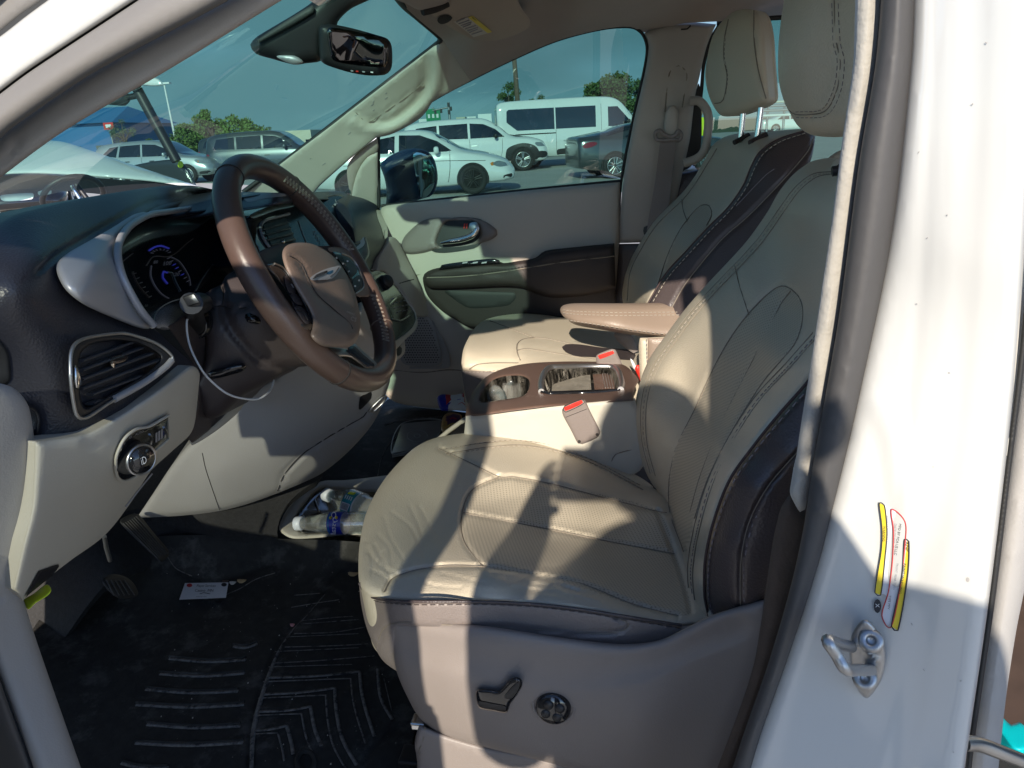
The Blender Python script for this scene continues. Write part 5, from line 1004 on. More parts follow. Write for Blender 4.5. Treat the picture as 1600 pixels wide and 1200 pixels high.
m.lathe([(-.03, .019), (.0, .019), (.004, .016), (.004, .012), (-.004, .011), (-.004, 0)], 'black_gloss', c, (.1, -1, .1), 24)
m.tube([c, P(304, 494, 'y', .86), P(301, 480, 'y', .80), P(299, 474, 'y', .77)], [.014, .012, .0125, .013], 'black_plastic', seg=14, sub=4)
m.tube([P(300, 478, 'y', .79), P(312, 474, 'y', .84), P(318, 474, 'y', .87)], [.012, .014, .012], 'black_plastic', seg=14, sub=3)
E1 = Surf(('y', .765))
m.relief([(283, 464), (303, 457), (314, 472), (312, 477), (291, 482)], E1, 'black_plastic', step=4, rnd=.004, thick=.03, closed_curve=False)
m.relief([(286, 465), (302, 460), (311, 472), (293, 478)], E1, 'satin_silver', step=4, rnd=.002, thick=.004, lift=.003, closed_curve=False)
m.build('turn_stalk', col, label='black column stalk with square silver end')
m = MB(); m.tube([P(384, 482, 'y', .95), P(390, 496, 'y', .93), P(400, 500, 'y', .93), P(412, 508, 'y', .95)], [.006, .008, .006, .004], 'black_gloss', seg=10, sub=4); m.build('shift_paddle', col)
m = MB()
m.tube([P(u, v, 'y', y) for u, v, y in ((314, 476, .9), (300, 486, .84), (292, 502, .82), (294, 530, .815), (303, 556, .81), (318, 582, .81), (335, 600, .82), (355, 615, .83), (376, 622, .85), (400, 624, .88), (415, 617, .90), (424, 607, .93), (428, 594, .955))], .0014, 'cable', seg=8, sub=6)
m.build('charging_cable', None, label='thin white cord looping down from the column stalk', cat='cable')
SEAMC[0] = None
# ---- pedals -----------------------------------------------------------------------------------------
m = MB(); PD = Surf([(188, 818, 'y', 1.05), (214, 803, 'y', 1.10), (264, 866, 'y', 1.08), (251, 877, 'y', 1.03)])
m.relief([(187, 816), (198, 806), (215, 803), (240, 832), (262, 858), (264, 868), (251, 878), (242, 870)], PD, 'rubber_black', step=5, rnd=.006, thick=.02)
for k in range(7): m.path([(193+k*3.3, 818-k*1.8), (246+k*2.6, 872-k*1.2)], PD, .0011, 'rubber', .002, seg=4)
m.build('accelerator_pedal', van)
m = MB(); PD2 = Surf([(160, 905, 'y', .86), (205, 900, 'y', .92), (215, 930, 'y', .90)])
m.relief([(160, 906), (178, 897), (204, 906), (216, 930), (190, 936), (170, 924)], PD2, 'rubber_black', step=5, rnd=.006, thick=.02)
for k in range(5): m.path([(166+k*7, 906), (178+k*8, 930)], PD2, .001, 'rubber', .002, seg=4)
m.build('brake_pedal', van); m = MB(); m.tube([P(163, 838, 'y', .82), P(166, 856, 'y', .83), P(172, 876, 'y', .85)], .003, 'steel', seg=8)
m.build('pedal_rod', van)
# ---- floor --------------------------------------------------------------------------------------------
m = MB()
m.box((-.45, 1.38, FLOOR-.02), (2.0, 1.64, .04), 'carpet')
CF = Surf([(60, 980, 'z', .53), (170, 880, 'x', -1.02), (215, 800, 'x', -1.06), (330, 800, 'y', 1.22), (440, 770, 'y', 1.28), (505, 745, 'y', 1.34), (440, 835, 'y', 1.30), (300, 860, 'z', .56), (560, 855, 'z', .56), (100, 1000, 'z', .53)])
m.relief([(20, 900, 1), (100, 870), (160, 820), (214, 795), (280, 800), (340, 795), (385, 785), (440, 765), (506, 738, 1), (500, 747), (478, 762), (456, 780), (440, 804), (433, 832), (440, 846), (540, 848), (620, 860, 1), (620, 900, 1), (430, 880), (200, 890), (80, 1020), (40, 1000, 1)], CF, 'carpet', step=9, thick=.03, back=(-.5, .3, -.8))
m.build('floor_carpet', van)
MZ = Surf([(100, 1000, 'z', .537), (600, 900, 'z', .537), (300, 1180, 'z', .537)])
MM = Surf([(60, 1010, 'z', .54), (90, 960, 'z', .54), (170, 886, 'z', .56), (330, 905, 'z', .545), (440, 880, 'z', .55), (440, 842, 'z', .60), (560, 850, 'z', .60), (570, 880, 'z', .55), (200, 860, 'z', .60), (400, 1000, 'z', .537), (250, 1100, 'z', .537), (600, 1100, 'z', .537), (500, 950, 'z', .537), (320, 838, 'z', .62)])
m = MB()
rib = []
for (u0, v0, u1, v1) in ((265, 1029, 384, 1031), (250, 1053, 382, 1052), (228, 1077, 372, 1080), (213, 1101, 382, 1101), (230, 1132, 376, 1134), (212, 1161, 380, 1160), (190, 1192, 262, 1200), (365, 1010, 402, 1006)):
    rib.append([(u0, v0), ((u0+u1)/2, (v0+v1)/2+4), (u1, v1)])
rib2 = [[(420, 1054, 1), (500, 1051), (557, 1049, 1), (560, 1080), (567, 1110), (580, 1150)], [(413, 1080), (470, 1077), (518, 1075, 1), (521, 1115), (530, 1155), (552, 1195)], [(405, 1107), (450, 1105), (480, 1104, 1), (487, 1140), (497, 1165)], [(400, 1136), (420, 1135), (443, 1134, 1), (450, 1160), (453, 1178)], [(590, 1040), (595, 1085), (608, 1124)], [(430, 1031), (500, 1027), (585, 1020)], [(445, 1006), (520, 1004), (575, 1001)], [(460, 985), (520, 983), (570, 975)], [(470, 965), (520, 960), (552, 958)], [(455, 944), (490, 938), (530, 932)], [(460, 925), (500, 922)]]
diag = [(545, 893), (530, 898), (505, 925), (480, 955), (456, 980), (435, 1010), (420, 1045), (408, 1080), (398, 1115), (392, 1150), (390, 1200)]
m.relief([(44, 1010), (60, 970), (100, 930), (160, 890), (200, 868), (212, 852), (250, 838), (330, 836), (400, 836), (440, 842), (520, 844), (600, 850, 1), (680, 900, 1), (700, 1080, 1), (660, 1100), (640, 1180), (620, 1240, 1), (120, 1240, 1), (80, 1100)], MM, 'mat_rubber', step=5, thick=.012, back=(0, 0, -1),
         seams=[(r, 6, -.004) for r in rib2]+[(diag, 6, .008), ([(262, 868), (290, 896), (330, 908), (380, 896), (430, 875), (438, 850)], 9, .006), ([(620, 1140), (600, 1155), (575, 1180), (565, 1210)], 8, .006)])
for r in rib: m.path(r, MM, .0036, 'dust', .0015, seg=6, flat=.4); m.path([(a, b-4) for a, b in r], MM, .003, 'mat_rubber', .002, seg=6)
for k, r in enumerate(rib2):
    q = [(a[0]+(5 if i > 1 and k < 5 else 0), a[1]+(5 if i <= 1 or k >= 5 else 0)) for i, a in enumerate(r)]; q = [tuple(b)+tuple(a[2:]) for a, b in zip(r, q)]
    m.path(q, MM, .0030 if k < 5 else .0014, 'dust', .0045 if k < 5 else .003, seg=5, flat=.35)
for r in rib2[:4]: m.path([(a[0]-9, a[1]+11)+tuple(a[2:]) for a in r], MM, .0016, 'dust', .004, seg=5, flat=.35)
for u0, v0, u1, v1 in ((430, 1018, 560, 1012), (452, 995, 560, 990), (470, 975, 560, 968), (420, 1042, 550, 1038), (600, 1060, 612, 1110)): m.path([(u0, v0), ((u0+u1)/2, (v0+v1)/2), (u1, v1)], MM, .0009, 'dust', .003, seg=4)
m.path([(a[0]+3, a[1]+3) for a in diag[2:]], MM, [.001, .001, .002, .0035, .004, .004, .003], 'dust', .001, seg=6)
m.path([(262, 870), (275, 888), (300, 900)], MM, .001, 'dust', .002); m.path([(430, 895), (400, 905), (370, 922), (330, 935), (290, 932)], MM, .0022, 'dust', .0, seg=5, flat=.3)
m.path([(470+14*math.cos(t)+8, 1190+16*math.sin(t)) for t in np.linspace(0, 6.28, 16)[:-1]], MM, .004, 'mat_rubber', .004, True)
for k in range(130):
    u = rng.uniform(250, 620); v = rng.uniform(890, 1195); s = rng.uniform(.5, 1.4)
    if 1: c = MM([(u, v)], .001)[0]; m.add([c+(-s*.001, 0, .0), c+(0, -s*.001, 0), c+(s*.001, 0, 0), c+(0, s*.001, .001*s)], [(0, 1, 2), (0, 2, 3), (0, 3, 1)], 'paper_dirty' if k % 4 == 0 else 'dust', False)
m.build('floor_mat', None, label='black ribbed rubber floor mat dusty with sand in front of the driver seat', cat='floor mat')
PM = Surf([(520, 740, 'z', .54), (600, 640, 'z', .54), (740, 760, 'z', .54)])
m = MB()
m.relief([(503, 750), (530, 725), (570, 680), (600, 630), (612, 622), (640, 634), (700, 641), (780, 652, 1), (780, 780, 1), (620, 760, 1), (520, 756)], PM, 'mat_rubber', step=8, thick=.01, back=(0, 0, -1), seams=[([(640, 670), (610, 690), (594, 715), (588, 745)], 3, .004)])
m.path([(642, 668), (612, 689), (597, 714), (590, 744)], PM, .0009, 'dust', .001); m.path([(600, 663), (640, 655), (690, 651)], PM, .0012, 'dust', .001); m.path([(600, 665), (615, 660)], PM, .002, 'dust', .001)
m.build('floor_mat', None, label='black rubber floor mat in the passenger footwell under a clear case', cat='floor mat')
m = MB()
TR = Surf([(437, 830, 'y', 1.30), (600, 838, 'y', 1.32), (475, 771, 'y', 1.48), (542, 750, 'z', .585), (640, 738, 'z', .585), (500, 800, 'z', .59)])
th = [(462, 812), (466, 802), (478, 786), (492, 770), (506, 762), (516, 764), (560, 768), (620, 770), (640, 775, 1), (620, 824, 1), (560, 824), (500, 832), (470, 830)]
m.relief([(437, 828), (441, 810), (453, 790), (470, 773), (490, 757), (508, 751), (542, 750), (610, 742), (660, 736, 1), (660, 850, 1), (600, 838), (540, 836), (500, 840), (470, 842), (452, 840)], TR, 'cream_plastic', step=6, rnd=.012, thick=.03, holes=[th])
well(m, th, TR, .03, 'cream_plastic', 'cream_plastic', .97)
m.relief([(464, 806), (470, 794), (484, 778), (499, 764), (506, 768), (512, 790), (512, 800), (480, 808), (468, 812)], TR, 'black_gloss', step=5, rnd=.003, thick=.02, lift=-.008)
m.path([(500, 771), (492, 780), (494, 786), (499, 799)], TR, .0018, 'satin_silver', -.002); m.path([(477, 797), (472, 804), (476, 808)], TR, .0012, 'satin_silver', -.002)
m.build('floor_tray', van)
m = MB(); m.tube([P(686, 686, 'y', 1.62), P(700, 674, 'y', 1.62), P(727, 655, 'y', 1.60)], .006, 'cream_plastic', seg=8); m.relief([(690, 690), (728, 656), (728, 690), (700, 700)], ('y', 1.60), 'black_gloss', step=8, thick=.02, closed_curve=False); m.build('console_edge', console)
# ---- loose things -------------------------------------------------------------------------------------
def bottle(p0, p1, r, label, kind):
    a = np.array(p0); L = np.linalg.norm(np.array(p1)-a); ax = (np.array(p1)-a)/L
    m = MB(); pr = [(.018, .0125), (.022, .0135), (.03, .016)]
    k = [(.30, .80), (.36, .96), (.42, 1), (.60, 1), (.64, .94), (.68, 1), (.74, .93), (.78, 1), (.84, .93), (.88, 1), (.95, .96), (1, .7)]
    pr += [(L*f, r*g) for f, g in k]; m.lathe(pr, 'clear_plastic', a, ax, 28)
    o = m.build('plastic_bottle', None, label=label, cat='bottle')
    m = MB(); m.lathe([(0, 0), (0, .0145), (.002, .0155), (.016, .0155), (.017, .013)], 'white_cap', a, ax, 24)
    m.build('cap', o)
    m = MB(); m.lathe([(L*.44, r*1.012), (L*.60, r*1.012)], kind, a, ax, 40)
    c = a+ax*L*.52; view = (CAM-c)/np.linalg.norm(CAM-c); nn = view-ax*(view@ax); nn /= np.linalg.norm(nn); up = np.cross(nn, ax)
    if kind == 'label_blue':
        cu = []
        m.text3('Crystal', c+nn*(r*1.03)+ax*.007, up*-1, ax*-1, 'white_ink', .017)
        m.lathe([(L*.455, r*1.015), (L*.462, r*1.015)], 'teal', a, ax, 32)
        for s_ in (-1, 1): m.tube([c+nn*r*.9+up*r*.55+ax*s_*.004, c+nn*r*.95+up*r*.5+ax*s_*.008, c+nn*r*1.0+up*r*.35+ax*s_*.006], .0025, 'yellow', seg=6)
    else:
        f = nn; q = c+f*(r*1.02)-up*.008
        m.add([q+up*-.011+ax*-.012, q+up*-.011+ax*.012, q+up*.006+ax*.012, q+up*.006+ax*-.012], [(0, 1, 2, 3)], 'paper', False)
        for t in range(8): x = -.010+t*.0026; m.add([q+f*.0006+up*-.009+ax*x, q+f*.0006+up*-.009+ax*(x+.0012), q+f*.0006+up*.004+ax*(x+.0012), q+f*.0006+up*.004+ax*x], [(0, 1, 2, 3)], 'ink', False)
        for t in range(4): q2 = c+f*(r*1.0)+up*.010+ax*(-.009+t*.006); m.tube([q2+up*-.004, q2+up*.005], .0012, 'paper', seg=5)
        m.lathe([(L*.60, r*1.013), (L*.615, r*1.013)], 'paper', a, ax, 32); m.tube([c+f*r*.85+up*r*.65+ax*-.008, c+f*r*.8+up*r*.72+ax*.006], .006, 'lime', seg=8, flat=.3)
    m.build('bottle_label', o)
mat('white_cap', (.62, .66, .72), .4, var=.02); mat('label_teal', (.02, .24, .30), .3, var=.25, vs=60, dirt=((.1, .35, .12), 90, .55, .6)); mat('label_blue', (.015, .03, .38), .3, var=.1)
b1 = P(508, 772, 'y', 1.43); b2 = b1+np.array((.185, -.055, -.028)); b2[1] = 1.40
bottle(b1, tuple(np.array(b1)+np.array((.17, -.075, -.01))), .0330, 'clear water bottle with turquoise label lying in the floor tray', 'label_teal')
b1 = P(462, 818, 'y', 1.325)
bottle(b1, tuple(np.array(b1)+np.array((.20, -.012, .018))), .0245, 'slim clear bottle with dark blue label lying nearest in the floor tray', 'label_blue')
m = MB(); CZ = Surf([(281, 936, 'z', .552), (355, 910, 'z', .552), (300, 912, 'z', .552)])
m.relief([(289, 911), (357, 910), (353, 934), (280, 937)], CZ, 'paper', step=14, thick=.0008, closed_curve=False)
m.text('Player Services', CZ, (307, 917), (.9, 0), (.15, -1), 'ink', .001, 5.5); m.text('Casino  MN', CZ, (304, 924.5), (1, 0), (.15, -1), 'ink', .001, 6); m.text('autoservice', CZ, (306, 933), (1, 0), (.15, -1), 'ink_grey', .001, 3.6)
m.path([(312, 928), (318, 926), (328, 928)], CZ, .0006, 'ink', .001)
for q, c in (((296, 914.5), 'ink_red'), ((350, 913.5), 'ink')): m.relief([(q[0]+4.5*math.cos(t), q[1]+3*math.sin(t)) for t in np.linspace(0, 6.28, 11)[:-1]], CZ, c, step=3, thick=.0003, lift=.001)
m.build('business_card', None, label='white printed business card lying on the black driver mat', cat='card')
def leaf(q, s, lab, mt='leaf'):
    c = MM([q], .006)[0]; V = []; n = 10
    for k in range(n):
        t = 2*math.pi*k/n; V.append(c+np.array((s*math.cos(t)*1.3, s*math.sin(t)*.8, .002*math.cos(2*t))))
    V.append(c+(0, 0, .003)); m = MB(); m.add(V, [(k, (k+1) % n, n) for k in range(n)], mt); m.add([v-np.array((0, 0, .001)) for v in V], [((k+1) % n, k, n) for k in range(n)], mt)
    m.build('dry_leaf', None, label=lab, cat='leaf')
leaf((378, 907), .008, 'small tan leaf just right of the business card'); leaf((364, 910), .006, 'narrow pale leaf touching the corner of the business card', 'paper_dirty'); leaf((352, 908), .006, 'reddish brown leaf behind the business card', 'rim_leather'); leaf((552, 896), .009, 'round tan leaf on the mat against the front of the seat'); leaf((457, 976), .004, 'tiny pink scrap on the groove of the mat', 'pink'); 
m = MB(); YZ = Surf([(40, 948, 'x', -.62), (78, 920, 'x', -.60), (60, 920, 'x', -.62)])
m.relief([(37, 938), (52, 928), (70, 914), (77, 915), (80, 923), (74, 931), (56, 942), (44, 952)], YZ, 'lime', step=4, rnd=.003, thick=.008, seams=[([(46, 948), (52, 938), (50, 930)], 2, .002)]); m.build('release_tag', None, label='bright yellow green plastic tag hanging under the cream dash panel', cat='tag')
m = MB(); q0 = P(627, 661, 'z', .56); DV = Surf([(627, 661, 'z', .562), (689, 656, 'z', .562), (611, 700, 'z', .562)])
m.relief([(628, 662), (689, 656), (686, 678), (668, 697), (648, 702), (612, 708)], DV, 'case_plastic', step=7, thick=.014, back=(0, 0, -1), closed_curve=False)
m.path([(628, 662), (689, 656), (686, 678), (668, 697), (648, 702), (612, 708)], DV, .0015, 'clear_edge', .001, True)
m.path([(652+16*math.cos(t), 681+9*math.sin(t)) for t in np.linspace(0, 6.28, 20)[:-1]], DV, .0008, 'clear_edge', .001, True); m.path([(652+5*math.cos(t), 681+3*math.sin(t)) for t in np.linspace(0, 6.28, 10)[:-1]], DV, .0015, 'clear_edge', .001, True)
m.build('disc_case', None, label='scratched clear disc case lying on the passenger floor mat', cat='case')
m = MB(); BG = Surf([(683, 620, 'y', 2.06), (732, 620, 'y', 2.06), (700, 642, 'y', 2.03), (728, 642, 'y', 2.02)])
m.relief([(683, 622), (690, 616), (708, 617), (727, 615), (733, 624), (729, 640), (712, 641), (690, 641)], BG, 'paper', step=4, rnd=.014, thick=.03, regions=[([(680, 612), (702, 614), (699, 644), (684, 644)], 'label_blue'), ([(722, 612), (736, 614), (735, 632), (726, 628)], 'ink_red'), ([(697, 614), (705, 616), (703, 628), (697, 630)], 'ink_red')])
m.path([(690, 634), (694, 630), (697, 635)], BG, .002, 'white_ink', -.004); m.path([(716, 632), (722, 629), (727, 633)], BG, .002, 'ink_red', -.002); m.path([(714, 625), (720, 624)], BG, .002, 'label_blue', -.002)
m.build('snack_bag', None, label='blue and white crumpled snack bag on the passenger footwell floor', cat='snack bag')
m = MB(); BG = Surf([(690, 655, 'z', .58), (722, 655, 'z', .58), (700, 678, 'z', .57)])
m.relief([(692, 652), (700, 645), (712, 645), (721, 649), (721, 660), (711, 671), (697, 679), (689, 670)], BG, 'snack_orange', step=4, rnd=.014, thick=.03, regions=[([(698, 650), (718, 648), (716, 662), (700, 664)], 'snack_purple')])
m.path([(700, 666), (708, 662), (714, 664)], BG, .003, 'yellow', -.004); m.path([(703, 655), (708, 653), (713, 655)], BG, .002, 'red', -.002)
m.build('snack_bag', None, label='small purple and orange snack bag in front of the centre console', cat='snack bag')
m = MB(); TL = Surf([(1546, 1110, 'z', .56), (1600, 1130, 'z', .56), (1580, 1170, 'z', .55)])
m.relief([(1544, 1118), (1548, 1104), (1558, 1106), (1568, 1122), (1580, 1132), (1592, 1128), (1604, 1138), (1616, 1160), (1598, 1174), (1582, 1170), (1566, 1150)], TL, 'teal', step=6, rnd=.006, thick=.02, back=(0, 0, -1))
m.build('plastic_toy', None, label='bright teal plastic piece lying on the brown floor by the sliding door', cat='plastic toy')
m = MB(); m.tube([P(1505, 1162, 'y', .50), P(1530, 1163, 'y', .51), P(1570, 1178, 'y', .52), P(1640, 1205, 'y', .54)], .006, 'satin_silver', seg=12, sub=5)
m.build('door_rod', van)
m = MB(); m.relief([(992, 575), (998, 570), (1004, 585), (1003, 600), (998, 590)], ('y', 1.52), 'red', step=4, rnd=.004, thick=.01); m.relief([(985, 560), (991, 567), (996, 578), (990, 576)], ('y', 1.53), 'paper', step=4, rnd=.003, thick=.008)
m.build('wrapper', None, label='red and white wrapper wedged between console and passenger seat', cat='wrapper')
# ================================================================== open driver door (stands outside the frame, shades the dash)
dr = empty('front_door', (-1.1, .46, 0)); dr.parent = van; dr.matrix_parent_inverse = Matrix.Translation(-Vector(van['_loc']))
DH = np.array((-1.12, .44)); DT = np.array((-.250, -.11)); dd = DT-DH; DLn = np.linalg.norm(dd); dd /= DLn; dn = np.array((-dd[1], dd[0]))
def dpt(s, z, off=0.0): q = DH+dd*s*DLn+dn*off; return np.array((q[0], q[1], z))
def dpanel(m, poly, o0, o1, mt, hole=None):
    vs, fs, lp = fill2d(np.array(poly), .12, [hole] if hole is not None else [])
    A = [dpt(x, z, o0) for x, z in vs]; B = [dpt(x, z, o1) for x, z in vs]; n = len(A)
    m.add(A+B, fs+[(n+a, n+c, n+b) for a, b, c in fs]+[(l[i], l[(i+1) % len(l)], n+l[(i+1) % len(l)], n+l[i]) for l in lp for i in range(len(l))], mt, False)
m = MB(); dpanel(m, [(0, .42), (.96, .40), (1.0, .7), (1.0, 1.10), (0, 1.06)], -.03, .05, 'van_paint')
dpanel(m, [(.02, .5), (.95, .5), (.97, 1.09), (.02, 1.05)], .055, .09, 'cream_plastic')
dbody = m.build('door_panel', dr)
m = MB(); wo = np.array([(.0, 1.06), (1.0, 1.10), (1.0, 1.46), (.985, 1.58), (.94, 1.65), (.80, 1.66), (.55, 1.60), (.25, 1.36)]); wi = np.array([(.14, 1.10), (.975, 1.125), (.975, 1.45), (.96, 1.565), (.925, 1.62), (.80, 1.63), (.57, 1.57), (.28, 1.325)])
dpanel(m, wo, -.01, .03, 'rubber_black', wi); m.build('window_frame', dr)
m = MB(); vs, fs, lp = fill2d(wi, .3); m.add([dpt(x, z, .01) for x, z in vs], fs, 'door_glass', False); m.build('window_glass', dr)
# ================================================================== the photographer
pm = bpy.data.meshes.new('person'); X0 = PX0 = .085
J = {'pel': (X0, -.44, .95), 'wst': (X0, -.43, 1.12), 'chs': (X0, -.42, 1.30), 'nkb': (X0-.01, -.41, 1.46), 'nk': (X0-.02, -.39, 1.52), 'hd': (X0-.03, -.36, 1.605), 'hd2': (X0-.03, -.35, 1.675),
     'sl': (X0-.17, -.41, 1.385), 'el': (-.130, -.24, 1.12), 'wl': (-.138, -.115, 1.285), 'sr': (X0+.21, -.41, 1.435), 'er': (X0+.27, -.24, 1.20), 'wr': (.185, -.105, 1.345),
     'hl': (X0-.10, -.44, .92), 'kl': (X0-.13, -.42, .50), 'al': (X0-.14, -.46, .08), 'fl': (X0-.15, -.34, .035), 'hr': (X0+.10, -.44, .92), 'kr': (X0+.13, -.42, .50), 'ar': (X0+.14, -.46, .08), 'fr': (X0+.16, -.34, .035)}
Rr = {'pel': .17, 'wst': .165, 'chs': .185, 'nkb': .075, 'nk': .080, 'hd': .092, 'hd2': .078, 'sl': .06, 'el': .048, 'wl': .036, 'sr': .075, 'er': .043, 'wr': .028, 'hl': .095, 'kl': .06, 'al': .042, 'fl': .035, 'hr': .095, 'kr': .06, 'ar': .042, 'fr': .035}
E_ = ['pel-wst', 'wst-chs', 'chs-nkb', 'nkb-nk', 'nk-hd', 'hd-hd2', 'nkb-sl', 'sl-el', 'el-wl', 'nkb-sr', 'sr-er', 'er-wr', 'pel-hl', 'hl-kl', 'kl-al', 'al-fl', 'pel-hr', 'hr-kr', 'kr-ar', 'ar-fr']
for s, w, cx in (('l', 'wl', -.122), ('r', 'wr', .132)):
    pc = s+'palm'; J[pc] = (cx, -.06, 1.380); Rr[pc] = .031; E_.append(w+'-'+pc)
    sg = 1 if s == 'l' else -1
    for k in range(4):
        a, b = '%sf%da' % (s, k), '%sf%db' % (s, k); J[a] = (cx-sg*.002, -.045+.003*k, 1.375+.018*k); J[b] = (cx+sg*(.018-.002*k), -.024, 1.378+.017*k); Rr[a] = .0085; Rr[b] = .007; E_ += [pc+'-'+a, a+'-'+b]
    a, b = s+'ta', s+'tb'; J[a] = (cx, -.075, 1.365); J[b] = (cx+sg*.028, -.052, 1.362); Rr[a] = .011; Rr[b] = .009; E_ += [pc+'-'+a, a+'-'+b]
kk = list(J); pm.from_pydata([J[k] for k in kk], [tuple(kk.index(x) for x in e.split('-')) for e in E_], [])
po = bpy.data.objects.new('person', pm); COL.objects.link(po); sk = po.modifiers.new('skin', 'SKIN'); 
for i, k in enumerate(kk): v = pm.skin_vertices[0].data[i]; v.radius = (Rr[k], Rr[k]*(.78 if k in ('pel', 'wst', 'chs') else 1)); v.use_root = (k == 'pel')
po.modifiers.new('sub', 'SUBSURF').render_levels = 2; po.modifiers['sub'].levels = 2
dg = bpy.context.evaluated_depsgraph_get(); me2 = bpy.data.meshes.new_from_object(po.evaluated_get(dg)); po.modifiers.clear(); po.data = me2
mat('skin', (.45, .26, .18), .5); mat('shirt', (.10, .16, .26), .85, bump=.4, bs=90); mat('trousers', (.06, .06, .07), .85); mat('shoe', (.03, .03, .03), .5); mat('hair', (.03, .02, .015), .7)
for n_ in ('skin', 'shirt', 'trousers', 'shoe'): me2.materials.append(MAT[n_])
for p in me2.polygons:
    p.use_smooth = True; c = p.center; d_ = abs(c.x-X0)
    p.material_index = 3 if c.z < .1 else 2 if c.z < .96 else 0 if (c.z > 1.49 or (c.y > -.26 and c.z > .96)) else 1
tag(po, 'photographer in a blue shirt standing outside the open door holding up a phone', 'person')
hc = np.array((X0-.03, -.355, 1.63))
m = MB(); V = []; nf = 14
for i in range(9):
    for j in range(nf):
        th = i/8*math.pi*.62; ph = 2*math.pi*j/nf; V.append(hc+np.array((.088*math.sin(th)*math.cos(ph), -.012+.10*math.sin(th)*math.sin(ph), .025+.088*math.cos(th))))
m.add(V, [(i*nf+j, i*nf+(j+1) % nf, (i+1)*nf+(j+1) % nf, (i+1)*nf+j) for i in range(8) for j in range(nf) if not (i > 4 and 1 < j < 6)], 'hair'); h_ = m.build('hair', po)
for s in (-1, 1):
    m = MB(); m.lathe([(-.01, 0), (-.006, .009), (0, .011), (.004, .007), (.005, 0)], 'white_ink', hc+(s*.033, .083, -.01), (0, 1, 0), 12); e_ = m.build('eye', po)
    m = MB(); m.lathe([(.0, .005), (.0065, .004), (.0065, 0)], 'ink', hc+(s*.033, .084, -.01), (0, 1, 0), 10); m.build('pupil', e_)
    m = MB(); m.tube([hc+(s*.09, 0, .01), hc+(s*.097, -.01, -.008), hc+(s*.09, 0, -.03)], [.008, .013, .006], 'skin', sub=3); m.build('ear', po)
m = MB(); m.tube([hc+(0, .088, .005), hc+(0, .108, -.03), hc+(0, .095, -.04)], [.008, .015, .008], 'skin', sub=4); m.build('nose', po)
m = MB(); m.tube([hc+(-.025, .082, -.065), hc+(0, .092, -.066), hc+(.025, .082, -.065)], [.003, .007, .003], 'pink', sub=4); m.build('mouth', po)
m = MB(); m.box((.0, -.017, 1.407), (.212, .0085, .10), 'black_gloss', bev=.003); m.lathe([(0, .008), (.002, .008), (.002, .006), (.0, .005), (.0, 0)], 'chrome', (0, -.0125, 1.42), (0, 1, 0), 16)
m.build('phone', None, label='black phone held sideways by the photographer', cat='phone')
# ================================================================== parking lot
def gpt(u, v): return P(u, v, 'z', 0.0)
mat('asphalt', (.40, .39, .365), .9, bump=.6, bs=25, var=.12, vs=.8, dirt=((.5, .49, .46), 1.3, .55, .5))
mat('paint_white_line', (.7, .7, .68), .8); mat('grass_far', (.07, .10, .035), .95, var=.2, vs=1)
m = MB(); m.add([(-700, -80, 0), (500, -80, 0), (500, 900, 0), (-700, 900, 0)], [(0, 1, 2, 3)], 'asphalt', False); m.build('ground', None, kind='structure')
m = MB()
for k in range(14):
    x = -24+k*2.8; m.add([(x, 14.6, .004), (x+.12, 14.6, .004), (x+1.0, 19.6, .004), (x+.88, 19.6, .004)], [(0, 1, 2, 3)], 'paint_white_line', False)
m.build('parking_lines', None, kind='structure')
m = MB(); m.add([(-400, 78, .01), (300, 78, .01), (300, 400, .01), (-400, 400, .01)], [(0, 1, 2, 3)], 'grass_far', False); m.build('grass_verge', None, kind='structure')
mat('car_white', (.72, .73, .72), .18, var=.01, coat=.8); mat('car_silver', (.42, .45, .46), .3, .55, var=.02, coat=.8); mat('car_grey', (.09, .105, .11), .28, .6, var=.02, coat=.9); mat('car_dark', (.035, .045, .05), .3, .2, coat=.8); mat('car_black', (.012, .012, .014), .15, coat=.8)
mat('car_window', (.012, .016, .02), .05, coat=.9, spec=.7); mat('tyre', (.018, .018, .018), .75, bump=.3, bs=60); mat('alloy', (.55, .55, .55), .3, .9); mat('alloy_black', (.012, .012, .012), .45)
mat('lamp_glass', (.35, .38, .4), .08, .4, coat=1); mat('amber', (.7, .22, .02), .2, coat=1); mat('tail_red', (.22, .008, .01), .15, coat=1)
mat('car_gap', (.02, .02, .02), .8)
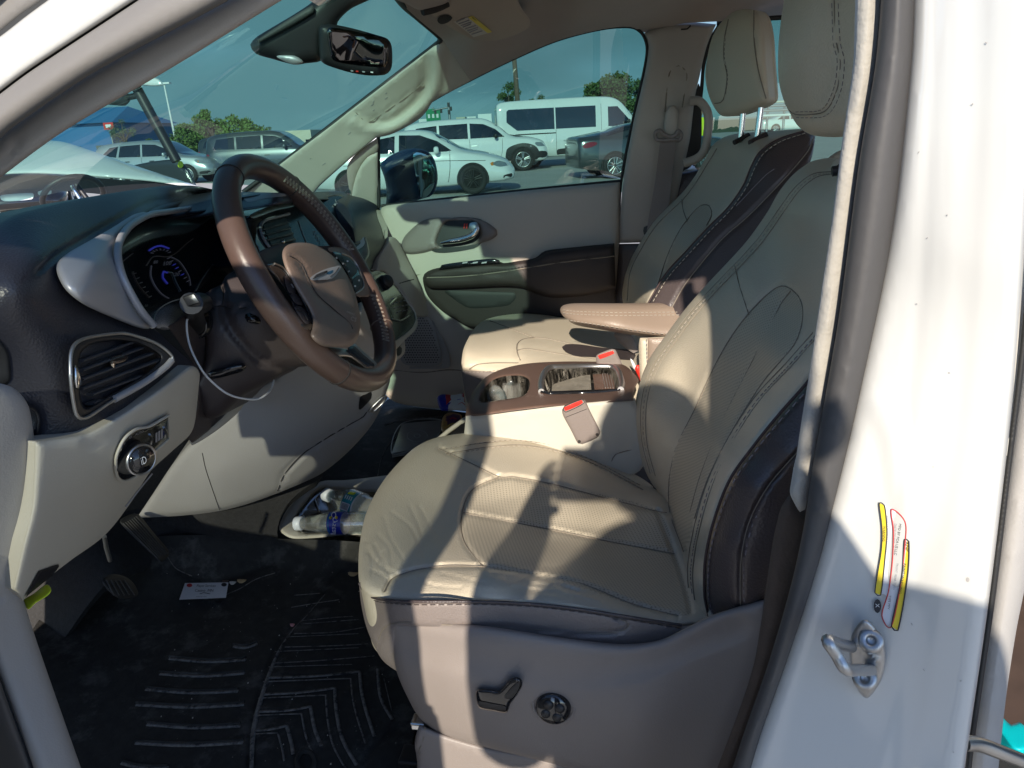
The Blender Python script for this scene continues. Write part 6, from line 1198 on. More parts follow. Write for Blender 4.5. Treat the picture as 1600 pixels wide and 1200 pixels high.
def vehicle(name, st, loc, head, paint, wheels, wr, side_win, label, wind=None, back=None, lamps=(), lines=(), arches=True, rimmat='alloy', spokes=5, mir=None, group=None, clad=None, spw=.03, hnd=((1.35, .93), (2.35, .92))):
    root = empty(name, (0, 0, 0), label, {'sedan': 'car', 'suv': 'car', 'wagon': 'car', 'coupe': 'car'}.get(name, name.replace('_', ' ')), group)
    st = np.array(st, float); rings = []
    S2 = crm3(st, 7)
    for (x, zl, zb, zt, wl, wb, wt) in S2:
        h = [(0, zl), (wl*.86, zl), (wl*.985, zl+.05), (wl, zl+(zb-zl)*.42), (wl*.995, zl+(zb-zl)*.70), (wb, zb-.03), (wb*.985, zb), ((wb*.6+wt*.4), zb+(zt-zb)*.38), (wb*.22+wt*.78, zb+(zt-zb)*.75), (wt, max(zt-.05, zb+(zt-zb)*.9)), (wt*.88, zt), (wt*.5, zt+.012), (0, zt+.016)]
        rings.append([(x, -y, z) for y, z in h]+[(x, y, z) for y, z in h[-2:0:-1]])
    V = [p for r in rings for p in r]; k = len(rings[0]); n = len(rings)
    fs = [(i*k+j, i*k+(j+1) % k, (i+1)*k+(j+1) % k, (i+1)*k+j) for i in range(n-1) for j in range(k)]+[tuple(range(k))[::-1], tuple((n-1)*k+j for j in range(k))]
    bvh = BVHTree.FromPolygons([Vector(v) for v in V], fs)
    ca, sa = math.cos(head), math.sin(head)
    def W(p): p = np.asarray(p, float); return np.stack([p[..., 0]*ca-p[..., 1]*sa+loc[0], p[..., 0]*sa+p[..., 1]*ca+loc[1], p[..., 2]], -1)
    root.location = loc; root['_loc'] = tuple(map(float, loc))
    m = MB(); m.add(W(V), fs, paint)
    def proj_(q, side, lift=.004):
        out = []
        for a, b in q:
            if side in ('L', 'R'): o, d = Vector((a, 5 if side == 'L' else -5, b)), Vector((0, -1 if side == 'L' else 1, 0))
            elif side == 'F': o, d = Vector((9, a, b)), Vector((-1, 0, 0))
            elif side == 'B': o, d = Vector((-5, a, b)), Vector((1, 0, 0))
            h = bvh.ray_cast(o, d)[0]
            if h is None: h = bvh.find_nearest(o+d*(5 if side in 'LR' else 7))[0]
            out.append(np.array(h)-np.array(d)*lift)
        return np.array(out)
    def patch(m, poly, side, mt, lift=.004, step=.07):
        o = crm([(p[0]*100, p[1]*100)+tuple(p[2:]) for p in poly], True, step*100)/100
        vs, f_, lp = fill2d(o*100, step*100); m.add(W(proj_(vs/100, side, lift)), f_, mt)
    for ln in lines:
        for s in 'LR':
            q = crm([(a*100, b*100) for a, b in ln], False, 6)/100; m.tube(W(proj_(q, s, .001)), .006, 'car_gap', seg=4)
    if clad:
        for s in 'LR': patch(m, clad, s, 'black_plastic', .006)
    body = m.build('body', root)
    for w in side_win:
        w = [tuple(p[:2])+(1,) for p in w]
        for s in 'LR': mm = MB(); patch(mm, w, s, 'car_window', .006, .06); mm.build('window', root)
    if wind is not None: mm = MB(); patch(mm, wind, 'F', 'car_window', .006); mm.build('windscreen', root)
    if back is not None: mm = MB(); patch(mm, back, 'B', 'car_window', .006); mm.build('rear_window', root)
    for poly, side, mt, nm in lamps:
        for s in (side if side in ('LR',) else [side]): mm = MB(); patch(mm, poly, s, mt, .010, .05); mm.build(nm, root)
    for hx, hz in hnd:
        for s in 'LR': mm = MB(); patch(mm, [(hx, hz), (hx+.2, hz+.005), (hx+.2, hz-.022), (hx, hz-.026)], s, 'black_plastic' if paint != 'car_white' else 'steel', .02, .05); mm.build('door_handle', root)
    if mir:
        for s in (-1, 1): mm = MB(); mm.box(W(np.array((mir[0], s*mir[1], mir[2]))), (.12, .24, .16), mir[3] if len(mir) > 3 else paint, Matrix.Rotation(head, 3, 'Z'), .05, True); mm.build('side_mirror', root)
    for (wx, wy) in wheels:
        for s in (-1, 1):
            c = W(np.array((wx, s*(wy+.035), wr))); ax = np.array((-sa*s, ca*s, 0.0)); mm = MB()
            if arches: ring = W(np.array([(wx+wr*1.13*math.cos(t), s*(wy+.030), wr+wr*1.13*math.sin(t)) for t in np.linspace(-.3, math.pi+.3, 24)])); mm.add(list(ring)+[W(np.array((wx, s*(wy+.030), wr*.6)))], [tuple(range(25))], 'car_gap', False)
            mm.lathe([(-.2, wr*.66), (-.2, wr*.93), (-.17, wr), (.0, wr), (.022, wr*.95), (.024, wr*.70), (.012, wr*.67)], 'tyre', c, ax, 36); wo_ = mm.build('wheel', root)
            mm = MB(); mm.lathe([(.012, wr*.68), (.02, wr*.67), (.018, wr*.63), (-.002, wr*.61), (-.004, 0)], rimmat, c, ax, 32)
            mm.lathe([(-.02, wr*.18), (.006, wr*.15), (.012, 0)], rimmat, c, ax, 16)
            e1 = np.array((ca, sa, 0.0)); e2 = np.array((0, 0, 1.0))
            for q in range(spokes):
                t = 2*math.pi*q/spokes+.3; dv = e1*math.cos(t)+e2*math.sin(t); pv = -e1*math.sin(t)+e2*math.cos(t)
                for o_ in ((-.5, .5) if spokes < 7 else (0,)): mm.tube([c+dv*wr*.12+ax*.004+pv*o_*spw, c+dv*wr*.64+ax*.010+pv*o_*spw*2.2], [.022, .018], rimmat, seg=6)
            mm.build('rim', wo_)
    return root
H10 = YAW
def at_wheel(u, v, wx, wy, head):           # body origin so that the near wheel at (wx,-wy) touches the ground at a picture point
    g = gpt(u, v); ca, sa = math.cos(head), math.sin(head); return (g[0]-(wx*ca+wy*sa), g[1]-(wx*sa-wy*ca), 0.0)
sed = [(0, .45, .78, .86, .70, .72, .55), (.06, .32, .90, .98, .82, .78, .66), (.5, .25, .96, 1.06, .90, .84, .70), (1.0, .22, .97, 1.14, .92, .87, .62), (1.6, .2, .97, 1.40, .925, .88, .60), (2.3, .2, .96, 1.475, .925, .885, .61), (2.85, .2, .95, 1.45, .925, .885, .60), (3.25, .2, .95, 1.26, .925, .885, .60), (3.65, .22, .93, 1.02, .925, .87, .66), (4.2, .24, .82, .90, .92, .80, .60), (4.62, .26, .68, .76, .88, .70, .52), (4.82, .3, .52, .60, .76, .62, .45), (4.88, .36, .46, .50, .62, .55, .40)]
h = H10+R_(1)
vehicle('sedan', sed, at_wheel(742, 303, 3.9, .90, h), h, 'car_white', [(1.02, .90), (3.88, .90)], .335,
        [[(1.15, 1.02), (1.6, 1.30), (2.12, 1.38), (2.1, 1.00)], [(2.2, 1.0), (2.22, 1.39), (2.7, 1.37), (3.1, 1.22), (3.42, 1.0), (3.3, .985)]], 'white sedan with black wheels facing right, nearest the passenger window', wind=[(-.56, 1.03), (.56, 1.03), (.52, 1.38), (-.52, 1.38)], back=[(-.5, 1.1), (.5, 1.1), (.48, 1.36), (-.48, 1.36)],
        lamps=[([(4.36, .66), (4.5, .72), (4.72, .64), (4.74, .60), (4.5, .59)], 'LR', 'lamp_glass', 'headlight'), ([(4.30, .67), (4.38, .70), (4.40, .63), (4.33, .62)], 'LR', 'amber', 'turn_signal'), ([(4.60, .38), (4.80, .42), (4.79, .34), (4.62, .30)], 'LR', 'black_plastic', 'fog_lamp'), ([(.05, .80), (.3, .86), (.32, .78), (.08, .72)], 'LR', 'tail_red', 'tail_light')],
        lines=[[(3.38, .98), (3.36, .6), (3.30, .3)], [(2.14, 1.0), (2.16, .6), (2.2, .3)], [(.9, .78), (2, .80), (3.3, .78), (4.2, .74)]], rimmat='alloy_black', mir=(3.08, .98, 1.03), spokes=5)
suvs = [(0, .5, .95, 1.1, .78, .78, .6), (.05, .38, 1.05, 1.5, .90, .86, .66), (.3, .3, 1.10, 1.70, .96, .92, .70), (1.0, .27, 1.12, 1.78, .97, .93, .73), (2.0, .26, 1.12, 1.80, .97, .93, .74), (2.8, .26, 1.11, 1.77, .97, .93, .73), (3.3, .26, 1.10, 1.52, .97, .93, .72), (3.75, .28, 1.08, 1.18, .97, .92, .76), (4.4, .30, 1.02, 1.10, .96, .88, .72), (4.8, .32, .90, .98, .92, .80, .64), (4.95, .38, .70, .80, .80, .70, .5), (5.0, .45, .60, .66, .66, .6, .4)]
h = H10+R_(2)
vehicle('suv', suvs, at_wheel(818, 267, 4.1, .95, h), h, 'car_white', [(1.1, .95), (4.1, .95)], .38,
        [[(.35, 1.2), (.5, 1.56), (1.2, 1.62), (1.2, 1.17)], [(1.28, 1.17), (1.28, 1.62), (2.25, 1.64), (2.25, 1.15)], [(2.33, 1.15), (2.33, 1.64), (2.8, 1.60), (3.2, 1.42), (3.5, 1.16)]], 'white suv parked between the white sedan and the white van', wind=[(-.66, 1.18), (.66, 1.18), (.6, 1.68), (-.6, 1.68)],
        lamps=[([(4.55, .92), (4.86, .90), (4.92, .80), (4.62, .80)], 'LR', 'lamp_glass', 'headlight'), ([(4.66, .62), (4.94, .60), (4.93, .44), (4.70, .42)], 'LR', 'black_plastic', 'air_intake')],
        lines=[[(3.42, 1.1), (3.4, .7), (3.3, .35)], [(2.3, 1.12), (2.3, .7), (2.32, .35)]], mir=(3.2, 1.04, 1.2, 'black_plastic'), spokes=5, clad=[(3.5, .5), (3.6, .78), (4.1, .92), (4.55, .8), (4.7, .5), (4.6, .28), (3.55, .28)])
vn = [(0, .6, 1.2, 2.0, .85, .88, .78), (.05, .42, 1.2, 2.24, .97, .96, .84), (.5, .36, 1.2, 2.32, 1.0, .98, .85), (2.0, .36, 1.2, 2.34, 1.0, .98, .85), (3.6, .36, 1.2, 2.34, 1.0, .98, .85), (4.3, .36, 1.2, 2.24, 1.0, .97, .83), (4.75, .36, 1.2, 1.86, 1.0, .96, .80), (5.15, .36, 1.14, 1.36, .99, .94, .76), (5.5, .38, 1.0, 1.12, .96, .88, .68), (5.75, .44, .8, .9, .86, .74, .55), (5.8, .5, .7, .76, .7, .6, .4)]
h = H10+R_(3); g = gpt(781, 266); vl = (g[0]-math.sin(h)*1.0, g[1]+1.0*math.cos(h), 0)
vehicle('passenger_van', vn, vl, h, 'car_white', [(1.2, .98), (4.9, .98)], .36,
        [[(.35, 1.98), (.33, 1.62), (.7, 1.32, 1), (2.05, 1.32, 1), (2.05, 2.04, 1), (.42, 2.04)], [(2.1, 1.32, 1), (3.55, 1.32, 1), (3.55, 2.04, 1), (2.1, 2.04, 1)], [(4.0, 1.32), (4.0, 1.98), (4.35, 1.98), (4.75, 1.55), (4.8, 1.34), (4.4, 1.30)]], 'white passenger van with black side windows behind the parked cars', wind=[(-.7, 1.4), (.7, 1.4), (.66, 2.05), (-.66, 2.05)],
        lamps=[([(.02, 1.3), (.10, 1.3), (.10, 1.0), (.03, 1.0)], 'LR', 'tail_red', 'tail_light'), ([(2.15, .62), (3.5, .62), (3.5, .40), (2.15, .40)], 'LR', 'black_plastic', 'side_step'), ([(.62, 1.20), (2.1, 1.20), (2.1, 1.17), (.62, 1.17)], 'LR', 'car_gap', 'door_rail')],
        lines=[[(2.1, 1.3), (2.1, .5)], [(3.75, 2.1), (3.75, .5)]], mir=(4.7, 1.14, 1.45, 'black_plastic'))
cp = [(0, .5, .82, .92, .62, .64, .5), (.05, .32, .98, 1.08, .80, .78, .62), (.35, .25, 1.02, 1.12, .88, .84, .66), (.8, .22, 1.02, 1.18, .90, .86, .60), (1.4, .2, 1.0, 1.34, .90, .86, .58), (2.1, .2, .98, 1.40, .90, .86, .58), (2.7, .2, .96, 1.32, .90, .86, .58), (3.3, .22, .93, 1.02, .90, .84, .62), (4.1, .24, .84, .90, .88, .78, .56), (4.5, .3, .6, .7, .8, .66, .45), (4.55, .36, .5, .55, .66, .55, .4)]
h = H10+R_(9)
vehicle('coupe', cp, at_wheel(961, 279, .98, .88, h), h, 'car_grey', [(.98, .88), (3.6, .88)], .335,
        [[(1.25, 1.04), (1.62, 1.26), (1.85, 1.28), (1.8, 1.02)], [(1.9, 1.02), (1.95, 1.29), (2.6, 1.26), (3.05, 1.0)]], 'grey coupe with open spoke wheel and red tail light, front hidden by the door post', back=[(-.52, 1.14), (.52, 1.14), (.48, 1.32), (-.48, 1.32)],
        lamps=[([(.10, .88), (.20, .95), (.42, .97), (.50, .92), (.36, .85), (.16, .82)], 'LR', 'tail_red', 'tail_light'), ([(.6, 1.145), (1.2, 1.30), (2.2, 1.385), (2.4, 1.375), (1.4, 1.22), (.8, 1.10)], 'LR', 'car_window', 'roof_panel')], lines=[[(1.75, 1.0), (1.72, .6), (1.8, .3)]], mir=(2.9, .96, 1.0), spokes=5, spw=.045)
wag = [(0, .5, .95, 1.05, .74, .76, .6), (.05, .35, 1.02, 1.35, .86, .82, .64), (.35, .28, 1.05, 1.55, .91, .87, .68), (1.0, .25, 1.05, 1.63, .92, .88, .68), (2.0, .24, 1.04, 1.66, .92, .88, .68), (2.7, .24, 1.03, 1.60, .92, .88, .67), (3.2, .24, 1.02, 1.34, .92, .88, .67), (3.6, .26, 1.0, 1.10, .92, .86, .7), (4.2, .28, .94, 1.02, .91, .80, .66), (4.6, .30, .80, .88, .86, .72, .58), (4.78, .4, .62, .68, .72, .6, .45)]
h = H10-R_(6)
vehicle('wagon', wag, at_wheel(298, 287, 3.85, .90, h), h, 'car_silver', [(1.0, .9), (3.82, .9)], .35,
        [[(.4, 1.18), (.75, 1.46), (1.1, 1.50), (1.0, 1.10)], [(1.1, 1.1), (1.18, 1.5), (2.0, 1.53), (2.0, 1.08)], [(2.08, 1.08), (2.08, 1.53), (2.6, 1.50), (3.1, 1.3), (3.38, 1.06)]], 'silver wagon parked facing right, seen through the windscreen', wind=[(-.6, 1.1), (.6, 1.1), (.55, 1.52), (-.55, 1.52)],
        lamps=[([(4.15, .88), (4.5, .86), (4.66, .74), (4.3, .74)], 'LR', 'lamp_glass', 'headlight'), ([(4.2, .84), (4.3, .84), (4.32, .78), (4.22, .78)], 'LR', 'amber', 'turn_signal'), ([(4.3, .42), (4.68, .45), (4.66, .30), (4.32, .28)], 'LR', 'black_plastic', 'fog_lamp')],
        lines=[[(3.25, 1.02), (3.25, .6), (3.2, .35)], [(2.04, 1.05), (2.04, .6), (2.06, .35)]], mir=(3.05, .98, 1.12), spokes=5, clad=[(.3, .34), (2.5, .38), (4.4, .36), (4.4, .26), (.3, .25)])
for k, (u, v, L_, pnt, lab, hh) in enumerate(((120, 262, 3.2, 'car_white', 'white car roof behind the silver wagon', 0), (392, 262, 2.6, 'car_dark', 'dark suv between the trees and the steering wheel', -4), (470, 275, 3.4, 'car_grey', 'dark grey suv partly hidden behind the steering wheel rim', 0), (718, 216, 4.3, 'car_dark', 'dark car between the white suv and the white van', 0))):
    h = H10+R_(hh); g = gpt(u, v)
    vehicle('suv', suvs, (g[0]-L_*math.cos(h), g[1]-L_*math.sin(h), 0), h, pnt, [(1.1, .95), (4.1, .95)], .38, [[(.35, 1.2), (.5, 1.56), (1.2, 1.62), (1.2, 1.17)], [(1.28, 1.17), (1.28, 1.62), (2.25, 1.64), (2.25, 1.15)], [(2.33, 1.15), (2.33, 1.64), (2.8, 1.60), (3.2, 1.42), (3.5, 1.16)]], lab, wind=[(-.66, 1.18), (.66, 1.18), (.6, 1.68), (-.6, 1.68)],
            lamps=[([(.04, 1.0), (.16, 1.02), (.16, .84), (.05, .82)], 'LR', 'tail_red', 'tail_light')], mir=(3.2, 1.04, 1.2))
h = R_(-55); g = gpt(40, 346)
vehicle('sedan', sed, (g[0]-4.6*math.cos(h), g[1]-4.6*math.sin(h), 0), h, 'car_black', [(1.02, .90), (3.88, .90)], .335, [[(1.15, 1.02), (1.6, 1.30), (2.12, 1.38), (2.1, 1.00)], [(2.2, 1.0), (2.22, 1.39), (2.7, 1.37), (3.1, 1.22), (3.42, 1.0), (3.3, .985)]], 'black sedan facing the camera at the lower left of the windscreen', wind=[(-.56, 1.03), (.56, 1.03), (.52, 1.38), (-.52, 1.38)],
        lamps=[([(-.62, .66), (-.40, .62), (-.42, .54), (-.64, .56)], 'F', 'lamp_glass', 'headlight'), ([(.62, .66), (.40, .62), (.42, .54), (.64, .56)], 'F', 'lamp_glass', 'headlight'), ([(-.3, .60), (.3, .60), (.26, .48), (-.26, .48)], 'F', 'satin_silver', 'grille')])
# lot clutter seen behind the headrests: a white car, flatbed rails, a worker in a lime vest
h = H10; g = gpt(1243, 206)
vehicle('sedan', sed, (g[0]-2.9, g[1]-.3, 0), h, 'car_white', [(1.02, .90), (3.88, .90)], .335, [[(1.15, 1.02), (1.6, 1.30), (2.12, 1.38), (2.1, 1.00)], [(2.2, 1.0), (2.22, 1.39), (2.7, 1.37), (3.1, 1.22), (3.42, 1.0), (3.3, .985)]], 'white car glimpsed between the two front headrests', lamps=[([(3.42, .7), (3.5, .9), (3.55, .7), (3.5, .4)], 'LR', 'tail_red', 'stripe')])
mat('building_cream', (.52, .50, .40), .8, var=.03, vs=.5); mat('building_blue', (.015, .12, .30), .5, var=.05, vs=.5); mat('roof_blue', (.02, .16, .36), .4, var=.05, vs=.5)
def far_box(name, u0, u1, vt, vb, d, mt, label, roof=None, cat='building', dep=12, extra=None):
    a = P(u0, vb, 'd', d); b = P(u1, vb, 'd', d); t = P((u0+u1)/2, vt, 'd', d)[2]; e = (b-a); e[2] = 0; L_ = np.linalg.norm(e); e /= L_; n_ = np.array((-e[1], e[0], 0)); a[2] = 0
    r = empty(name, tuple(a), label, cat); m = MB(); q = [a, a+e*L_, a+e*L_+n_*dep, a+n_*dep]; V = q+[p+np.array((0, 0, t)) for p in q]
    m.add(V, [(0, 1, 5, 4), (1, 2, 6, 5), (2, 3, 7, 6), (3, 0, 4, 7), (4, 5, 6, 7)], mt, False); m.build('wall', r)
    if roof:
        rt, rm_ = roof; m = MB(); o = .5; q = [a-e*o-n_*o, a+e*(L_+o)-n_*o, a+e*(L_+o)+n_*(dep+o), a-e*o+n_*(dep+o)]; V = [p+np.array((0, 0, t+.02)) for p in q]+[a+e*L_*.12+n_*dep*.5+np.array((0, 0, t+rt)), a+e*L_*.88+n_*dep*.5+np.array((0, 0, t+rt))]
        m.add(V, [(0, 1, 5, 4), (1, 2, 5), (2, 3, 4, 5), (3, 0, 4), (3, 2, 1, 0)], rm_, False); m.build('roof', r)
    m = MB(); nb_ = 4
    for k in range(nb_):
        w = L_/nb_; p = a+e*(w*(k+.3))-n_*.02; m.add([p+(0, 0, t*.25), p+e*w*.4+(0, 0, t*.25), p+e*w*.4+(0, 0, t*.5), p+(0, 0, t*.5)], [(0, 1, 2, 3)], 'car_window', False)
    m.build('window', r); return r, a, e, n_, t
far_box('blue_building', 20, 177, 196, 226, 62, 'building_blue', 'blue metal building with hipped roof far behind the windscreen', (1.5, 'roof_blue'))
far_box('cream_building', 176, 267, 198, 226, 85, 'building_cream', 'low cream building behind the pine and the golf cart post', dep=20)
far_box('cream_building', 432, 486, 204, 212, 110, 'building_cream', 'distant white building right of the trees', dep=20)
far_box('billboard', 713, 727, 183, 190, 120, 'building_cream', 'first distant white trailer left of the van', cat='trailer', dep=4); far_box('billboard', 730, 744, 182, 190, 120, 'car_white', 'second distant white trailer beside the van', cat='trailer', dep=4); far_box('box_truck', 748, 769, 178, 200, 70, 'car_white', 'white box truck touching the left edge of the van', cat='truck', dep=4)
far_box('billboard', 655, 668, 186, 194, 110, 'car_white', 'small white trailer below the green road sign', cat='trailer', dep=4)
m = MB(); a = P(170, 197, 'd', 60); m.box(a, (.9, .1, .55), 'red'); m.box(a-(0, .06, 0), (.5, .02, .25), 'white_ink'); m.tube([a-(0, -.06, 0), (a[0], a[1]+.06, 0)], .06, 'steel'); m.build('shop_sign', None, label='small red and white sign at the corner of the blue building', cat='sign')
mat('foliage', (.11, .17, .04), .8, var=.25, vs=1.5); mat('foliage_dark', (.07, .12, .035), .85, var=.25, vs=1.5); mat('foliage_pine', (.10, .14, .07), .85, var=.2, vs=2); mat('bark', (.12, .09, .065), .9, bump=.5, bs=20, var=.2)
def tree(u, vb, vt, wpx, d, label, mt='foliage', trunk=.25, clumps=26, leaf=.42, seed=1, group='trees beyond the parking lot', loose=1.0):
    rg = np.random.default_rng(seed); b = P(u, vb, 'd', d); b[2] = 0; top = P(u, vt, 'd', d)[2]; w = wpx/F*d; r = empty('tree', tuple(b), label, 'tree', group)
    m = MB(); m.tube([b, b+(0.02*w, 0, top*.3), b+(-.03*w, 0, top*.7)], [.03*w+.08, .02*w+.06, .03], 'bark', seg=8, sub=3)
    cz = top*(1+trunk)/2; rz = top*(1-trunk)/2; cs = []
    for k in range(clumps):
        p = rg.normal(0, 1, 3); p /= np.linalg.norm(p); q = rg.uniform(.35, .92)**.6; c = b+np.array((p[0]*w*.42*q, p[1]*w*.38*q, cz+p[2]*rz*.82*q)); cs.append((c, w*rg.uniform(.10, .19)))
        if k < 9: m.tube([b+(0, 0, top*.35+rg.uniform(0, .2)*top), (b+c)/2+(0, 0, top*.3), c], [.02*w+.02, .012*w+.015, .01], 'bark', seg=5, sub=2)
    m.build('trunk', r); m = MB(); V = []; fs = []; n = 0
    for c, cr in cs:
        for j in range(int(150*loose)):
            p = rg.normal(0, 1, 3); p *= cr*rg.uniform(.5, 1.1)/np.linalg.norm(p); p[2] *= .75; a1 = rg.normal(0, 1, 3); a1 /= np.linalg.norm(a1); a2 = np.cross(a1, rg.normal(0, 1, 3)); a2 /= np.linalg.norm(a2); s = leaf*w*.055*rg.uniform(.6, 1.3)
            V += [c+p+a1*s, c+p+a2*s, c+p-a1*s, c+p-a2*s*.7]; fs.append((n, n+1, n+2, n+3)); n += 4
    m.add(V, fs, mt, False); m.build('crown', r)
tree(196, 226, 182, 48, 60, 'lone pine standing between the blue building and the cream building', 'foliage_pine', .35, 16, .3, 3, loose=.7)
tree(296, 236, 184, 62, 62, 'rounded leafy tree left of the taller one beyond the silver wagon', 'foliage', .05, 30, .5, 4); tree(338, 238, 165, 60, 66, 'tallest leafy tree beyond the silver wagon', 'foliage', .05, 34, .5, 5); tree(384, 238, 178, 75, 64, 'wide leafy tree above the dark suv', 'foliage', .05, 34, .5, 6); tree(245, 232, 211, 40, 58, 'low bush in front of the cream building', 'foliage', .0, 16, .6, 7); tree(425, 236, 188, 36, 70, 'thin tree at the right end of the leafy trees', 'foliage_pine', .05, 18, .5, 8)
tree(798, 200, 122, 46, 70, 'dark tree behind the wooden utility pole above the van', 'foliage_dark', .2, 26, .45, 9); tree(842, 195, 141, 40, 75, 'low dark tree just right of the utility pole', 'foliage_dark', .2, 22, .45, 10); tree(955, 195, 108, 92, 72, 'big dark tree above the front of the white van', 'foliage_dark', .2, 40, .42, 11); tree(925, 196, 137, 60, 76, 'smaller dark tree at the left foot of the big one', 'foliage_dark', .2, 26, .45, 12); tree(1005, 195, 112, 60, 78, 'dark tree half hidden by the passenger door post', 'foliage_dark', .2, 26, .45, 13)
m = MB(); a = P(812, 170, 'd', 45); b = P(804, 60, 'd', 45); a[2] = 0; b[:2] = a[:2]-(.25, 0); m.tube([a, b], [.17, .13], 'bark', seg=10); m.box(b-(0, 0, .5), (2.2, .12, .14), 'bark'); m.build('utility_pole', None, label='wooden utility pole rising above the white van', cat='pole')
m = MB(); a = P(271, 200, 'd', 70); b = P(258, 132, 'd', 70); m.tube([(a[0], a[1], 0), (a[0]-.1, a[1], b[2]*1.0)], [.12, .07], 'white_ink', seg=8); m.box((a[0]-.1, a[1], b[2]), (1.3, .4, .15), 'white_ink'); m.build('light_pole', None, label='thin white light pole above the leafy trees', cat='pole')
m = MB(); a = P(677, 180, 'd', 100); m.tube([(a[0], a[1]+.2, 0), (a[0], a[1]+.2, a[2]+1)], .15, 'steel', seg=8); mat('sign_green', (.0, .22, .09), .5); m.box(a, (2.0, .1, 1.6), 'sign_green')
for k in range(3): m.box(a+(-.6+.6*k, -.08, -.1), (.3, .04, .5), 'white_ink')
m.box(a+(0.2, 0, -1.5), (1.6, .1, .8), 'amber'); m.build('road_sign', None, label='green road sign with an orange panel below it', cat='road sign')
m = MB(); a = P(703, 190, 'd', 95); t = P(703, 160, 'd', 95)[2]; m.tube([(a[0], a[1], 0), (a[0], a[1], t)], .16, 'steel', seg=8); m.tube([(a[0], a[1], t-.6), (a[0]-2.2, a[1], t-.9)], .10, 'steel', seg=8)
for q in ((0, -.3), (0, -1.2), (.3, -.8), (-1.0, -1.0), (-1.8, -1.1)): m.box((a[0]+q[0], a[1]-.2, t+q[1]), (.25, .2, .5), 'black_plastic')
m.build('traffic_signal', None, label='traffic signal mast beside the green road sign', cat='traffic light')
# ---- utility cart right in front of the windscreen ------------------------------------------------
cart = empty('golf_cart', tuple(P(150, 300, 'y', 4.4)*np.array((1, 1, 0))), 'white golf cart with black roof post standing just beyond the windscreen', 'golf cart')
GC = Surf([(84, 220, 'y', 4.6), (-20, 280, 'y', 4.2), (310, 292, 'y', 4.4), (150, 276, 'y', 4.1), (0, 240, 'y', 4.5)])
m = MB(); m.relief([(-80, 282, 1), (-80, 236, 1), (-20, 225), (60, 219), (86, 220), (104, 223), (150, 238), (230, 265), (316, 293, 1), (300, 293), (240, 284), (150, 276), (60, 271), (0, 273)], GC, 'car_white', step=8, rnd=.05, thick=.7); m.build('cowl', cart)
m = MB(); m.relief([(-80, 284, 1), (0, 275), (60, 273), (150, 278), (240, 286), (306, 295, 1), (300, 300), (200, 306), (60, 296), (-80, 300, 1)], ('y', 4.9), 'black_plastic', step=9, thick=.05)
m.relief([(200, 260, 1), (240, 252), (272, 249), (284, 253), (296, 268), (310, 296, 1), (240, 290), (180, 272)], ('y', 5.0), 'car_dark', step=8, rnd=.02, thick=.4); m.build('frame', cart)
m = MB(); m.relief([(282+4.5*math.cos(t), 257+5.5*math.sin(t)) for t in np.linspace(0, 6.28, 15)[:-1]], ('y', 4.97), 'lime', step=4, rnd=.004, thick=.01); m.build('sticker', cart)
m = MB(); m.tube([P(211, 133, 'y', 4.9), P(243, 192, 'y', 4.9), P(276, 252, 'y', 4.9)], .035, 'black_plastic', seg=8); m.tube([P(200, 152, 'y', 4.9), P(217, 149, 'y', 4.9)], .02, 'black_plastic', seg=8)
m.relief([(165, 162), (185, 150), (200, 146), (206, 152), (203, 158), (196, 165), (175, 164)], ('y', 4.9), 'black_plastic', step=5, rnd=.02, thick=.08); m.build('roof_post', cart)
m = MB(); m.relief([(190, 134, 1), (215, 126), (238, 121), (248, 124), (256, 133), (240, 135), (220, 134), (195, 140, 1)], ('y', 4.8), 'car_white', step=6, rnd=.02, thick=.35); m.build('roof', cart)
m = MB(); SWc = P(115, 308, 'y', 3.9); m.tube([SWc+.16*(math.cos(t)*np.array((.75, 0, .66))+math.sin(t)*np.array((.3, .9, -.3))) for t in np.linspace(0, 2*math.pi, 33)[:-1]], .016, 'black_plastic', closed=True, seg=10)
m.tube([P(112, 290, 'y', 3.9), P(128, 315, 'y', 3.9)], .011, 'chrome', seg=8); m.tube([P(119, 288, 'y', 3.92), P(142, 318, 'y', 3.92)], .014, 'black_plastic', seg=8); m.build('steering_wheel', cart)
# ---- rear lot clutter --------------------------------------------------------------------------------
m = MB(); 
for k, (v, c) in enumerate(((160, 'building_cream'), (166, 'steel'), (173, 'steel'), (181, 'white_ink'))): m.tube([P(1190, v, 'd', 30), P(1245, v-2, 'd', 30)], .05, c, seg=6)
for u in (1200, 1226): a = P(u, 165, 'd', 30.2); m.tube([a+(0, 0, .2), (a[0], a[1], 0)], .05, 'steel', seg=6)
m.build('equipment_rack', None, label='rack of metal bars seen between the headrests', cat='rack')
m = MB(); a = P(1093, 190, 'd', 22); 
m.tube([(a[0], a[1], .85), (a[0], a[1], 1.2), (a[0]+.02, a[1], 1.45)], [.14, .18, .12], 'lime', sub=4, seg=12); m.tube([(a[0]-.08, a[1], .85), (a[0]-.1, a[1], .45), (a[0]-.1, a[1], .04)], [.09, .07, .05], 'trousers', sub=3); m.tube([(a[0]+.08, a[1], .85), (a[0]+.1, a[1], .45), (a[0]+.1, a[1], .04)], [.09, .07, .05], 'trousers', sub=3); m.tube([(a[0], a[1], 1.45), (a[0], a[1], 1.6), (a[0], a[1], 1.74)], [.05, .10, .05], 'skin', sub=5, seg=12)
for s in (-1, 1): m.tube([(a[0]+s*.19, a[1], 1.38), (a[0]+s*.24, a[1], 1.12), (a[0]+s*.2, a[1]-.12, .92)], [.06, .045, .03], 'lime', sub=3)
m.build('person', None, label='worker in a lime vest glimpsed through the grab handle loop', cat='person')
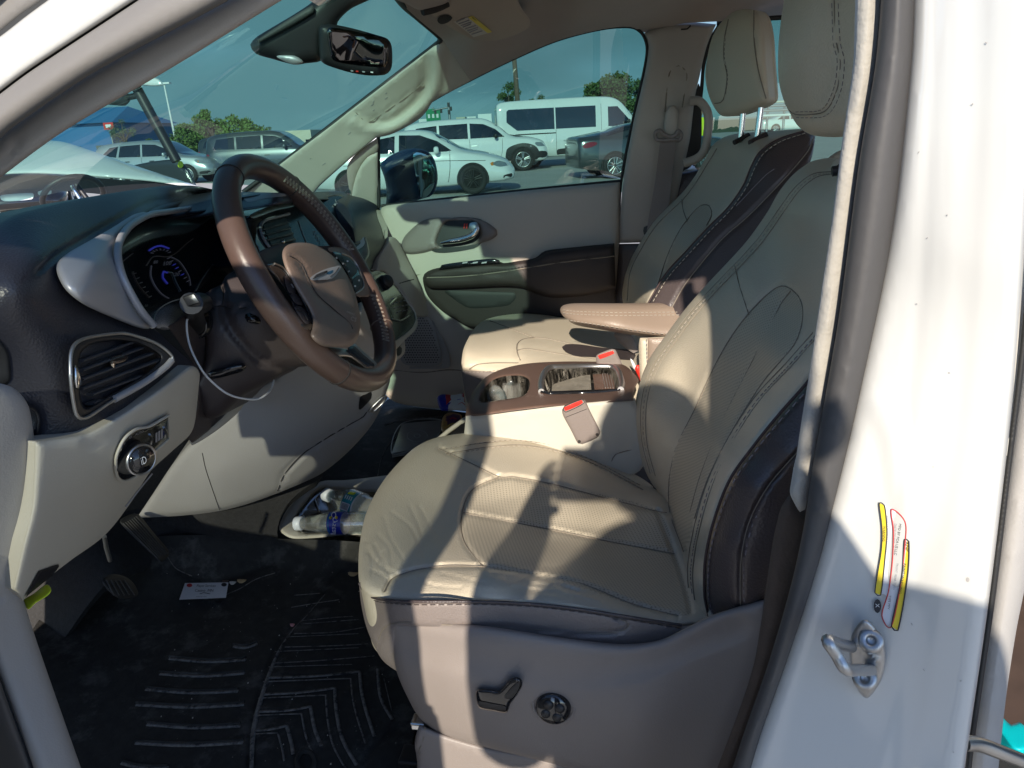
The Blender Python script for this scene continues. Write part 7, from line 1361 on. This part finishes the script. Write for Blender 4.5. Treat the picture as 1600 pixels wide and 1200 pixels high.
# ================================================================== light, sky, render
SUNT = 0.48; SX = -0.02
w = bpy.data.worlds.new('World'); SC.world = w; w.use_nodes = True; nt = w.node_tree; bg = nt.nodes['Background']; sk_ = nt.nodes.new('ShaderNodeTexSky'); sk_.sky_type = 'NISHITA'; sk_.sun_disc = False
sk_.sun_elevation = math.atan(SUNT); sk_.sun_rotation = math.pi+math.atan(SX); sk_.altitude = 800; sk_.air_density = .6; sk_.dust_density = .1; sk_.ozone_density = 1.6; 
tcw = nt.nodes.new('ShaderNodeTexCoord'); sx = nt.nodes.new('ShaderNodeSeparateXYZ'); nt.links.new(tcw.outputs['Generated'], sx.inputs[0])
def mr_(src, a, b, c, d):
    n = nt.nodes.new('ShaderNodeMapRange'); n.interpolation_type = 'SMOOTHSTEP'; n.inputs[1].default_value = a; n.inputs[2].default_value = b; n.inputs[3].default_value = c; n.inputs[4].default_value = d; nt.links.new(src, n.inputs[0]); return n.outputs[0]
def mu_(a, b):
    n = nt.nodes.new('ShaderNodeMath'); n.operation = 'MULTIPLY'; nt.links.new(a, n.inputs[0]); nt.links.new(b, n.inputs[1]); return n.outputs[0]
cn = nt.nodes.new('ShaderNodeTexNoise'); cn.inputs['Scale'].default_value = 2.2; cn.inputs['Detail'].default_value = 7; mpw = nt.nodes.new('ShaderNodeMapping'); mpw.inputs['Scale'].default_value = (1, 1, 3.5); nt.links.new(tcw.outputs['Generated'], mpw.inputs[0]); nt.links.new(mpw.outputs[0], cn.inputs['Vector'])
bank = mu_(mu_(mr_(sx.outputs[1], .0, .45, 0, 1), mr_(sx.outputs[2], .18, .42, 1, 0)), mr_(cn.outputs['Fac'], .25, .55, .82, 1))   # slate cloud bank low in the sky opposite the sun
mxw = nt.nodes.new('ShaderNodeMix'); mxw.data_type = 'RGBA'; nt.links.new(bank, mxw.inputs[0]); nt.links.new(sk_.outputs[0], mxw.inputs[6]); mxw.inputs[7].default_value = (1.2, 1.9, 2.4, 1)
nt.links.new(mxw.outputs[2], bg.inputs[0]); bg.inputs[1].default_value = .14
sl = bpy.data.lights.new('sun', 'SUN'); sl.energy = 3.5; sl.angle = R_(.6); sl.color = (1.0, .90, .76); so = bpy.data.objects.new('sun', sl); COL.objects.link(so)
so.rotation_euler = Vector((SX, 1, -SUNT)).to_track_quat('-Z', 'Y').to_euler(); so.location = (0, -5, 6)
for o in bpy.data.objects:
    if '_loc' in o: del o['_loc']
vs_ = SC.view_settings; vs_.view_transform = 'Standard'; vs_.look = 'None'; vs_.exposure = 1.08; vs_.gamma = 1.0
SC.render.engine = 'CYCLES'; SC.cycles.max_bounces = 10; SC.cycles.transparent_max_bounces = 16; SC.cycles.diffuse_bounces = 5
SC.render.resolution_x = 1024; SC.render.resolution_y = 768
